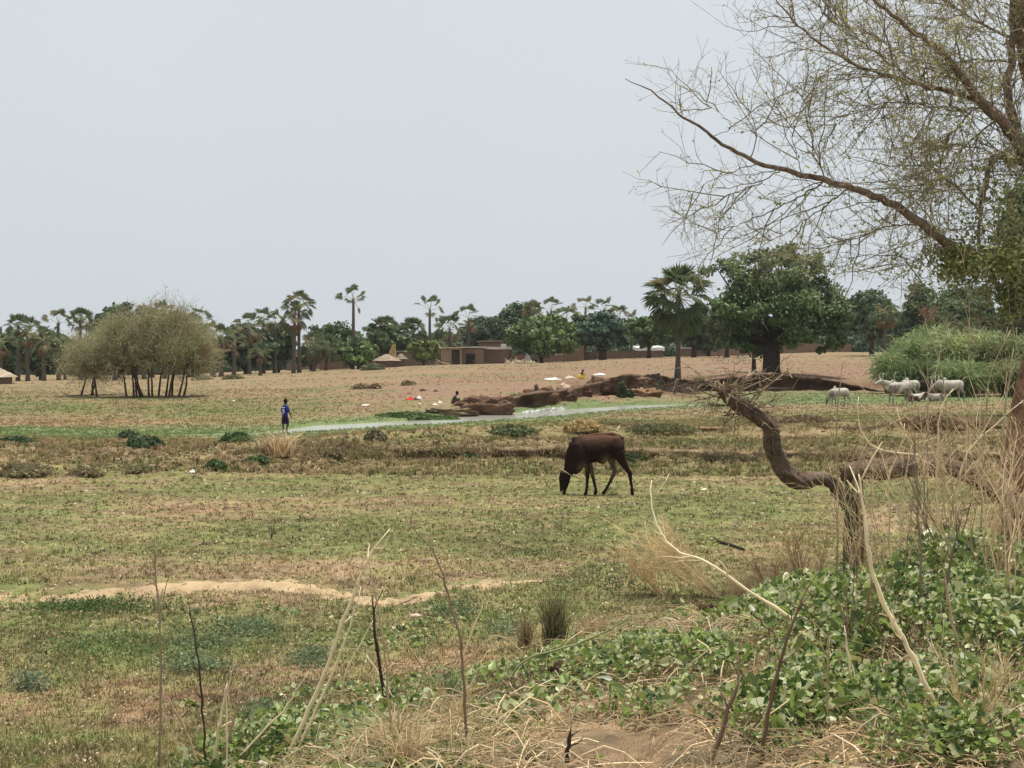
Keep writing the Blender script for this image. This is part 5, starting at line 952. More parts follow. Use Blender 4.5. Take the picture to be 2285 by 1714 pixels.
# sticks
def stick(name, label, cat, pts, rad, col, Y=None, group=None):
    P = np.array([at(u, v)+np.array([0, 0, .02]) if Y is None else W3(u, v, Y) for u, v in pts]); mb = MB(); tubes(mb, [P], [rad], col, 6); return tag(mb.build(name, 'bark', smooth=True, loc=tuple(P[0])), label, cat, group)
stick('stick', 'dark straight stick lying in the field below the bent trunk', 'stick', [(1602, 1214), (1630, 1220), (1660, 1229)], [.018, .02, .015], (.05, .04, .035))
stick('root', 'pale curved root poking out of the second bund behind the calf', 'root', [(1388, 950), (1380, 957), (1376, 966)], [.03, .045, .03], (.5, .4, .27))
def pile(label, u, v, hw, h, n, col, name='brush_pile', rr=.03, yspread=1.0, Y=None):
    O = at(u, v) if Y is None else gp((u-CU)*Y/F, Y); s = O[1]/F; mb = MB(); a = O+np.stack([rng.uniform(-1, 1, n)*hw*s, rng.uniform(-1, 1, n)*yspread, rng.uniform(0, .3, n)*h*s], 1); d = rnd_dir(n, .35); d[:, 1] *= .4; L_ = rng.uniform(.4, 1, n)[:, None]*hw*s
    e = a+d*L_; e[:, 2] = np.clip(e[:, 2], O[2], O[2]+h*s*rng.uniform(.5, 1.1, n)); m_ = (a+e)/2+rnd_dir(n)*.06*hw*s
    tubes(mb, np.stack([a, m_, e], 1), np.tile([rr, rr*.8, rr*.3], (n, 1)), np.array(col)[None]*rng.uniform(.5, 1.5, (n, 1)), 4); return tag(mb.build(name, 'bark', loc=tuple(O)), label, 'brushwood')
pile('dark brushwood pile at the foot of the tall fan palm', 1505, 880, 55, 34, 130, (.12, .085, .065), yspread=1.4)
pile('pale jumble of broken boards beside the lumpy roofed house', 962, 820, 16, 20, 50, (.42, .33, .24), rr=.06, Y=186)
pile('whitish heap of poles in front of the shaded wall', 1150, 813, 16, 14, 50, (.7, .6, .45), rr=.06, Y=190)
pile('whitish heap with a dark gap right of the pole heap', 1178, 814, 13, 10, 40, (.68, .58, .42), rr=.07, Y=190)
stick('beam', 'long pale beam leaning on the ground before the lumpy roofed house', 'beam', [(972, 803), (985, 810), (1006, 814)], [.12, .12, .12], (.4, .3, .2), 187)

# ================================================================== FALLEN TWISTED TRUNK
def poly(pts, Ys, n=None):
    P = np.array([W3(u, v, Y) for (u, v), Y in zip(pts, Ys)]); d = np.concatenate([[0], np.cumsum(np.linalg.norm(np.diff(P, axis=0), axis=1))]); n = n or len(P)*4; t_ = np.linspace(0, d[-1], n)
    Q_ = np.stack([np.interp(t_, d, P[:, i]) for i in range(3)], 1); k = np.array([.25, .5, .25])
    for _ in range(2): Q_[1:-1] = Q_[:-2]*.25+Q_[1:-1]*.5+Q_[2:]*.25
    return Q_, t_/d[-1]
def gnarled(mb, Q_, t_, rad, col, sides=16, amp=.13, seed=0):
    n = len(Q_); T = norm(np.gradient(Q_, axis=0)); A = norm(np.cross(T, [0.05, 1, 0.1])); B = np.cross(T, A); th = np.arange(sides)*2*np.pi/sides
    TH, TT = np.meshgrid(th, np.arange(n)*.35); nz = 1+(fbm(np.cos(TH)*1.4+5+seed, np.sin(TH)*1.4+TT*.35, .5, 3, 70+seed)-.5)*amp*4; rr = np.asarray(rad)[:, None]*nz
    V = Q_[:, None]+rr[..., None]*(np.cos(TH)[..., None]*A[:, None]+np.sin(TH)[..., None]*B[:, None]); b = (np.arange(n-1)*sides)[:, None]; j = np.arange(sides)[None]; j2 = (j+1) % sides
    cc = np.array(col)*(.65+.7*fbm(TH.ravel()*3, TT.ravel()*2, .6, 3, 80+seed)[:, None]); mb.add(V.reshape(-1, 3), [np.stack([b+j, b+j2, b+sides+j2, b+sides+j], -1).reshape(-1, 4), np.arange(sides)[::-1][None], ((n-1)*sides+np.arange(sides))[None]], cc)
YT = 11.4
pts = [(1612, 868), (1632, 892), (1662, 914), (1700, 935), (1721, 950), (1723, 982), (1729, 1012), (1746, 1044), (1775, 1070), (1797, 1076), (1822, 1067), (1845, 1068), (1862, 1084), (1878, 1110), (1892, 1128)]
Q_, t_ = poly(pts, np.linspace(11.1, 11.5, len(pts)), 70); t = thing('twisted_trunk', 'grey brown twisted dead trunk rising to a tangle of broken roots left of the stump', 'dead tree', tuple(W3(1892, 1128, 11.5)))
mb = MB(); gnarled(mb, Q_, t_, np.interp(t_, [0, .12, .3, .45, .65, .8, 1], np.array([12, 17, 18, 19, 19, 15, 13])*YT/F), (.15, .105, .075), amp=.24); mb.build('trunk', 'bark', t, True)
mb = MB(); c0 = W3(1640, 872, 11.1); N = 50; d = rnd_dir(N, .3); d[:, 0] *= 1.5; d[:, 1] *= .7; st = Q_[rng.integers(0, 18, N)]; L_ = rng.uniform(.1, .42, (N, 1))
R1 = np.stack([st, st+d*L_*.35+rnd_dir(N)*.02, st+d*L_*.7+rnd_dir(N)*.04, st+d*L_+rnd_dir(N)*.06], 1); tubes(mb, R1, np.tile([.008, .006, .0045, .002], (N, 1)), np.array([.26, .19, .13])*rng.uniform(.6, 1.5, (N, 1)), 5)
R2 = spawn(R1, 4, (.05, .2), (25, 75), 0, 4, .5); tubes(mb, R2, np.tile([.0035, .003, .0024, .0012], (len(R2), 1)), np.array([.34, .26, .16])*rng.uniform(.6, 1.5, (len(R2), 1)), 4)
for pp, r_ in (([(1660, 905), (1700, 870), (1735, 845), (1757, 828)], .009), ([(1757, 828), (1762, 835), (1768, 843)], .006), ([(1757, 828), (1760, 822)], .005), ([(1640, 890), (1605, 860), (1598, 850), (1580, 852), (1560, 843), (1535, 832)], .007), ([(1598, 850), (1588, 872), (1580, 888), (1575, 905), (1570, 920)], .006), ([(1600, 850), (1612, 862), (1622, 880)], .007),
               ([(1650, 880), (1660, 845), (1685, 828), (1700, 815), (1702, 802), (1680, 800)], .006), ([(1560, 890), (1545, 875), (1540, 862), (1520, 870)], .005), ([(1570, 920), (1560, 950), (1562, 985), (1548, 1010)], .003), ([(1690, 868), (1730, 880), (1760, 898), (1772, 912), (1770, 925)], .004), ([(1700, 838), (1720, 850), (1745, 846)], .004)):
    Qq, tq = poly(pp, [11.1+rng.uniform(-.15, .15) for _ in pp], 14); tubes(mb, [Qq], [np.linspace(r_, r_*.5, len(Qq))], (.40, .31, .2), 5)
mb.build('root_tangle', 'bark', t)
# lying log to the right
pts = [(1888, 1062), (1912, 1048), (1960, 1048), (2010, 1042), (2070, 1038), (2130, 1044), (2165, 1062), (2205, 1090), (2252, 1120), (2300, 1150)]
Q_, t_ = poly(pts, np.linspace(11.6, 12.2, len(pts)), 60); mb = MB(); gnarled(mb, Q_, t_, np.interp(t_, [0, .2, .5, .7, 1], np.array([20, 24, 20, 19, 17])*11.8/F), (.17, .115, .08), amp=.16, seed=3)
tag(mb.build('fallen_log', 'bark', smooth=True, loc=tuple(Q_[30])), 'ragged brown log lying behind the dry stalks at the right, littered with straw', 'log')
mb = MB(); N = 420; k_ = rng.integers(2, 58, N); b = Q_[k_]+np.stack([rng.normal(0, .12, N), rng.normal(0, .06, N)-.05, rng.uniform(-.08, .1, N)], 1); d = rnd_dir(N); d[:, 0] *= 2; d = norm(d)*rng.uniform(.06, .22, (N, 1)); tubes(mb, np.stack([b, b+d*.5+rnd_dir(N)*.01, b+d], 1), np.tile([.0035, .003, .002], (N, 1)), np.array([.45, .32, .19])*rng.uniform(.5, 1.4, (N, 1)), 3)
tag(mb.build('straw_debris', 'straw'), kind='stuff')
# split mossy stump
S0 = W3(1908, 1330, 10.7); z0 = float(gz(S0[:1], S0[1:2])[0]); t = thing('stump', 'short fibrous post, green on the left and rusty on the right, under the bent trunk', 'stump', (S0[0], 10.7, z0)); mb = MB()
N = 150; th = rng.uniform(0, 2*np.pi, N); rr = .075*rng.uniform(.5, 1, N); b = np.stack([S0[0]+np.cos(th)*rr, 10.7+np.sin(th)*rr, np.full(N, z0-.05)], 1); top = W3(1905, 1085, 10.7); hh = (top[2]-z0)*rng.uniform(.55, 1.06, N); e = b+np.stack([rng.normal(0, .015, N), rng.normal(0, .015, N), hh+.05], 1); e[:, :2] += (b[:, :2]-[S0[0], 10.7])*-.15
cc = np.where((np.cos(th) < -.1)[:, None], np.array([[.15, .15, .075]]), np.array([[.30, .20, .12]]))*rng.uniform(.6, 1.3, (N, 1)); tubes(mb, np.stack([b, (b+e)/2, e], 1), np.tile([.020, .017, .007], (N, 1)), cc, 5); mb.build('fibres', 'bark', t)
mb = MB(); tubes(mb, [[b.mean(0), (S0[0], 10.7, z0+(top[2]-z0)*.5), (S0[0], 10.7, z0+(top[2]-z0)*.9)]], [[.07, .06, .045]], (.14, .10, .07), 10); mb.build('core', 'bark', t, True)
S0 = W3(1248, 1440, 9.0)

# ================================================================== OVERHANGING TREE AT THE RIGHT
KT = 1.5
OT = thing('bare_tree', 'nearly leafless tree reaching in from the right with long arching twigs against the sky', 'tree', (W3(2290, 1300, 9.6*KT)[0], 9.6*KT, float(gz(W3(2290, 1300, 9.6*KT)[:1], np.array([9.6*KT]))[0])))
bk = (.22, .15, .10); mt = MB(); zb = OT.location.z
Q_, t_ = poly([(2275, 1330), (2272, 1150), (2280, 1000), (2310, 850), (2370, 650), (2400, 450), (2370, 300), (2300, 130), (2290, -60), (2310, -250)], np.array([9.6, 9.6, 9.6, 9.6, 9.6, 9.6, 9.7, 9.8, 9.8, 9.9])*KT, 60)
gnarled(mt, Q_, t_, np.interp(t_, [0, .1, .3, .6, .8, 1], np.array([.16, .12, .12, .13, .09, .05])*KT), (.30, .165, .10), 18, .1, 7); mt.build('trunk', 'bark', OT, True)
LIMBS = [ # points, radius start px, end px, depth start, end
 ([(2400, 560), (2285, 590), (2200, 582), (2122, 556), (2090, 525), (2056, 500), (1988, 452), (1920, 426), (1840, 400), (1760, 384), (1692, 364), (1640, 340), (1592, 308), (1532, 268), (1480, 224), (1428, 184), (1395, 176)], 26, 1.2, 9.6, 8.6),
 ([(2395, 440), (2330, 390), (2285, 345), (2258, 296), (2200, 240), (2160, 192), (2100, 108), (2040, 72), (1992, 36), (1940, -10), (1890, -60)], 30, 3, 9.6, 9.0),
 ([(2258, 290), (2215, 240), (2160, 215), (2100, 200), (2060, 192), (2000, 176), (1912, 148), (1840, 108), (1784, 60), (1728, -8)], 13, 2, 9.5, 9.1),
 ([(2050, 190), (2000, 152), (1940, 108), (1880, 68), (1820, 12), (1790, -30)], 5, 1.5, 9.3, 9.6),
 ([(2268, 300), (2245, 200), (2262, 110), (2255, 40), (2268, -60)], 20, 10, 9.6, 9.9),
 ([(2395, 420), (2290, 366), (2250, 355), (2212, 344), (2204, 400), (2188, 464), (2182, 520), (2185, 570)], 15, 5, 9.6, 9.3),
 ([(2185, 470), (2160, 445), (2140, 420), (2100, 390), (2040, 364), (1980, 372), (1930, 395)], 5, 1, 9.3, 8.9),
 ([(2190, 238), (2150, 250), (2090, 240), (2040, 232), (1980, 225), (1900, 250), (1860, 285)], 5, 1, 9.5, 9.2),
 ([(2170, 245), (2120, 300), (2075, 335), (2065, 370), (2040, 400)], 4.5, 1, 9.5, 9.7),
 ([(1840, 402), (1800, 430), (1760, 452), (1680, 488), (1600, 516), (1575, 535), (1560, 558)], 3.5, .8, 9.1, 8.8),
 ([(1896, 422), (1850, 452), (1820, 476), (1752, 520), (1700, 550), (1672, 572)], 3, .8, 9.2, 9.5),
 ([(1740, 384), (1680, 416), (1600, 444), (1560, 470), (1528, 492)], 2.6, .7, 9.0, 8.6), ([(1688, 366), (1630, 385), (1580, 404), (1532, 444)], 2.2, .7, 8.9, 9.2),
 ([(2056, 502), (2010, 499), (1960, 508), (1920, 530), (1880, 544), (1800, 556)], 3.5, .8, 9.3, 9.6), ([(1840, 400), (1812, 316), (1796, 200), (1790, 150)], 2.6, .6, 9.1, 8.9), ([(1676, 350), (1690, 300), (1672, 240), (1648, 200)], 2.4, .6, 8.9, 8.7),
 ([(1788, 388), (1772, 320), (1752, 250)], 2, .6, 9.0, 9.2), ([(1588, 305), (1640, 285), (1560, 215), (1545, 190)], 1.5, .5, 8.8, 8.9), ([(2100, 545), (2070, 545), (2045, 570), (2005, 593), (1980, 590)], 2, .7, 9.4, 9.2),
 ([(2230, 262), (2150, 330), (2110, 380), (2050, 420), (1990, 470)], 4, 1, 9.6, 10.2), ([(2300, 100), (2200, 60), (2120, 10), (2060, -40)], 7, 2, 9.8, 10.4), ([(2262, 140), (2180, 130), (2080, 150), (1990, 110), (1930, 60)], 4, 1, 9.7, 10.3), ([(2290, 20), (2340, 100), (2250, 200), (2180, 180), (2110, 170)], 4, 1, 9.8, 9.2),
 ([(2330, 300), (2260, 420), (2235, 500), (2215, 560)], 5, 2, 9.7, 9.5), ([(2240, 100), (2290, 60), (2330, -20)], 5, 2, 9.8, 9.7), ([(2380, 560), (2310, 620), (2260, 640), (2200, 630)], 9, 2, 9.5, 9.3)]
allL = []; dens = []
for i_, (pp, r0_, r1_, y0_, y1_) in enumerate(LIMBS):
    Qq, tq = poly(pp, np.interp(np.linspace(0, 1, len(pp)), [0, 1], [y0_*KT, y1_*KT]), max(12, len(pp)*4)); Qq[1:-1] += rng.normal(0, .006*KT, Qq[1:-1].shape)
    m_ = MB(); tubes(m_, [Qq], [np.interp(tq, [0, 1], [r0_, r1_])**1.0*9.4*KT/F*np.where(tq < 2, 1, 1)*.5*1.15], bk if r0_ > 6 else (.20, .16, .09), 8 if r0_ > 6 else 5); m_.build('limb', 'bark', OT, True)
    idx = np.linspace(0, len(Qq)-1, 12).astype(int); allL.append(Qq[idx])
A_ = np.array(allL)
s1 = spawn(A_, 17, (.22*KT, .75*KT), (30, 70), .15, 6, .22, .1, .03, .62); xr = s1[:, 0, 0]; keep = rng.random(len(s1)) < np.clip(.35+(xr/KT-1.3)*.4, .35, 1); s1 = s1[keep]
s1b = spawn(A_[[1, 2, 3, 4, 5, 7, 19, 20, 21, 22]], 18, (.4*KT, 1.1*KT), (30, 80), .1, 6, .3, .2, .03, .5)
tw = MB(); S1 = np.concatenate([s1, s1b]); tubes(tw, S1, np.tile(KT*np.array([.0046, .004, .0034, .003, .0025, .0016]), (len(S1), 1)), (.26, .21, .13), 4, False)
s2 = spawn(S1, 6, (.08*KT, .32*KT), (30, 75), .12, 4, .3, .12, .08); tubes(tw, s2, np.tile(KT*np.array([.0022, .002, .0017, .0012]), (len(s2), 1)), (.36, .30, .20), 3, False)
s3 = spawn(s2, 2, (.03*KT, .12*KT), (30, 80), .1, 3, .3, .2, .1); tubes(tw, s3, np.tile(KT*np.array([.0015, .0013, .001]), (len(s3), 1)), (.42, .35, .24), 3, False)
o = tw.build('twigs', 'bark', OT); o['kind'] = 'stuff'
lf = MB(); pool = np.concatenate([S1[:, 1:].reshape(-1, 3), s2.reshape(-1, 3)]); n = 15000; k_ = rng.integers(0, len(pool), n); P = pool[k_]; uv = P[:, 0]/P[:, 1]*F+CU
keep = rng.random(n) < np.clip(.25+(uv-1700)/500, .18, 1); P = P[keep]+rng.normal(0, .012*KT, (keep.sum(), 3)); n = len(P)
cards(lf, P, .011*KT*rng.uniform(.6, 1.6, n), np.array([.34, .34, .12])*rng.uniform(.6, 1.4, (n, 1)), None, .5)
# leafier mass low on the right around the lowest limb
N = 2400; cq = [(2100+rng.random()*200, 588+rng.normal(0, 20), rng.uniform(8, 22)) for _ in range(34)]; c_ = np.array([W3(cq[q][0]+cq[q][2]*a, cq[q][1]+cq[q][2]*b, 9.45*KT) for q, a, b in zip(rng.integers(0, 34, N), rng.normal(0, 1, N), rng.normal(0, 1, N))]); c_[:, 1] += rng.normal(0, .35, N); cut = (c_[:, 0]/c_[:, 1]*F+CU) > 2040; c_ = c_[cut]
cards(lf, c_, .017*KT*rng.uniform(.6, 1.5, len(c_)), np.array([.24, .26, .09])*rng.uniform(.5, 1.4, (len(c_), 1)), None, .6)
N = 900; c_ = np.array([W3(2225+70*a, 500+75*b, 9.4*KT) for a, b in zip(rng.normal(0, .8, N), rng.normal(0, 1, N))]); c_[:, 1] += rng.normal(0, .3, N); cards(lf, c_, .016*KT*rng.uniform(.6, 1.5, N), np.array([.25, .26, .10])*rng.uniform(.5, 1.4, (N, 1)), None, .6)
N = 500; c_ = np.array([W3(2262+25*a, 660+24*b, 9.4*KT) for a, b in zip(rng.normal(0, .8, N), rng.normal(0, 1, N))]); cards(lf, c_, .02*KT*rng.uniform(.6, 1.4, N), np.array([.24, .26, .09])*rng.uniform(.5, 1.4, (N, 1)), None, .6)
o = lf.build('leaves', 'leaf', OT); o['kind'] = 'stuff'
tree('dark green dense tree filling the right edge behind the bare branches', 2330, 385, 95, 690, 800, 60, G1, 16000, .12, tr=.3)

# ================================================================== LOW VEGETATION (nobody could count it)
def scatter(n, u0, u1, v0, v1, mode='uv', zref=2.28):
    U = rng.uniform(u0, u1, n); V = rng.uniform(v0, v1, n); Y = zref*F/(V-HV); X = (U-CU)*Y/F; Z = gz(X, Y); return U, HV-Z*F/Y, X, Y, Z
def tuft_field(name, n, area, hr, wr, nb, palette=None, seed=0, cond=None, wk=.0005, dry=.12, zref=2.28, vbias=1.0, lean=.7):
    U, V, X, Y, Z = scatter(n, *area, zref=zref)
    if cond is not None: k = cond(U, V, X, Y, Z); U, V, X, Y, Z = U[k], V[k], X[k], Y[k], Z[k]
    n = len(X); c = gcol(X, Y, Z) if palette is None else np.tile(palette, (n, 1)); q = rng.random(n)[:, None]; cl = fbm(X, Y, .5, 3, 500+seed)[:, None]
    c = c*rng.uniform(.75, 1.5, (n, 1))*(.8+.5*cl)
    c = np.where(q < dry, np.array([.40, .31, .17])*rng.uniform(.7, 1.25, (n, 1)), c); c = np.where((q > .93), np.array([.10, .075, .045]), c); c = np.where((q > .80) & (q < .93), np.array([.11, .15, .05]), c)
    B = np.repeat(np.stack([X, Y, Z-.005], 1), nb, 0); sp = np.repeat(wr[0]+rng.random(n)*(wr[1]-wr[0]), nb)[:, None]; B = B+np.concatenate([rng.normal(0, 1, (n*nb, 2))*sp, np.zeros((n*nb, 1))], 1)
    h = np.repeat(rng.uniform(hr[0], hr[1], n)*(.5+cl[:, 0]), nb)*rng.uniform(.6, 1.2, n*nb); wd = np.maximum(.004, np.repeat(Y, nb)*wk)*rng.uniform(.6, 1.4, n*nb)
    mb = MB(); blades(mb, B, h, wd, np.repeat(c, nb, 0)*rng.uniform(.85, 1.15, (n*nb, 1))*vbias, lean, .4); o = mb.build(name, 'grass'); o['kind'] = 'stuff'; return o
tuft_field('field_grass', 52000, (-60, 2350, 1032, 1760), (.018, .055), (.008, .03), 5, seed=1, cond=lambda U, V, X, Y, Z: (np.abs(V-np.interp(U, PU, PV)) > 9) | (U > 1235) | (rng.random(len(U)) < .12))
tuft_field('bund_grass', 15000, (-60, 2350, 965, 1045), (.04, .14), (.01, .05), 6, seed=2, dry=.4, zref=2.15, wk=.0007)
# stream side and far grass
def far_grass(name, n, Y0, Y1, u0, u1, hr, colf=None, wk=.0006, seed=3, dry=.05, power=1.0, cond=None, nb=3):
    t_ = rng.random(n); Y = 1/(1/Y0+(1/Y1-1/Y0)*t_); U = rng.uniform(u0, u1, n); X = (U-CU)*Y/F; Z = gz(X, Y); sn = np.interp(U, SU, SN); sf = np.interp(U, SU, SFr)
    k = ~((Y > sn-.1) & (Y < sf+.1) & (U > 600) & (U < 1570))
    if cond is not None: k &= cond(U, HV-Z*F/Y, X, Y, Z)
    X, Y, Z, U = X[k], Y[k], Z[k], U[k]; n = len(X); c = gcol(X, Y, Z); cl = fbm(X, Y, 1.6, 3, 600+seed)[:, None]; c = c*rng.uniform(.85, 1.4, (n, 1))*(.85+.5*cl); c = np.where(rng.random(n)[:, None] < dry, np.array([.40, .31, .18])*rng.uniform(.8, 1.2, (n, 1)), c)
    B = np.repeat(np.stack([X, Y, Z-.01], 1), nb, 0)+np.concatenate([rng.normal(0, .05, (n*nb, 2)), np.zeros((n*nb, 1))], 1); mb = MB(); blades(mb, B, np.repeat(rng.uniform(hr[0], hr[1], n)*(.4+1.2*cl[:, 0]), nb), np.repeat(Y, nb)*wk, np.repeat(c, nb, 0), .6, .4); o = mb.build(name, 'grass'); o['kind'] = 'stuff'
far_grass('meadow_grass', 26000, 36, 62, -80, 2350, (.03, .09), seed=4, dry=.10)
far_grass('stream_grass', 26000, 50, 104, -80, 2350, (.03, .10), seed=3, cond=lambda U, V, X, Y, Z: (V > 868) & (rng.random(len(U)) > .97*blob(U, V, 1010, 880, 190, 26)))
far_grass('slope_grass', 12000, 90, 215, -80, 2350, (.02, .11), seed=5, dry=.5, cond=lambda U, V, X, Y, Z: (fbm(X, Y, 9, 3, 8) > .48))
# dry leaf litter on the field
U, V, X, Y, Z = scatter(38000, -60, 2350, 1030, 1750); n = len(X); mb = MB(); cards(mb, np.stack([X, Y, Z+rng.uniform(.004, .03, n)], 1), np.clip(.0009*Y, .008, .07)*rng.uniform(.5, 1.8, n), np.array([[.50, .40, .25]])*rng.uniform(.4, 1.35, (n, 1))*np.where(rng.random((n, 1)) < .3, np.array([[.75, .6, .5]]), 1), np.tile([[0, -.3, .9]], (n, 1)), .5, .5); o = mb.build('leaf_litter', 'straw'); o['kind'] = 'stuff'
# small clods
U, V, X, Y, Z = scatter(5200, -60, 2350, 985, 1740); n = len(X); r = np.clip(.0009*Y, .006, .06)*rng.uniform(.5, 1.6, n); th = np.arange(5)*2*np.pi/5
ring = np.stack([np.cos(th), np.sin(th), 0*th], 1)[None]*r[:, None, None]*rng.uniform(.7, 1.3, (n, 5, 1)); C_ = np.stack([X, Y, Z-.004], 1)[:, None]; top = C_+np.array([0, 0, .75])*r[:, None, None]; V_ = np.concatenate([C_+ring, C_+ring*.6+np.array([0, 0, .6])*r[:, None, None], top], 1)
j = np.arange(5); i_ = (np.arange(n)*11)[:, None, None]; f1 = (i_+np.stack([j, (j+1) % 5, (j+1) % 5+5, j+5], -1)[None]).reshape(-1, 4); f2 = (i_+np.stack([j+5, (j+1) % 5+5, np.full(5, 10)], -1)[None]).reshape(-1, 3)
mb = MB(); mb.add(V_.reshape(-1, 3), [f1, f2], np.repeat(np.array([[.22, .145, .09]])*rng.uniform(.4, 1.3, (n, 1)), 11, 0)); o = mb.build('earth_clods', 'ground'); o['kind'] = 'stuff'
U = rng.uniform(-60, 2350, 5200); yc_ = np.interp(U, [0, 500, 900, 1250, 1700, 2300], [29.0, 30.0, 32.5, 32.5, 31.6, 31.0]); sec = rng.random(5200) < .3; yc_ = np.where(sec, np.interp(U, [700, 1000, 1300, 1700, 2300], [39.5, 40.5, 43.5, 43.8, 42.5]), yc_)
Y = yc_+rng.normal(-.2, .75, 5200)*np.interp(U, [0, 700, 900], [2.2, 1.6, 1.0]); X = (U-CU)*Y/F; Z = gz(X, Y); n = 5200; r = rng.uniform(.02, .075, n)*(.2+1.3*fbm(X, Y, 1.2, 2, 88)); ring = np.stack([np.cos(th[:1])*0, th[:1]*0, th[:1]*0], 1)
th = np.arange(6)*2*np.pi/6; ring = np.stack([np.cos(th), np.sin(th), 0*th], 1)[None]*r[:, None, None]*rng.uniform(.6, 1.4, (n, 6, 1)); C_ = np.stack([X, Y, Z-.02], 1)[:, None]; top = C_+np.concatenate([rng.normal(0, .2, (n, 1, 2)), np.full((n, 1, 1), .9)], 2)*r[:, None, None]; V_ = np.concatenate([C_+ring, C_+ring*.8+np.array([0, 0, .6])*r[:, None, None], top], 1)
j = np.arange(6); i_ = (np.arange(n)*13)[:, None, None]; f1 = (i_+np.stack([j, (j+1) % 6, (j+1) % 6+6, j+6], -1)[None]).reshape(-1, 4); f2 = (i_+np.stack([j+6, (j+1) % 6+6, np.full(6, 12)], -1)[None]).reshape(-1, 3)
mb = MB(); mb.add(V_.reshape(-1, 3), [f1, f2], np.repeat(np.array([[.25, .18, .105]])*rng.uniform(.5, 1.2, (n, 1)), 13, 0)); o = mb.build('bund_clods', 'ground'); o['kind'] = 'stuff'
# blue green creeping weeds of the near field
mb = MB()
for (u, v, ru, rv, n, c) in [(455, 1430, 75, 18, 1500, (.20, .24, .12)), (440, 1482, 62, 12, 1400, (.20, .25, .13)), (560, 1395, 60, 22, 1200, (.16, .215, .11)), (65, 1530, 45, 9, 500, (.18, .23, .14)), (690, 1470, 45, 18, 700, (.17, .22, .12)), (1130, 1400, 60, 25, 700, (.16, .2, .11)), (590, 1590, 50, 15, 600, (.20, .25, .13)), (230, 1350, 170, 16, 1800, (.09, .15, .045)), (170, 1345, 90, 10, 900, (.07, .12, .04)), (1010, 1360, 70, 25, 700, (.10, .15, .07)), (250, 1440, 240, 40, 1900, (.10, .16, .05)), (1330, 1300, 160, 25, 1600, (.10, .14, .05)), (1180, 1235, 100, 12, 600, (.1, .14, .05))]:
    U = u+rng.normal(0, .55, n)*ru; V = v+rng.normal(0, .55, n)*rv; Y = 2.24*F/(V-HV); X = (U-CU)*Y/F; Z = gz(X, Y); cards(mb, np.stack([X, Y, Z+.11*rng.random(n)**1.3*(.4+fbm(X, Y, .15, 2, 9))], 1), .011*rng.uniform(.6, 1.6, n), np.array([c])*rng.uniform(.6, 1.3, (n, 1)), np.tile([[0, 0, 1.0]], (n, 1)), .6, .4)
o = mb.build('creeping_weeds', 'leaf'); o['kind'] = 'stuff'
# ---- vine ground cover on the bank
VB = [(640, 1660, 120, 50, 1.0, .13), (2150, 1690, 260, 40, .7, .1), (2110, 1270, 180, 60, 1.4, .28), (2010, 1400, 240, 75, 1.4, .26), (2200, 1480, 160, 110, 1.2, .20), (1800, 1420, 140, 60, 1.2, .17), (1560, 1500, 190, 50, .95, .10), (1400, 1480, 150, 55, .9, .09), (1150, 1530, 170, 45, .75, .10), (1600, 1610, 260, 60, .95, .12), (1850, 1560, 160, 60, .8, .12), (2100, 1640, 200, 60, .75, .10), (1480, 1690, 110, 30, .9, .12), (740, 1610, 130, 55, .9, .11), (900, 1570, 90, 40, .8, .10), (560, 1690, 100, 35, .8, .10), (1700, 1370, 120, 30, .8, .09), (1300, 1590, 170, 22, .6, .08), (880, 1690, 60, 30, .35, .08), (1550, 1350, 90, 30, .5, .08), (2250, 1200, 60, 60, .9, .2), (1980, 1230, 60, 35, .8, .16)]
def vden(u, v):
    d = 0; h = 0
    for cu, cv, ru, rv, a, t_ in VB: b = blob(u, v, cu, cv, ru, rv); d = d+a*b; h = h+t_*b
    d = d-1.2*blob(u, v, 1350, 1665, 150, 38)-.7*blob(u, v, 1760, 1455, 70, 16)-.6*blob(u, v, 1650, 1545, 80, 16)-.5*blob(u, v, 1560, 1440, 40, 14)
    return d, np.minimum(h, .36)
def heart(mb, C, s, N, H, col):
    n = len(C); N = norm(N); H = norm(H-(H*N).sum(1, keepdims=True)*N); S = np.cross(H, N)
    o2 = np.array([(0, 0), (.30, -.14), (.50, .12), (.40, .55), (0, 1), (-.40, .55), (-.50, .12), (-.30, -.14)]); fold = rng.uniform(.05, .55, (n, 1, 1)); curl = rng.uniform(-.25, .15, (n, 1, 1))
    V = C[:, None]+s[:, None, None]*(o2[None, :, :1]*S[:, None]+(o2[None, :, 1:]-.3)*H[:, None]+(np.abs(o2[None, :, :1])*fold+curl*o2[None, :, 1:]**2)*N[:, None]); i = (np.arange(n)*8)[:, None]
    mb.add(V.reshape(-1, 3), np.concatenate([i+np.array([[0, 1, 2, 3, 4]]), i+np.array([[0, 4, 5, 6, 7]])]), np.repeat(col, 8, 0))
def bank_pts(n, u0=380, u1=2420, y0=4.0, y1=12.8):
    Y = y0*(y1/y0)**rng.random(n); U = rng.uniform(u0, u1, n); X = (U-CU)*Y/F; Z = gz(X, Y); return U, HV-Z*F/Y, X, Y, Z
U, V, X, Y, Z = bank_pts(190000); d, h = vden(U, V); cl = fbm(X, Y, .35, 3, 700); cl2 = fbm(X, Y, .8, 2, 701); k = rng.random(len(U)) < np.clip((d*1.05-.1+(cl-.5)*2.4+(cl2-.5)*1.6)*.42, 0, .55); U, V, X, Y, Z, h, cl = [a[k] for a in (U, V, X, Y, Z, h, cl)]; n = len(U)
hz = h*(.35+1.1*cl)*rng.random(n)**.55+.015; C_ = np.stack([X, Y, Z+hz], 1); q = rng.random(n)[:, None]
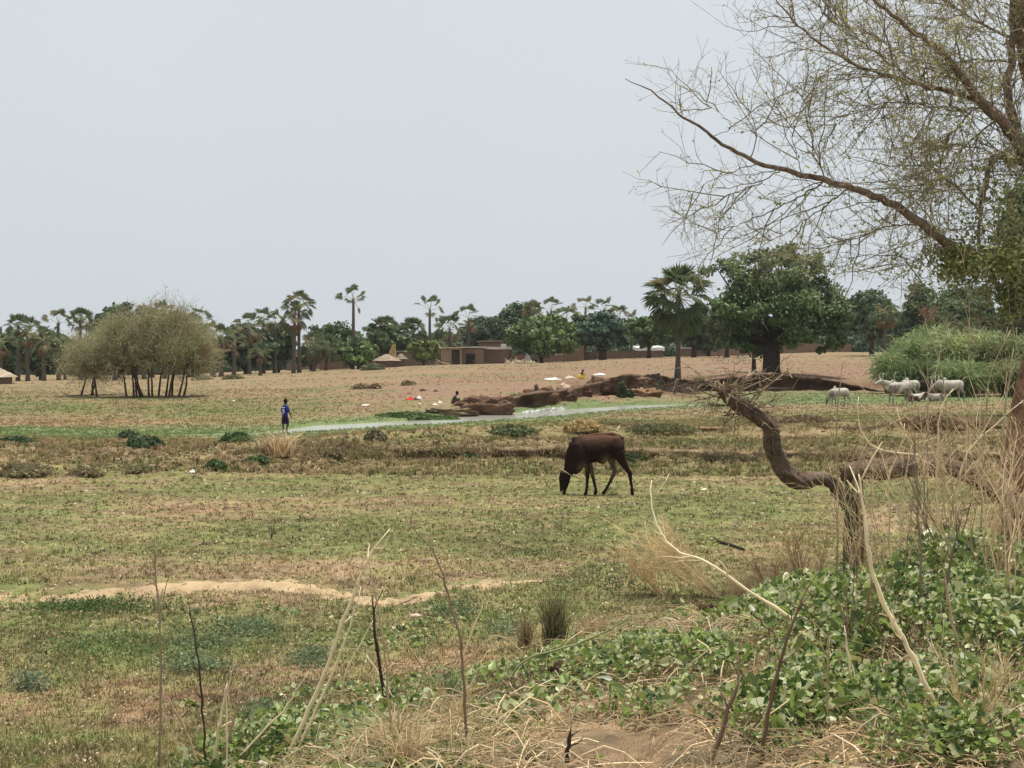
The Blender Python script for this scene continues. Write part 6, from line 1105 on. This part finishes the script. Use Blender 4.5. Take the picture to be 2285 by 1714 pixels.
c = np.tile([.17, .23, .055], (n, 1))*rng.uniform(.6, 1.35, (n, 1)); c = np.where(q < .28, np.array([.50, .52, .28])*rng.uniform(.8, 1.3, (n, 1)), c); c = np.where((q > .28) & (q < .45), np.array([.27, .36, .09])*rng.uniform(.8, 1.2, (n, 1)), c); c = np.where(q > .95, np.array([.36, .30, .12]), c); c = np.where((q > .80) & (q < .95), np.array([.07, .12, .04]), c)
big = np.where(rng.random(n) < .10, 2.0, 1.0); sz = rng.uniform(.012, .034, n)*big*np.interp(cl, [.3, .7], [.8, 1.15]); nrm = norm(rnd_dir(n)*1.1+np.array([0, -.1, .75])); mb = MB(); heart(mb, C_, sz, nrm, rnd_dir(n), c)
o = mb.build('vine_cover', 'vine'); o['kind'] = 'stuff'; VX = (X, Y, Z, hz)
kk = rng.integers(0, n, 5200); a = np.stack([X[kk], Y[kk], Z[kk]+.0], 1); b = np.stack([X[kk]+rng.normal(0, .05, 5200), Y[kk]+rng.normal(0, .05, 5200), Z[kk]+hz[kk]], 1); mb = MB(); tubes(mb, np.stack([a, (a+b)/2+rng.normal(0, .012, a.shape), b], 1), np.tile([.0022, .0018, .0014], (5200, 1)), np.array([[.15, .19, .07]])*rng.uniform(.7, 1.4, (5200, 1)), 3, False); o = mb.build('vine_stems', 'leaf'); o['kind'] = 'stuff'
# straw lying on the bank
U, V, X, Y, Z = bank_pts(42000, 450, 2420); cl = fbm(X, Y, .6, 3, 710); dd, _ = vden(U, V); wgt = .22+.45*blob(U, V, 1300, 1660, 400, 70)-.75*blob(U, V, 1350, 1670, 140, 40)+.35*blob(U, V, 2050, 1640, 300, 60)+.25*blob(U, V, 900, 1690, 250, 60)+.35*blob(U, V, 1500, 1400, 200, 60)+.3*blob(U, V, 1450, 1290, 200, 50)+(cl-.5)*.9; wgt = wgt*np.clip((V-1180)/60, 0, 1)*(V > np.interp(U, [450, 800, 1000, 1300, 1600, 1900], [1640, 1530, 1450, 1400, 1290, 1150]))
k = rng.random(len(U)) < wgt; X, Y, Z = X[k], Y[k], Z[k]; n = len(X); th = rng.uniform(0, 2*np.pi, n); L_ = rng.uniform(.025, .17, n)*np.where(rng.random(n) < .12, 2.2, 1); D = np.stack([np.cos(th), np.sin(th)*.9, rng.uniform(-.02, .22, n)], 1); a = np.stack([X, Y, Z+rng.uniform(.003, .05, n)], 1); b = a+D*L_[:, None]; m_ = (a+b)/2+np.stack([0*th, 0*th, rng.uniform(0, .18, n)*L_], 1)
mb = MB(); r = np.where(rng.random(n) < .15, .0035, .0016)[:, None]*np.array([[1, .9, .55]]); cc = np.array([[.70, .54, .32]])*rng.uniform(.45, 1.3, (n, 1)); tubes(mb, np.stack([a, m_, b], 1), r, cc, 3, False); o = mb.build('straw_litter', 'straw'); o['kind'] = 'stuff'
# standing fine dry grass on the bank
U, V, X, Y, Z = bank_pts(42000, 450, 2420); cl = fbm(X, Y, .5, 3, 720); wgt = .12+.55*blob(U, V, 950, 1660, 260, 60)+.35*blob(U, V, 1950, 1600, 300, 90)+.5*blob(U, V, 1720, 1290, 160, 60)+.45*blob(U, V, 2050, 1200, 300, 80)+.2*blob(U, V, 1300, 1430, 200, 40)+(cl-.55)*1.2; wgt = wgt*(V > np.interp(U, [450, 800, 1000, 1300, 1600, 1900], [1640, 1530, 1450, 1380, 1260, 1120]))
k = rng.random(len(U)) < np.clip(wgt, 0, .5); X, Y, Z = X[k], Y[k], Z[k]; n = len(X); mb = MB(); gr = rng.random(n)[:, None] < .35; cc = np.where(gr, np.array([.17, .20, .09]), np.array([.62, .48, .28]))*rng.uniform(.55, 1.3, (n, 1)); blades(mb, np.stack([X, Y, Z-.01], 1), rng.uniform(.04, .20, n), rng.uniform(.002, .0045, n), cc, 1.0, .6); o = mb.build('bank_grass', 'grass'); o['kind'] = 'stuff'

# ================================================================== SHRUBS AND TUFTS (each a thing)
def shrub(label, u, v, hw, h, col, n, ls, name='shrub', cat='shrub', group=None, depth=1.0, Y=None, mat='leaf'):
    O = at(u, v) if Y is None else gp((u-CU)*Y/F, Y); s = O[1]/F; P = rnd_dir(n, .3)*rng.uniform(.3, 1, (n, 1))**.5; P[:, 2] = np.abs(P[:, 2]); nz = .7+.6*fbm(P[:, 0]*3+u, P[:, 2]*3+P[:, 1]*2, .6, 3, int(u) % 50); P = P*nz[:, None]*np.array([hw*s, hw*s*depth, h*s])+O
    mb = MB(); cards(mb, P, ls*rng.uniform(.6, 1.4, n), np.array([col])*rng.uniform(.6, 1.35, (n, 1))*(.7+.6*fbm(P[:, 0]*3, P[:, 2]*3, .5, 2, 7))[:, None], norm(P-O+np.array([0, 0, .2])), .6, .4)
    nb = 40; e = P[rng.integers(0, n, nb)]; tubes(mb, np.stack([np.tile(O-[0, 0, .05], (nb, 1)), (e+O)/2+rng.normal(0, .03, (nb, 3)), e], 1), np.tile([.012, .008, .003], (nb, 1)), (.16, .12, .08), 4); return tag(mb.build(name, mat, loc=tuple(O)), label, cat, group)
gs = 'low shrubs on the bunds'
for a in [('dark green rounded shrub on the bund below the child', 530, 992, 46, 26, (.075, .125, .045), 1500, .07), ('dull dark green shrub left of the rounded one on the left bund', 322, 1000, 42, 24, (.07, .11, .05), 1300, .07), ('small grey green shrub at the top of the left bund', 285, 985, 24, 20, (.10, .14, .065), 600, .06),
          ('green weed clump at the foot of the left bund', 482, 1052, 26, 22, (.085, .135, .045), 800, .05), ('small green weed clump right of the one at the bund foot', 575, 1035, 30, 18, (.085, .125, .05), 600, .05), ('wide tangled olive brown shrub at the left edge of the bund', 60, 1062, 60, 20, (.22, .19, .10), 1500, .05), ('second tangled olive shrub at the foot of the left bund', 190, 1060, 40, 15, (.23, .19, .105), 900, .05), ('olive brown shrub in the middle of the left bund', 310, 1056, 28, 14, (.21, .185, .095), 600, .05),
          ('low dark green creeper at the far left bund top', 30, 990, 50, 14, (.06, .10, .045), 900, .06), ('dry greyish round bush on the second bund', 838, 985, 26, 26, (.22, .19, .105), 1100, .05), ('green weed clump on the bund front left of the calf', 1052, 1030, 24, 20, (.08, .125, .045), 700, .05), ('brown green weed clump near the bund middle', 955, 1020, 20, 13, (.19, .18, .09), 500, .05), ('brownish weed clump on the bund below the dry straw clump', 740, 1020, 24, 13, (.22, .18, .10), 500, .05),
          ('dark green weed clump on the bund right of the calf', 1405, 1030, 42, 20, (.085, .11, .045), 1100, .05), ('yellow straw heap on the second bund behind the calf', 1300, 962, 48, 24, (.44, .33, .16), 1500, .05), ('dull green row of weeds on the second bund left of the straw heap', 1140, 965, 60, 16, (.13, .15, .065), 1300, .06), ('olive weed row on the second bund right of the pale root', 1480, 965, 80, 14, (.15, .15, .07), 1300, .06),
          ('dark weed row on the main bund left of the twisted trunk', 1620, 1028, 80, 16, (.13, .11, .06), 1500, .05), ('dry reddish brown weeds on the second bund left of the cattle', 1800, 945, 70, 16, (.22, .15, .09), 1200, .06), ('dry rusty bush on the second bund below the cattle', 2110, 955, 110, 24, (.25, .165, .095), 2200, .06)]:
    shrub(*a, group=gs)
for a in [('greyish green bush growing against the reddish low wall', 832, 826, 28, 15, (.15, .17, .09), 900, .16), ('tan dry bush on the slope edge right of the green strip', 806, 868, 22, 12, (.30, .235, .13), 500, .1), ('second tan dry bush right of the first on the slope', 838, 868, 14, 11, (.26, .19, .11), 350, .1), ('third tan dry bush in the middle of the slope', 910, 860, 18, 11, (.27, .20, .11), 350, .1),
          ('dark green rushes standing upright in the bank recess', 1388, 890, 13, 34, (.07, .11, .04), 700, .08), ('small dark pointed bush right of the rushes', 1406, 890, 9, 18, (.07, .10, .04), 300, .08), ('sprawling green bush hanging over the bank left of the brushwood', 1452, 878, 28, 34, (.13, .165, .07), 1000, .1), ('low green bush on the reddish earth lump side', 1152, 898, 22, 16, (.10, .155, .05), 500, .09), ('yellow green bush behind the root tangle', 1560, 862, 45, 20, (.19, .19, .08), 1100, .09),
          ('dark green water weeds at the far bank of the stream', 960, 938, 70, 10, (.085, .14, .04), 1200, .08), ('green weeds at the near side of the bank below the red garment', 900, 930, 60, 9, (.09, .14, .045), 900, .08), ('beige low bush among the palm trunks on the left', 452, 848, 24, 9, (.28, .26, .14), 400, .15), ('olive low bush by the brown-skirted palm', 520, 846, 26, 9, (.16, .15, .07), 400, .15)]:
    shrub(*a, group='bushes across the stream')
def dry_clump(label, u, v, h, w_, n, col, name='grass_clump', group=None, wd=.006, lean=.6, Y=None):
    O = at(u, v) if Y is None else gp((u-CU)*Y/F, Y); s = O[1]/F; mb = MB(); B = O+np.stack([rng.normal(0, .3, n)*w_*s, rng.normal(0, .3, n)*w_*s, np.full(n, -.02)], 1); blades(mb, B, rng.uniform(.4, 1.05, n)*h*s, wd*rng.uniform(.6, 1.4, n), np.array([col])*rng.uniform(.55, 1.35, (n, 1)), lean, .5); return tag(mb.build(name, 'grass', loc=tuple(O)), label, 'grass clump', group)
dry_clump('big pale dry grass clump with spiky stems on the bund below the child', 622, 1012, 72, 50, 260, (.66, .51, .31), wd=.03, lean=.8)
dry_clump('upright green brown grass clump in the middle foreground', 1238, 1445, 150, 34, 420, (.19, .18, .09), wd=.007, lean=.35)
dry_clump('smaller dry brown clump left of the upright green brown one', 1172, 1450, 110, 24, 140, (.30, .22, .12), wd=.005, lean=.4)
dry_clump('reddish dry grass clump right of the upright green brown one', 1330, 1420, 70, 60, 260, (.54, .37, .21), wd=.004, lean=.9)
dry_clump('dry grass clump by the bottom edge left of the bare earth', 905, 1714, 120, 60, 300, (.60, .45, .26), wd=.005, lean=.8)
dry_clump('green blade clump low on the right among the creeper', 1990, 1560, 110, 60, 220, (.16, .21, .10), wd=.006, lean=.6)
dry_clump('short green grass clump right of the largest pale stalk', 1180, 1700, 60, 70, 260, (.17, .21, .11), wd=.004, lean=.9)
dry_clump('dry rusty grass at the foot of the bark-brown trunk', 2235, 1330, 90, 50, 300, (.52, .35, .2), wd=.005, lean=.6)
dry_clump('tan grass tussock on the field edge below the dark stick', 1690, 1330, 95, 110, 600, (.58, .44, .26), wd=.0035, lean=1.0)
dry_clump('tan grass tussock between the dark stick and the stump', 1790, 1300, 110, 90, 450, (.60, .46, .27), wd=.0035, lean=.9)
def dshrub(label, u, v, H, lean=(0, 0), n0=5, spread=.35, col=(.70, .55, .33), n1=5, n2=3, r=.005, Y=None, tw=1.0):
    """dry twiggy weed: stems, side twigs, fine twigs in one mesh"""
    O = at(u, v) if Y is None else gp((u-CU)*Y/F, Y); mb = MB(); a = rng.uniform(0, 2*np.pi, n0); e = O+np.stack([np.cos(a)*spread*H+lean[0]*H, np.sin(a)*spread*.8*H+lean[1]*H, H*rng.uniform(.7, 1, n0)], 1)
    base = O+np.stack([rng.normal(0, .02, n0), rng.normal(0, .02, n0), np.full(n0, -.03)], 1); m_ = base*.55+e*.45+rng.normal(0, .03, (n0, 3))*H; m2 = base*.25+e*.75+rng.normal(0, .02, (n0, 3))*H; P = np.stack([base, m_, m2, e], 1)
    tubes(mb, P, np.tile([r, r*.8, r*.6, r*.3], (n0, 1)), np.array([col])*rng.uniform(.7, 1.2, (n0, 1)), 5); s1 = spawn(P, n1, (.18*H*tw, .5*H*tw), (18, 50), .25, 4, .25, .2, .03); tubes(mb, s1, np.tile([r*.45, r*.38, r*.3, r*.18], (len(s1), 1)), np.array([col])*rng.uniform(.7, 1.25, (len(s1), 1)), 3, False)
    s2 = spawn(s1, n2, (.05*H, .18*H), (20, 55), .2, 3, .25, .2, .04); tubes(mb, s2, np.tile([r*.26, r*.22, r*.14], (len(s2), 1)), np.array([col])*rng.uniform(.8, 1.3, (len(s2), 1)), 3, False); return tag(mb.build('dry_shrub', 'straw', loc=tuple(O)), label, 'dry weed', 'dry twiggy weeds on the bank')
for a, k_ in [(('pale twiggy weed sweeping up to the left in front of the calf', 1610, 1335, .62, (-1.1, .2)), dict(n0=13, spread=.36, n1=12, n2=5, r=.0075, col=(.88, .70, .42))), (('low tan twiggy weed left of the sweeping one', 1480, 1330, .40, (-.5, .1)), dict(n0=9, n1=12, r=.006, col=(.85, .66, .40))), (('rusty tan twiggy weed beneath the dark field stick', 1720, 1345, .42), dict(n0=8, n1=14, col=(.45, .30, .17))), (('tan twiggy weed just left of the stump', 1805, 1350, .46), dict(n0=7, n1=12, col=(.48, .34, .19))),
             (('straw-pale weed directly right of the stump', 1945, 1350, .85), dict(n0=6, spread=.3)), (('tall pale weed crossing the ragged log near its left end', 1998, 1330, .95), dict(n0=5, spread=.28)), (('pale many-branched weed in front of the middle of the log', 2062, 1335, .98), dict(n0=5, spread=.3)), (('greyish brown thin weed in front of the log middle', 2110, 1310, 1.05), dict(n0=6, spread=.35, col=(.28, .22, .15))),
             (('tawny weed before the right half of the log', 2165, 1330, 1.0), dict(n0=5, spread=.3, col=(.62, .45, .26))), (('tawny dense weed left of the leaning trunk', 2215, 1330, 1.15), dict(n0=7, spread=.3, n1=8, col=(.62, .45, .26))), (('pale weed right in front of the leaning trunk', 2255, 1420, 1.05), dict(n0=6, spread=.25)), (('tall thin weed rising past the right-end cow', 2145, 1300, 1.3), dict(n0=4, spread=.28, n1=4)), (('tallest thin weed at the right edge before the reeds', 2235, 1290, 1.6), dict(n0=4, spread=.22, n1=4)),
             (('short brownish weed rooted among the creeper leaves', 1905, 1480, .5), dict(n0=4, col=(.3, .2, .12), n1=6)), (('dry forked weed in the left near field', 205, 1560, .30, (-.4, 0)), dict(n0=5, n1=8, col=(.36, .24, .14), r=.003)), (('small dark weed in the left field behind the sandy path', 345, 1262, .16), dict(n0=4, n1=5, col=(.22, .16, .1), r=.003)), (('small dry weed at the bund foot far left', 72, 1150, .28), dict(n0=3, n1=4, col=(.2, .16, .1), r=.004)), (('small brown weed cluster in the middle of the field', 605, 1205, .18), dict(n0=6, n1=5, col=(.2, .13, .09), r=.004)),
             (('small pale weed right of the field middle', 1250, 1110, .1), dict(n0=4, n1=4)), (('thin dark weed in the field left of the twisted trunk', 1590, 1130, .28), dict(n0=3, n1=3, col=(.2, .14, .1), r=.004)), (('dry weed standing beside the upright green brown clump', 1285, 1330, .22), dict(n0=4, n1=6, col=(.4, .3, .18), r=.003)), (('faint dry weed in the lower left corner field', 235, 1650, .25), dict(n0=4, n1=6, col=(.4, .3, .18), r=.0025)),
             (('bristly dry weed at the bottom right edge', 2180, 1660, .35), dict(n0=7, n1=8, n2=3)), (('pale twig weed left of the bottom bare earth', 1010, 1640, .28), dict(n0=6, n1=6, r=.004))]:
    a = a[:3]+(a[3]*(.84 if a[1] > 1930 else 1),)+a[4:]; k_['r'] = k_.get('r', .005)*(.8 if a[1] > 1930 else 1); dshrub(*a, **k_)

# long bleached straws lying in arcs over the bank litter
n = 620; A_ = rng.integers(0, 4, n); cu = np.array([1000, 1450, 2050, 1500])[A_]; U = cu+rng.normal(0, 1, n)*np.array([170, 300, 230, 180])[A_]; Yq = np.exp(rng.uniform(math.log(5.0), math.log(8.2), n)); Yq = np.where(A_ == 3, rng.uniform(8.2, 10.5, n), Yq); kb_ = rng.random(n) > .8*blob(U, HV+1.75*F/Yq, 1340, 1665, 130, 60); U, Yq, A_ = U[kb_], Yq[kb_], A_[kb_]; n = len(U); X = (U-CU)*Yq/F; Z = gz(X, Yq)
th = rng.uniform(0, 2*np.pi, n); L_ = rng.uniform(.10, .42, n)[:, None]; D = np.stack([np.cos(th), np.sin(th), 0*th], 1); up = rng.uniform(.02, .45, n)[:, None]*np.array([[0, 0, 1.0]]); a = np.stack([X, Yq, Z+.01], 1); e = a+D*L_; e[:, 2] = gz(e[:, 0], e[:, 1])+.01
P = np.stack([a, a*.7+e*.3+up*L_*.75, a*.45+e*.55+up*L_, a*.2+e*.8+up*L_*.7, e*1.0+up*L_*rng.uniform(0, .4, (n, 1))], 1); mb = MB(); rq = rng.uniform(.0014, .0042, n)[:, None]; tubes(mb, P, rq*np.array([[1, .95, .9, .75, .4]]), np.array([[.88, .74, .48]])*rng.uniform(.45, 1.1, (n, 1)), 4); o = mb.build('fallen_straw', 'stalk'); o['kind'] = 'stuff'
# ---- single stalks, each traced to its own place and rooted in the ground
STRAW = (.88, .76, .52); TAN = (.56, .42, .26); BRN = (.24, .14, .085); DRK = (.07, .045, .035); GRN = (.36, .36, .18)
def stalk(label, pts, r, col, Y=None, dy=0.0, twigs=0, name='dry_stalk'):
    u, v = pts[0]
    if Y is None: O = at(u, v); Yb = O[1]
    else: Yb = Y
    P = [W3(a, b, Yb+dy*i_/(len(pts)-1)) for i_, (a, b) in enumerate(pts)]; g_ = gp(P[0][0], Yb)
    if P[0][2] > g_[2]+.03: P = [np.array([P[0][0]+(P[0][0]-P[1][0])*.15, Yb, g_[2]-.03])]+P
    else: P[0][2] = min(P[0][2], g_[2]-.02)
    P = np.array(P); d = np.concatenate([[0], np.cumsum(np.linalg.norm(np.diff(P, axis=0), axis=1))]); n = len(P)*3; t_ = np.linspace(0, d[-1], n); Q_ = np.stack([np.interp(t_, d, P[:, i]) for i in range(3)], 1); Q_[1:-1] = Q_[:-2]*.25+Q_[1:-1]*.5+Q_[2:]*.25; Q_[1:-1] += rng.normal(0, .0028, Q_[1:-1].shape)
    rad = 1.02*r*Yb/F*np.interp(t_/d[-1], [0, .7, 1], [1, .72, .3]); rad = rad*(1+.25*(np.arange(n) % 6 == 0)); cc = np.array(col)*rng.uniform(.75, 1.15, (n, 1)); mb = MB(); tubes(mb, [Q_], [rad], np.repeat(cc, 6, 0)[:n*6] if False else col, 6)
    twigs = twigs+2
    if twigs: s1 = spawn(Q_[None], twigs, (.04, .16), (25, 60), .1, 4, .3, .3, .04); tubes(mb, s1, np.tile(np.array([.4, .33, .25, .15])*r*Yb/F, (len(s1), 1)), col, 4)
    return tag(mb.build(name, 'stalk' if col != DRK else 'bark', smooth=True, loc=tuple(Q_[0])), label, 'dry stalk', 'dry stalks of the foreground')
S = stalk
S('thickest straw-pale stalk leaning right from the bottom, left of centre', [(628, 1712), (700, 1560), (738, 1465), (786, 1330), (812, 1265), (838, 1220), (870, 1181)], 5.2, STRAW, twigs=4)
S('straw stalk running close beside the thickest one on its right', [(642, 1712), (703, 1590), (752, 1480), (790, 1375), (805, 1310)], 3.6, STRAW)
S('long brownish stalk curving over to the left above the sandy path', [(1042, 1672), (1038, 1600), (1036, 1520), (1027, 1417), (1004, 1348), (987, 1271), (966, 1226), (935, 1192), (908, 1164)], 3.4, (.33, .235, .15), twigs=4)
S('dark upright stick left of centre with a broken top', [(862, 1575), (850, 1500), (838, 1434), (830, 1327)], 4.2, DRK)
S('thin brown stem right beside the dark upright stick', [(872, 1690), (870, 1572), (849, 1382), (835, 1306), (818, 1237)], 2.8, TAN, twigs=3)
S('pale stalk arching like a bow low in the centre', [(868, 1575), (905, 1562), (942, 1550), (1011, 1538), (1053, 1548), (1077, 1572), (1084, 1617)], 3.4, STRAW)
S('short pale straw slanting down to the foot of the bow-shaped stalk', [(890, 1565), (849, 1513), (818, 1462)], 3, STRAW)
S('thin straw pointing up right from the centre-left tuft', [(760, 1580), (766, 1510), (804, 1437), (833, 1384)], 2.4, STRAW)
S('long greenish stalk curving up right across the creeper', [(1129, 1545), (1146, 1493), (1195, 1462), (1254, 1448), (1323, 1424), (1375, 1396), (1432, 1361)], 3, GRN, twigs=4)
S('straight tan straw between the long brown stalk and the green clump', [(1018, 1500), (1046, 1434), (1077, 1351)], 2.4, STRAW)
S('bent pale straw right of the dark upright stick', [(962, 1520), (928, 1465), (897, 1424), (870, 1405)], 2.6, TAN)
S('thin tan straw leaning right in the centre-left', [(922, 1555), (956, 1472), (1001, 1379)], 1.8, TAN)
S('dark brown stub standing at the bottom edge in the centre', [(1263, 1714), (1268, 1660), (1274, 1626)], 6, DRK, name='stick')
S('long low straw arch along the bottom edge', [(870, 1714), (925, 1690), (995, 1674), (1047, 1680), (1080, 1714)], 2.6, STRAW)
S('straight dull tan stem at the left with a forked head', [(355, 1712), (359, 1618), (359, 1480), (356, 1377), (347, 1291), (344, 1180)], 2.8, (.40, .31, .2), twigs=3)
S('thin branch forking right from the straight dull tan stem', [(358, 1380), (360, 1335), (377, 1278), (398, 1240)], 1.7, (.42, .33, .21), Y=7.0)
S('tan straw leaning left out of the bottom left group', [(449, 1712), (419, 1642), (388, 1580), (361, 1529)], 3, TAN)
S('nearly black thin stem with small knots in the bottom left group', [(459, 1712), (455, 1611), (447, 1501), (436, 1432), (421, 1343)], 2.6, DRK, twigs=6)
S('stout pale stalk right of the nearly black stem', [(474, 1712), (488, 1628), (498, 1560), (507, 1525)], 4.4, STRAW)
S('thinner pale straw continuing up from the stout pale stalk', [(507, 1530), (516, 1500), (528, 1472)], 2, STRAW, Y=6.3)
S('pale stalk with a blunt cut top right of the stout one', [(495, 1712), (508, 1652), (529, 1577), (555, 1508)], 3.3, (.5, .4, .26))
S('slender straw bending far right from the bottom left group', [(505, 1712), (557, 1663), (601, 1618), (636, 1584), (663, 1539), (689, 1498)], 2.5, STRAW)
S('long pale stalk running from lower right up left to a hooked tip', [(1844, 1428), (1760, 1376), (1672, 1320), (1588, 1258), (1540, 1240), (1500, 1226), (1464, 1172), (1452, 1120), (1454, 1072)], 4, STRAW, dy=.5, twigs=5)
S('thickest pale stalk of the right side, splitting above the stump', [(2095, 1600), (2080, 1560), (2024, 1440), (1980, 1364), (1944, 1276), (1932, 1200), (1926, 1130), (1916, 1058)], 6, STRAW, twigs=6)
S('pale stem continuing over the stump and bending right to a point', [(1918, 1060), (1911, 1030), (1936, 987), (1973, 954), (2018, 930)], 3, (.55, .40, .24), Y=8.0)
S('brown reddish stalk leaning right in the lower right', [(1696, 1712), (1716, 1580), (1744, 1472), (1772, 1380), (1800, 1316)], 5.2, BRN, twigs=4)
S('thick blunt brown stub left of the reddish stalk', [(1582, 1712), (1616, 1608), (1654, 1506)], 6.5, (.27, .175, .11))
S('thin brown twig crossing behind the reddish stalk', [(1624, 1708), (1680, 1625), (1716, 1576)], 3, BRN)
S('vertical thin tan stem in the creeper right of the reddish stalk', [(1848, 1640), (1844, 1540), (1852, 1420)], 2.8, TAN, twigs=2)
S('pale stalk rising left out of the creeper below the thickest right stalk', [(1916, 1590), (1900, 1500), (1884, 1396)], 3.4, STRAW)
S('straight greyish tan stem above the creeper mound', [(2056, 1430), (2056, 1240), (2050, 1140), (2040, 1000)], 3.4, (.33, .26, .17), twigs=3)
S('brown slanting stem above the creeper mound', [(2092, 1460), (2104, 1370), (2116, 1280), (2150, 1130)], 3.6, (.27, .185, .12), twigs=3)
S('bleached stalk leaning left at the right of the creeper mound', [(2150, 1510), (2140, 1440), (2120, 1364), (2102, 1260)], 4, (.58, .44, .28))
S('thin pale straw low between the two slanting stems', [(2130, 1545), (2100, 1480), (2076, 1420)], 2.4, STRAW)
S('long straw arch rising to the right edge at the bottom right', [(2000, 1690), (2040, 1680), (2160, 1644), (2240, 1600), (2262, 1560)], 3.4, STRAW, twigs=4)
S('horizontal pale stalk lying across the lower right creeper', [(2100, 1592), (2190, 1588), (2284, 1594)], 2.6, STRAW)
S('pale hooked stalk sweeping down right in front of the bunds', [(2060, 1012), (2010, 1012), (1969, 1008), (1936, 989), (1920, 962), (1911, 921), (1916, 885)], 2.8, STRAW, Y=8.2)
S('knotted pale stem in front of the right-end cow', [(2096, 1300), (2090, 1130), (2092, 1024), (2093, 973), (2094, 928), (2104, 897), (2127, 868)], 2.8, STRAW, Y=8.6, twigs=5)
S('angular pale stem with a bent elbow before the log', [(2000, 1330), (2014, 1120), (2020, 1065), (2028, 1034), (2028, 993), (2052, 981)], 2.8, STRAW, Y=8.4, twigs=3)
S('pale forked stem leaning right before the left part of the log', [(1985, 1320), (1984, 1160), (1981, 1057), (1998, 1024), (2014, 991), (2018, 945)], 2.6, STRAW, Y=8.5, twigs=3)
S('long thin straw slanting up to the right edge above the bund', [(2110, 1290), (2150, 1005), (2231, 940), (2284, 893)], 2.2, STRAW, Y=8.8)
S('pale wavy stem hugging the leaning trunk', [(2274, 1330), (2274, 1151), (2260, 1106), (2256, 1055), (2264, 1003), (2274, 956), (2256, 930)], 2.8, STRAW, Y=8.6, twigs=4)
S('tall straw leaning left up to the rusty frond', [(2140, 1290), (2118, 1000), (2105, 845), (2091, 788), (2065, 724)], 2.3, (.44, .40, .2), Y=8.9, twigs=3)
S('second tall straw left of the one leaning to the rusty frond', [(2066, 1300), (2070, 1000), (2070, 849), (2072, 797), (2065, 753)], 1.9, (.42, .36, .2), Y=8.9)
S('tall slender straw bending right across the reeds', [(2185, 1300), (2195, 1000), (2205, 858), (2213, 814), (2239, 776), (2255, 737)], 2.2, (.48, .42, .22), Y=8.8, twigs=4)
S('tall blunt straw at the right edge across the reeds', [(2225, 1300), (2236, 1000), (2248, 866), (2258, 814), (2262, 776)], 2.6, (.52, .44, .25), Y=8.7, twigs=4)
S('curved tall straw with its tip high at the right edge', [(2245, 1290), (2240, 900), (2270, 780), (2277, 758), (2268, 731)], 1.8, (.48, .42, .22), Y=8.9, twigs=2)
S('short pale spike before the speckled cow', [(1868, 945), (1866, 900), (1875, 862), (1878, 815)], 2.6, (.50, .38, .22), Y=8.6)
# dark earth or dung clods among the creeper
for lb, u, v, hw, h in [('dark brown crumbly clod among the creeper in the middle foreground', 1252, 1530, 30, 42), ('smaller dark clod up right of the crumbly one', 1325, 1495, 30, 26), ('dark clod near the long pale stalk', 1580, 1375, 22, 24)]:
    lump('clod', lb, 'clod', u, v, hw, h, 'stone', (.075, .038, .026), 'dark clods in the creeper', .9, .3, int(u) % 40)

dry_clump('tangled dry grass clump at the foot of the dark upright stick', 880, 1690, 150, 70, 240, (.62, .48, .29), wd=.006, lean=.9)
dry_clump('leafy green grass clump behind the bow-shaped stalk', 1000, 1560, 90, 70, 200, (.20, .26, .12), wd=.006, lean=.8)
dry_clump('pale broken grass clump at the bottom edge of the left group', 800, 1712, 70, 60, 120, (.70, .56, .36), wd=.008, lean=.7)
dry_clump('dry grass clump at the bottom right corner among the creeper', 2230, 1640, 110, 80, 260, (.60, .46, .28), wd=.005, lean=.9)
dry_clump('mixed green grass clump in the lower right creeper', 1900, 1600, 90, 70, 220, (.24, .29, .14), wd=.005, lean=.8)

# thin dusty air
hb = MB(); box(hb, -4200, 4200, -60, 4300, -45, 40, (1, 1, 1)); hz_ = hb.build('haze', 'cloth'); hz_['kind'] = 'stuff'; hm = bpy.data.materials.new('haze'); hm.use_nodes = True; hm.node_tree.nodes.clear()
ho = hm.node_tree.nodes.new('ShaderNodeOutputMaterial'); hv = hm.node_tree.nodes.new('ShaderNodeVolumePrincipled'); hv.inputs['Color'].default_value = (.93, .95, .97, 1); hv.inputs['Density'].default_value = 0.00013; hm.node_tree.links.new(hv.outputs[0], ho.inputs['Volume']); hz_.data.materials.clear(); hz_.data.materials.append(hm)
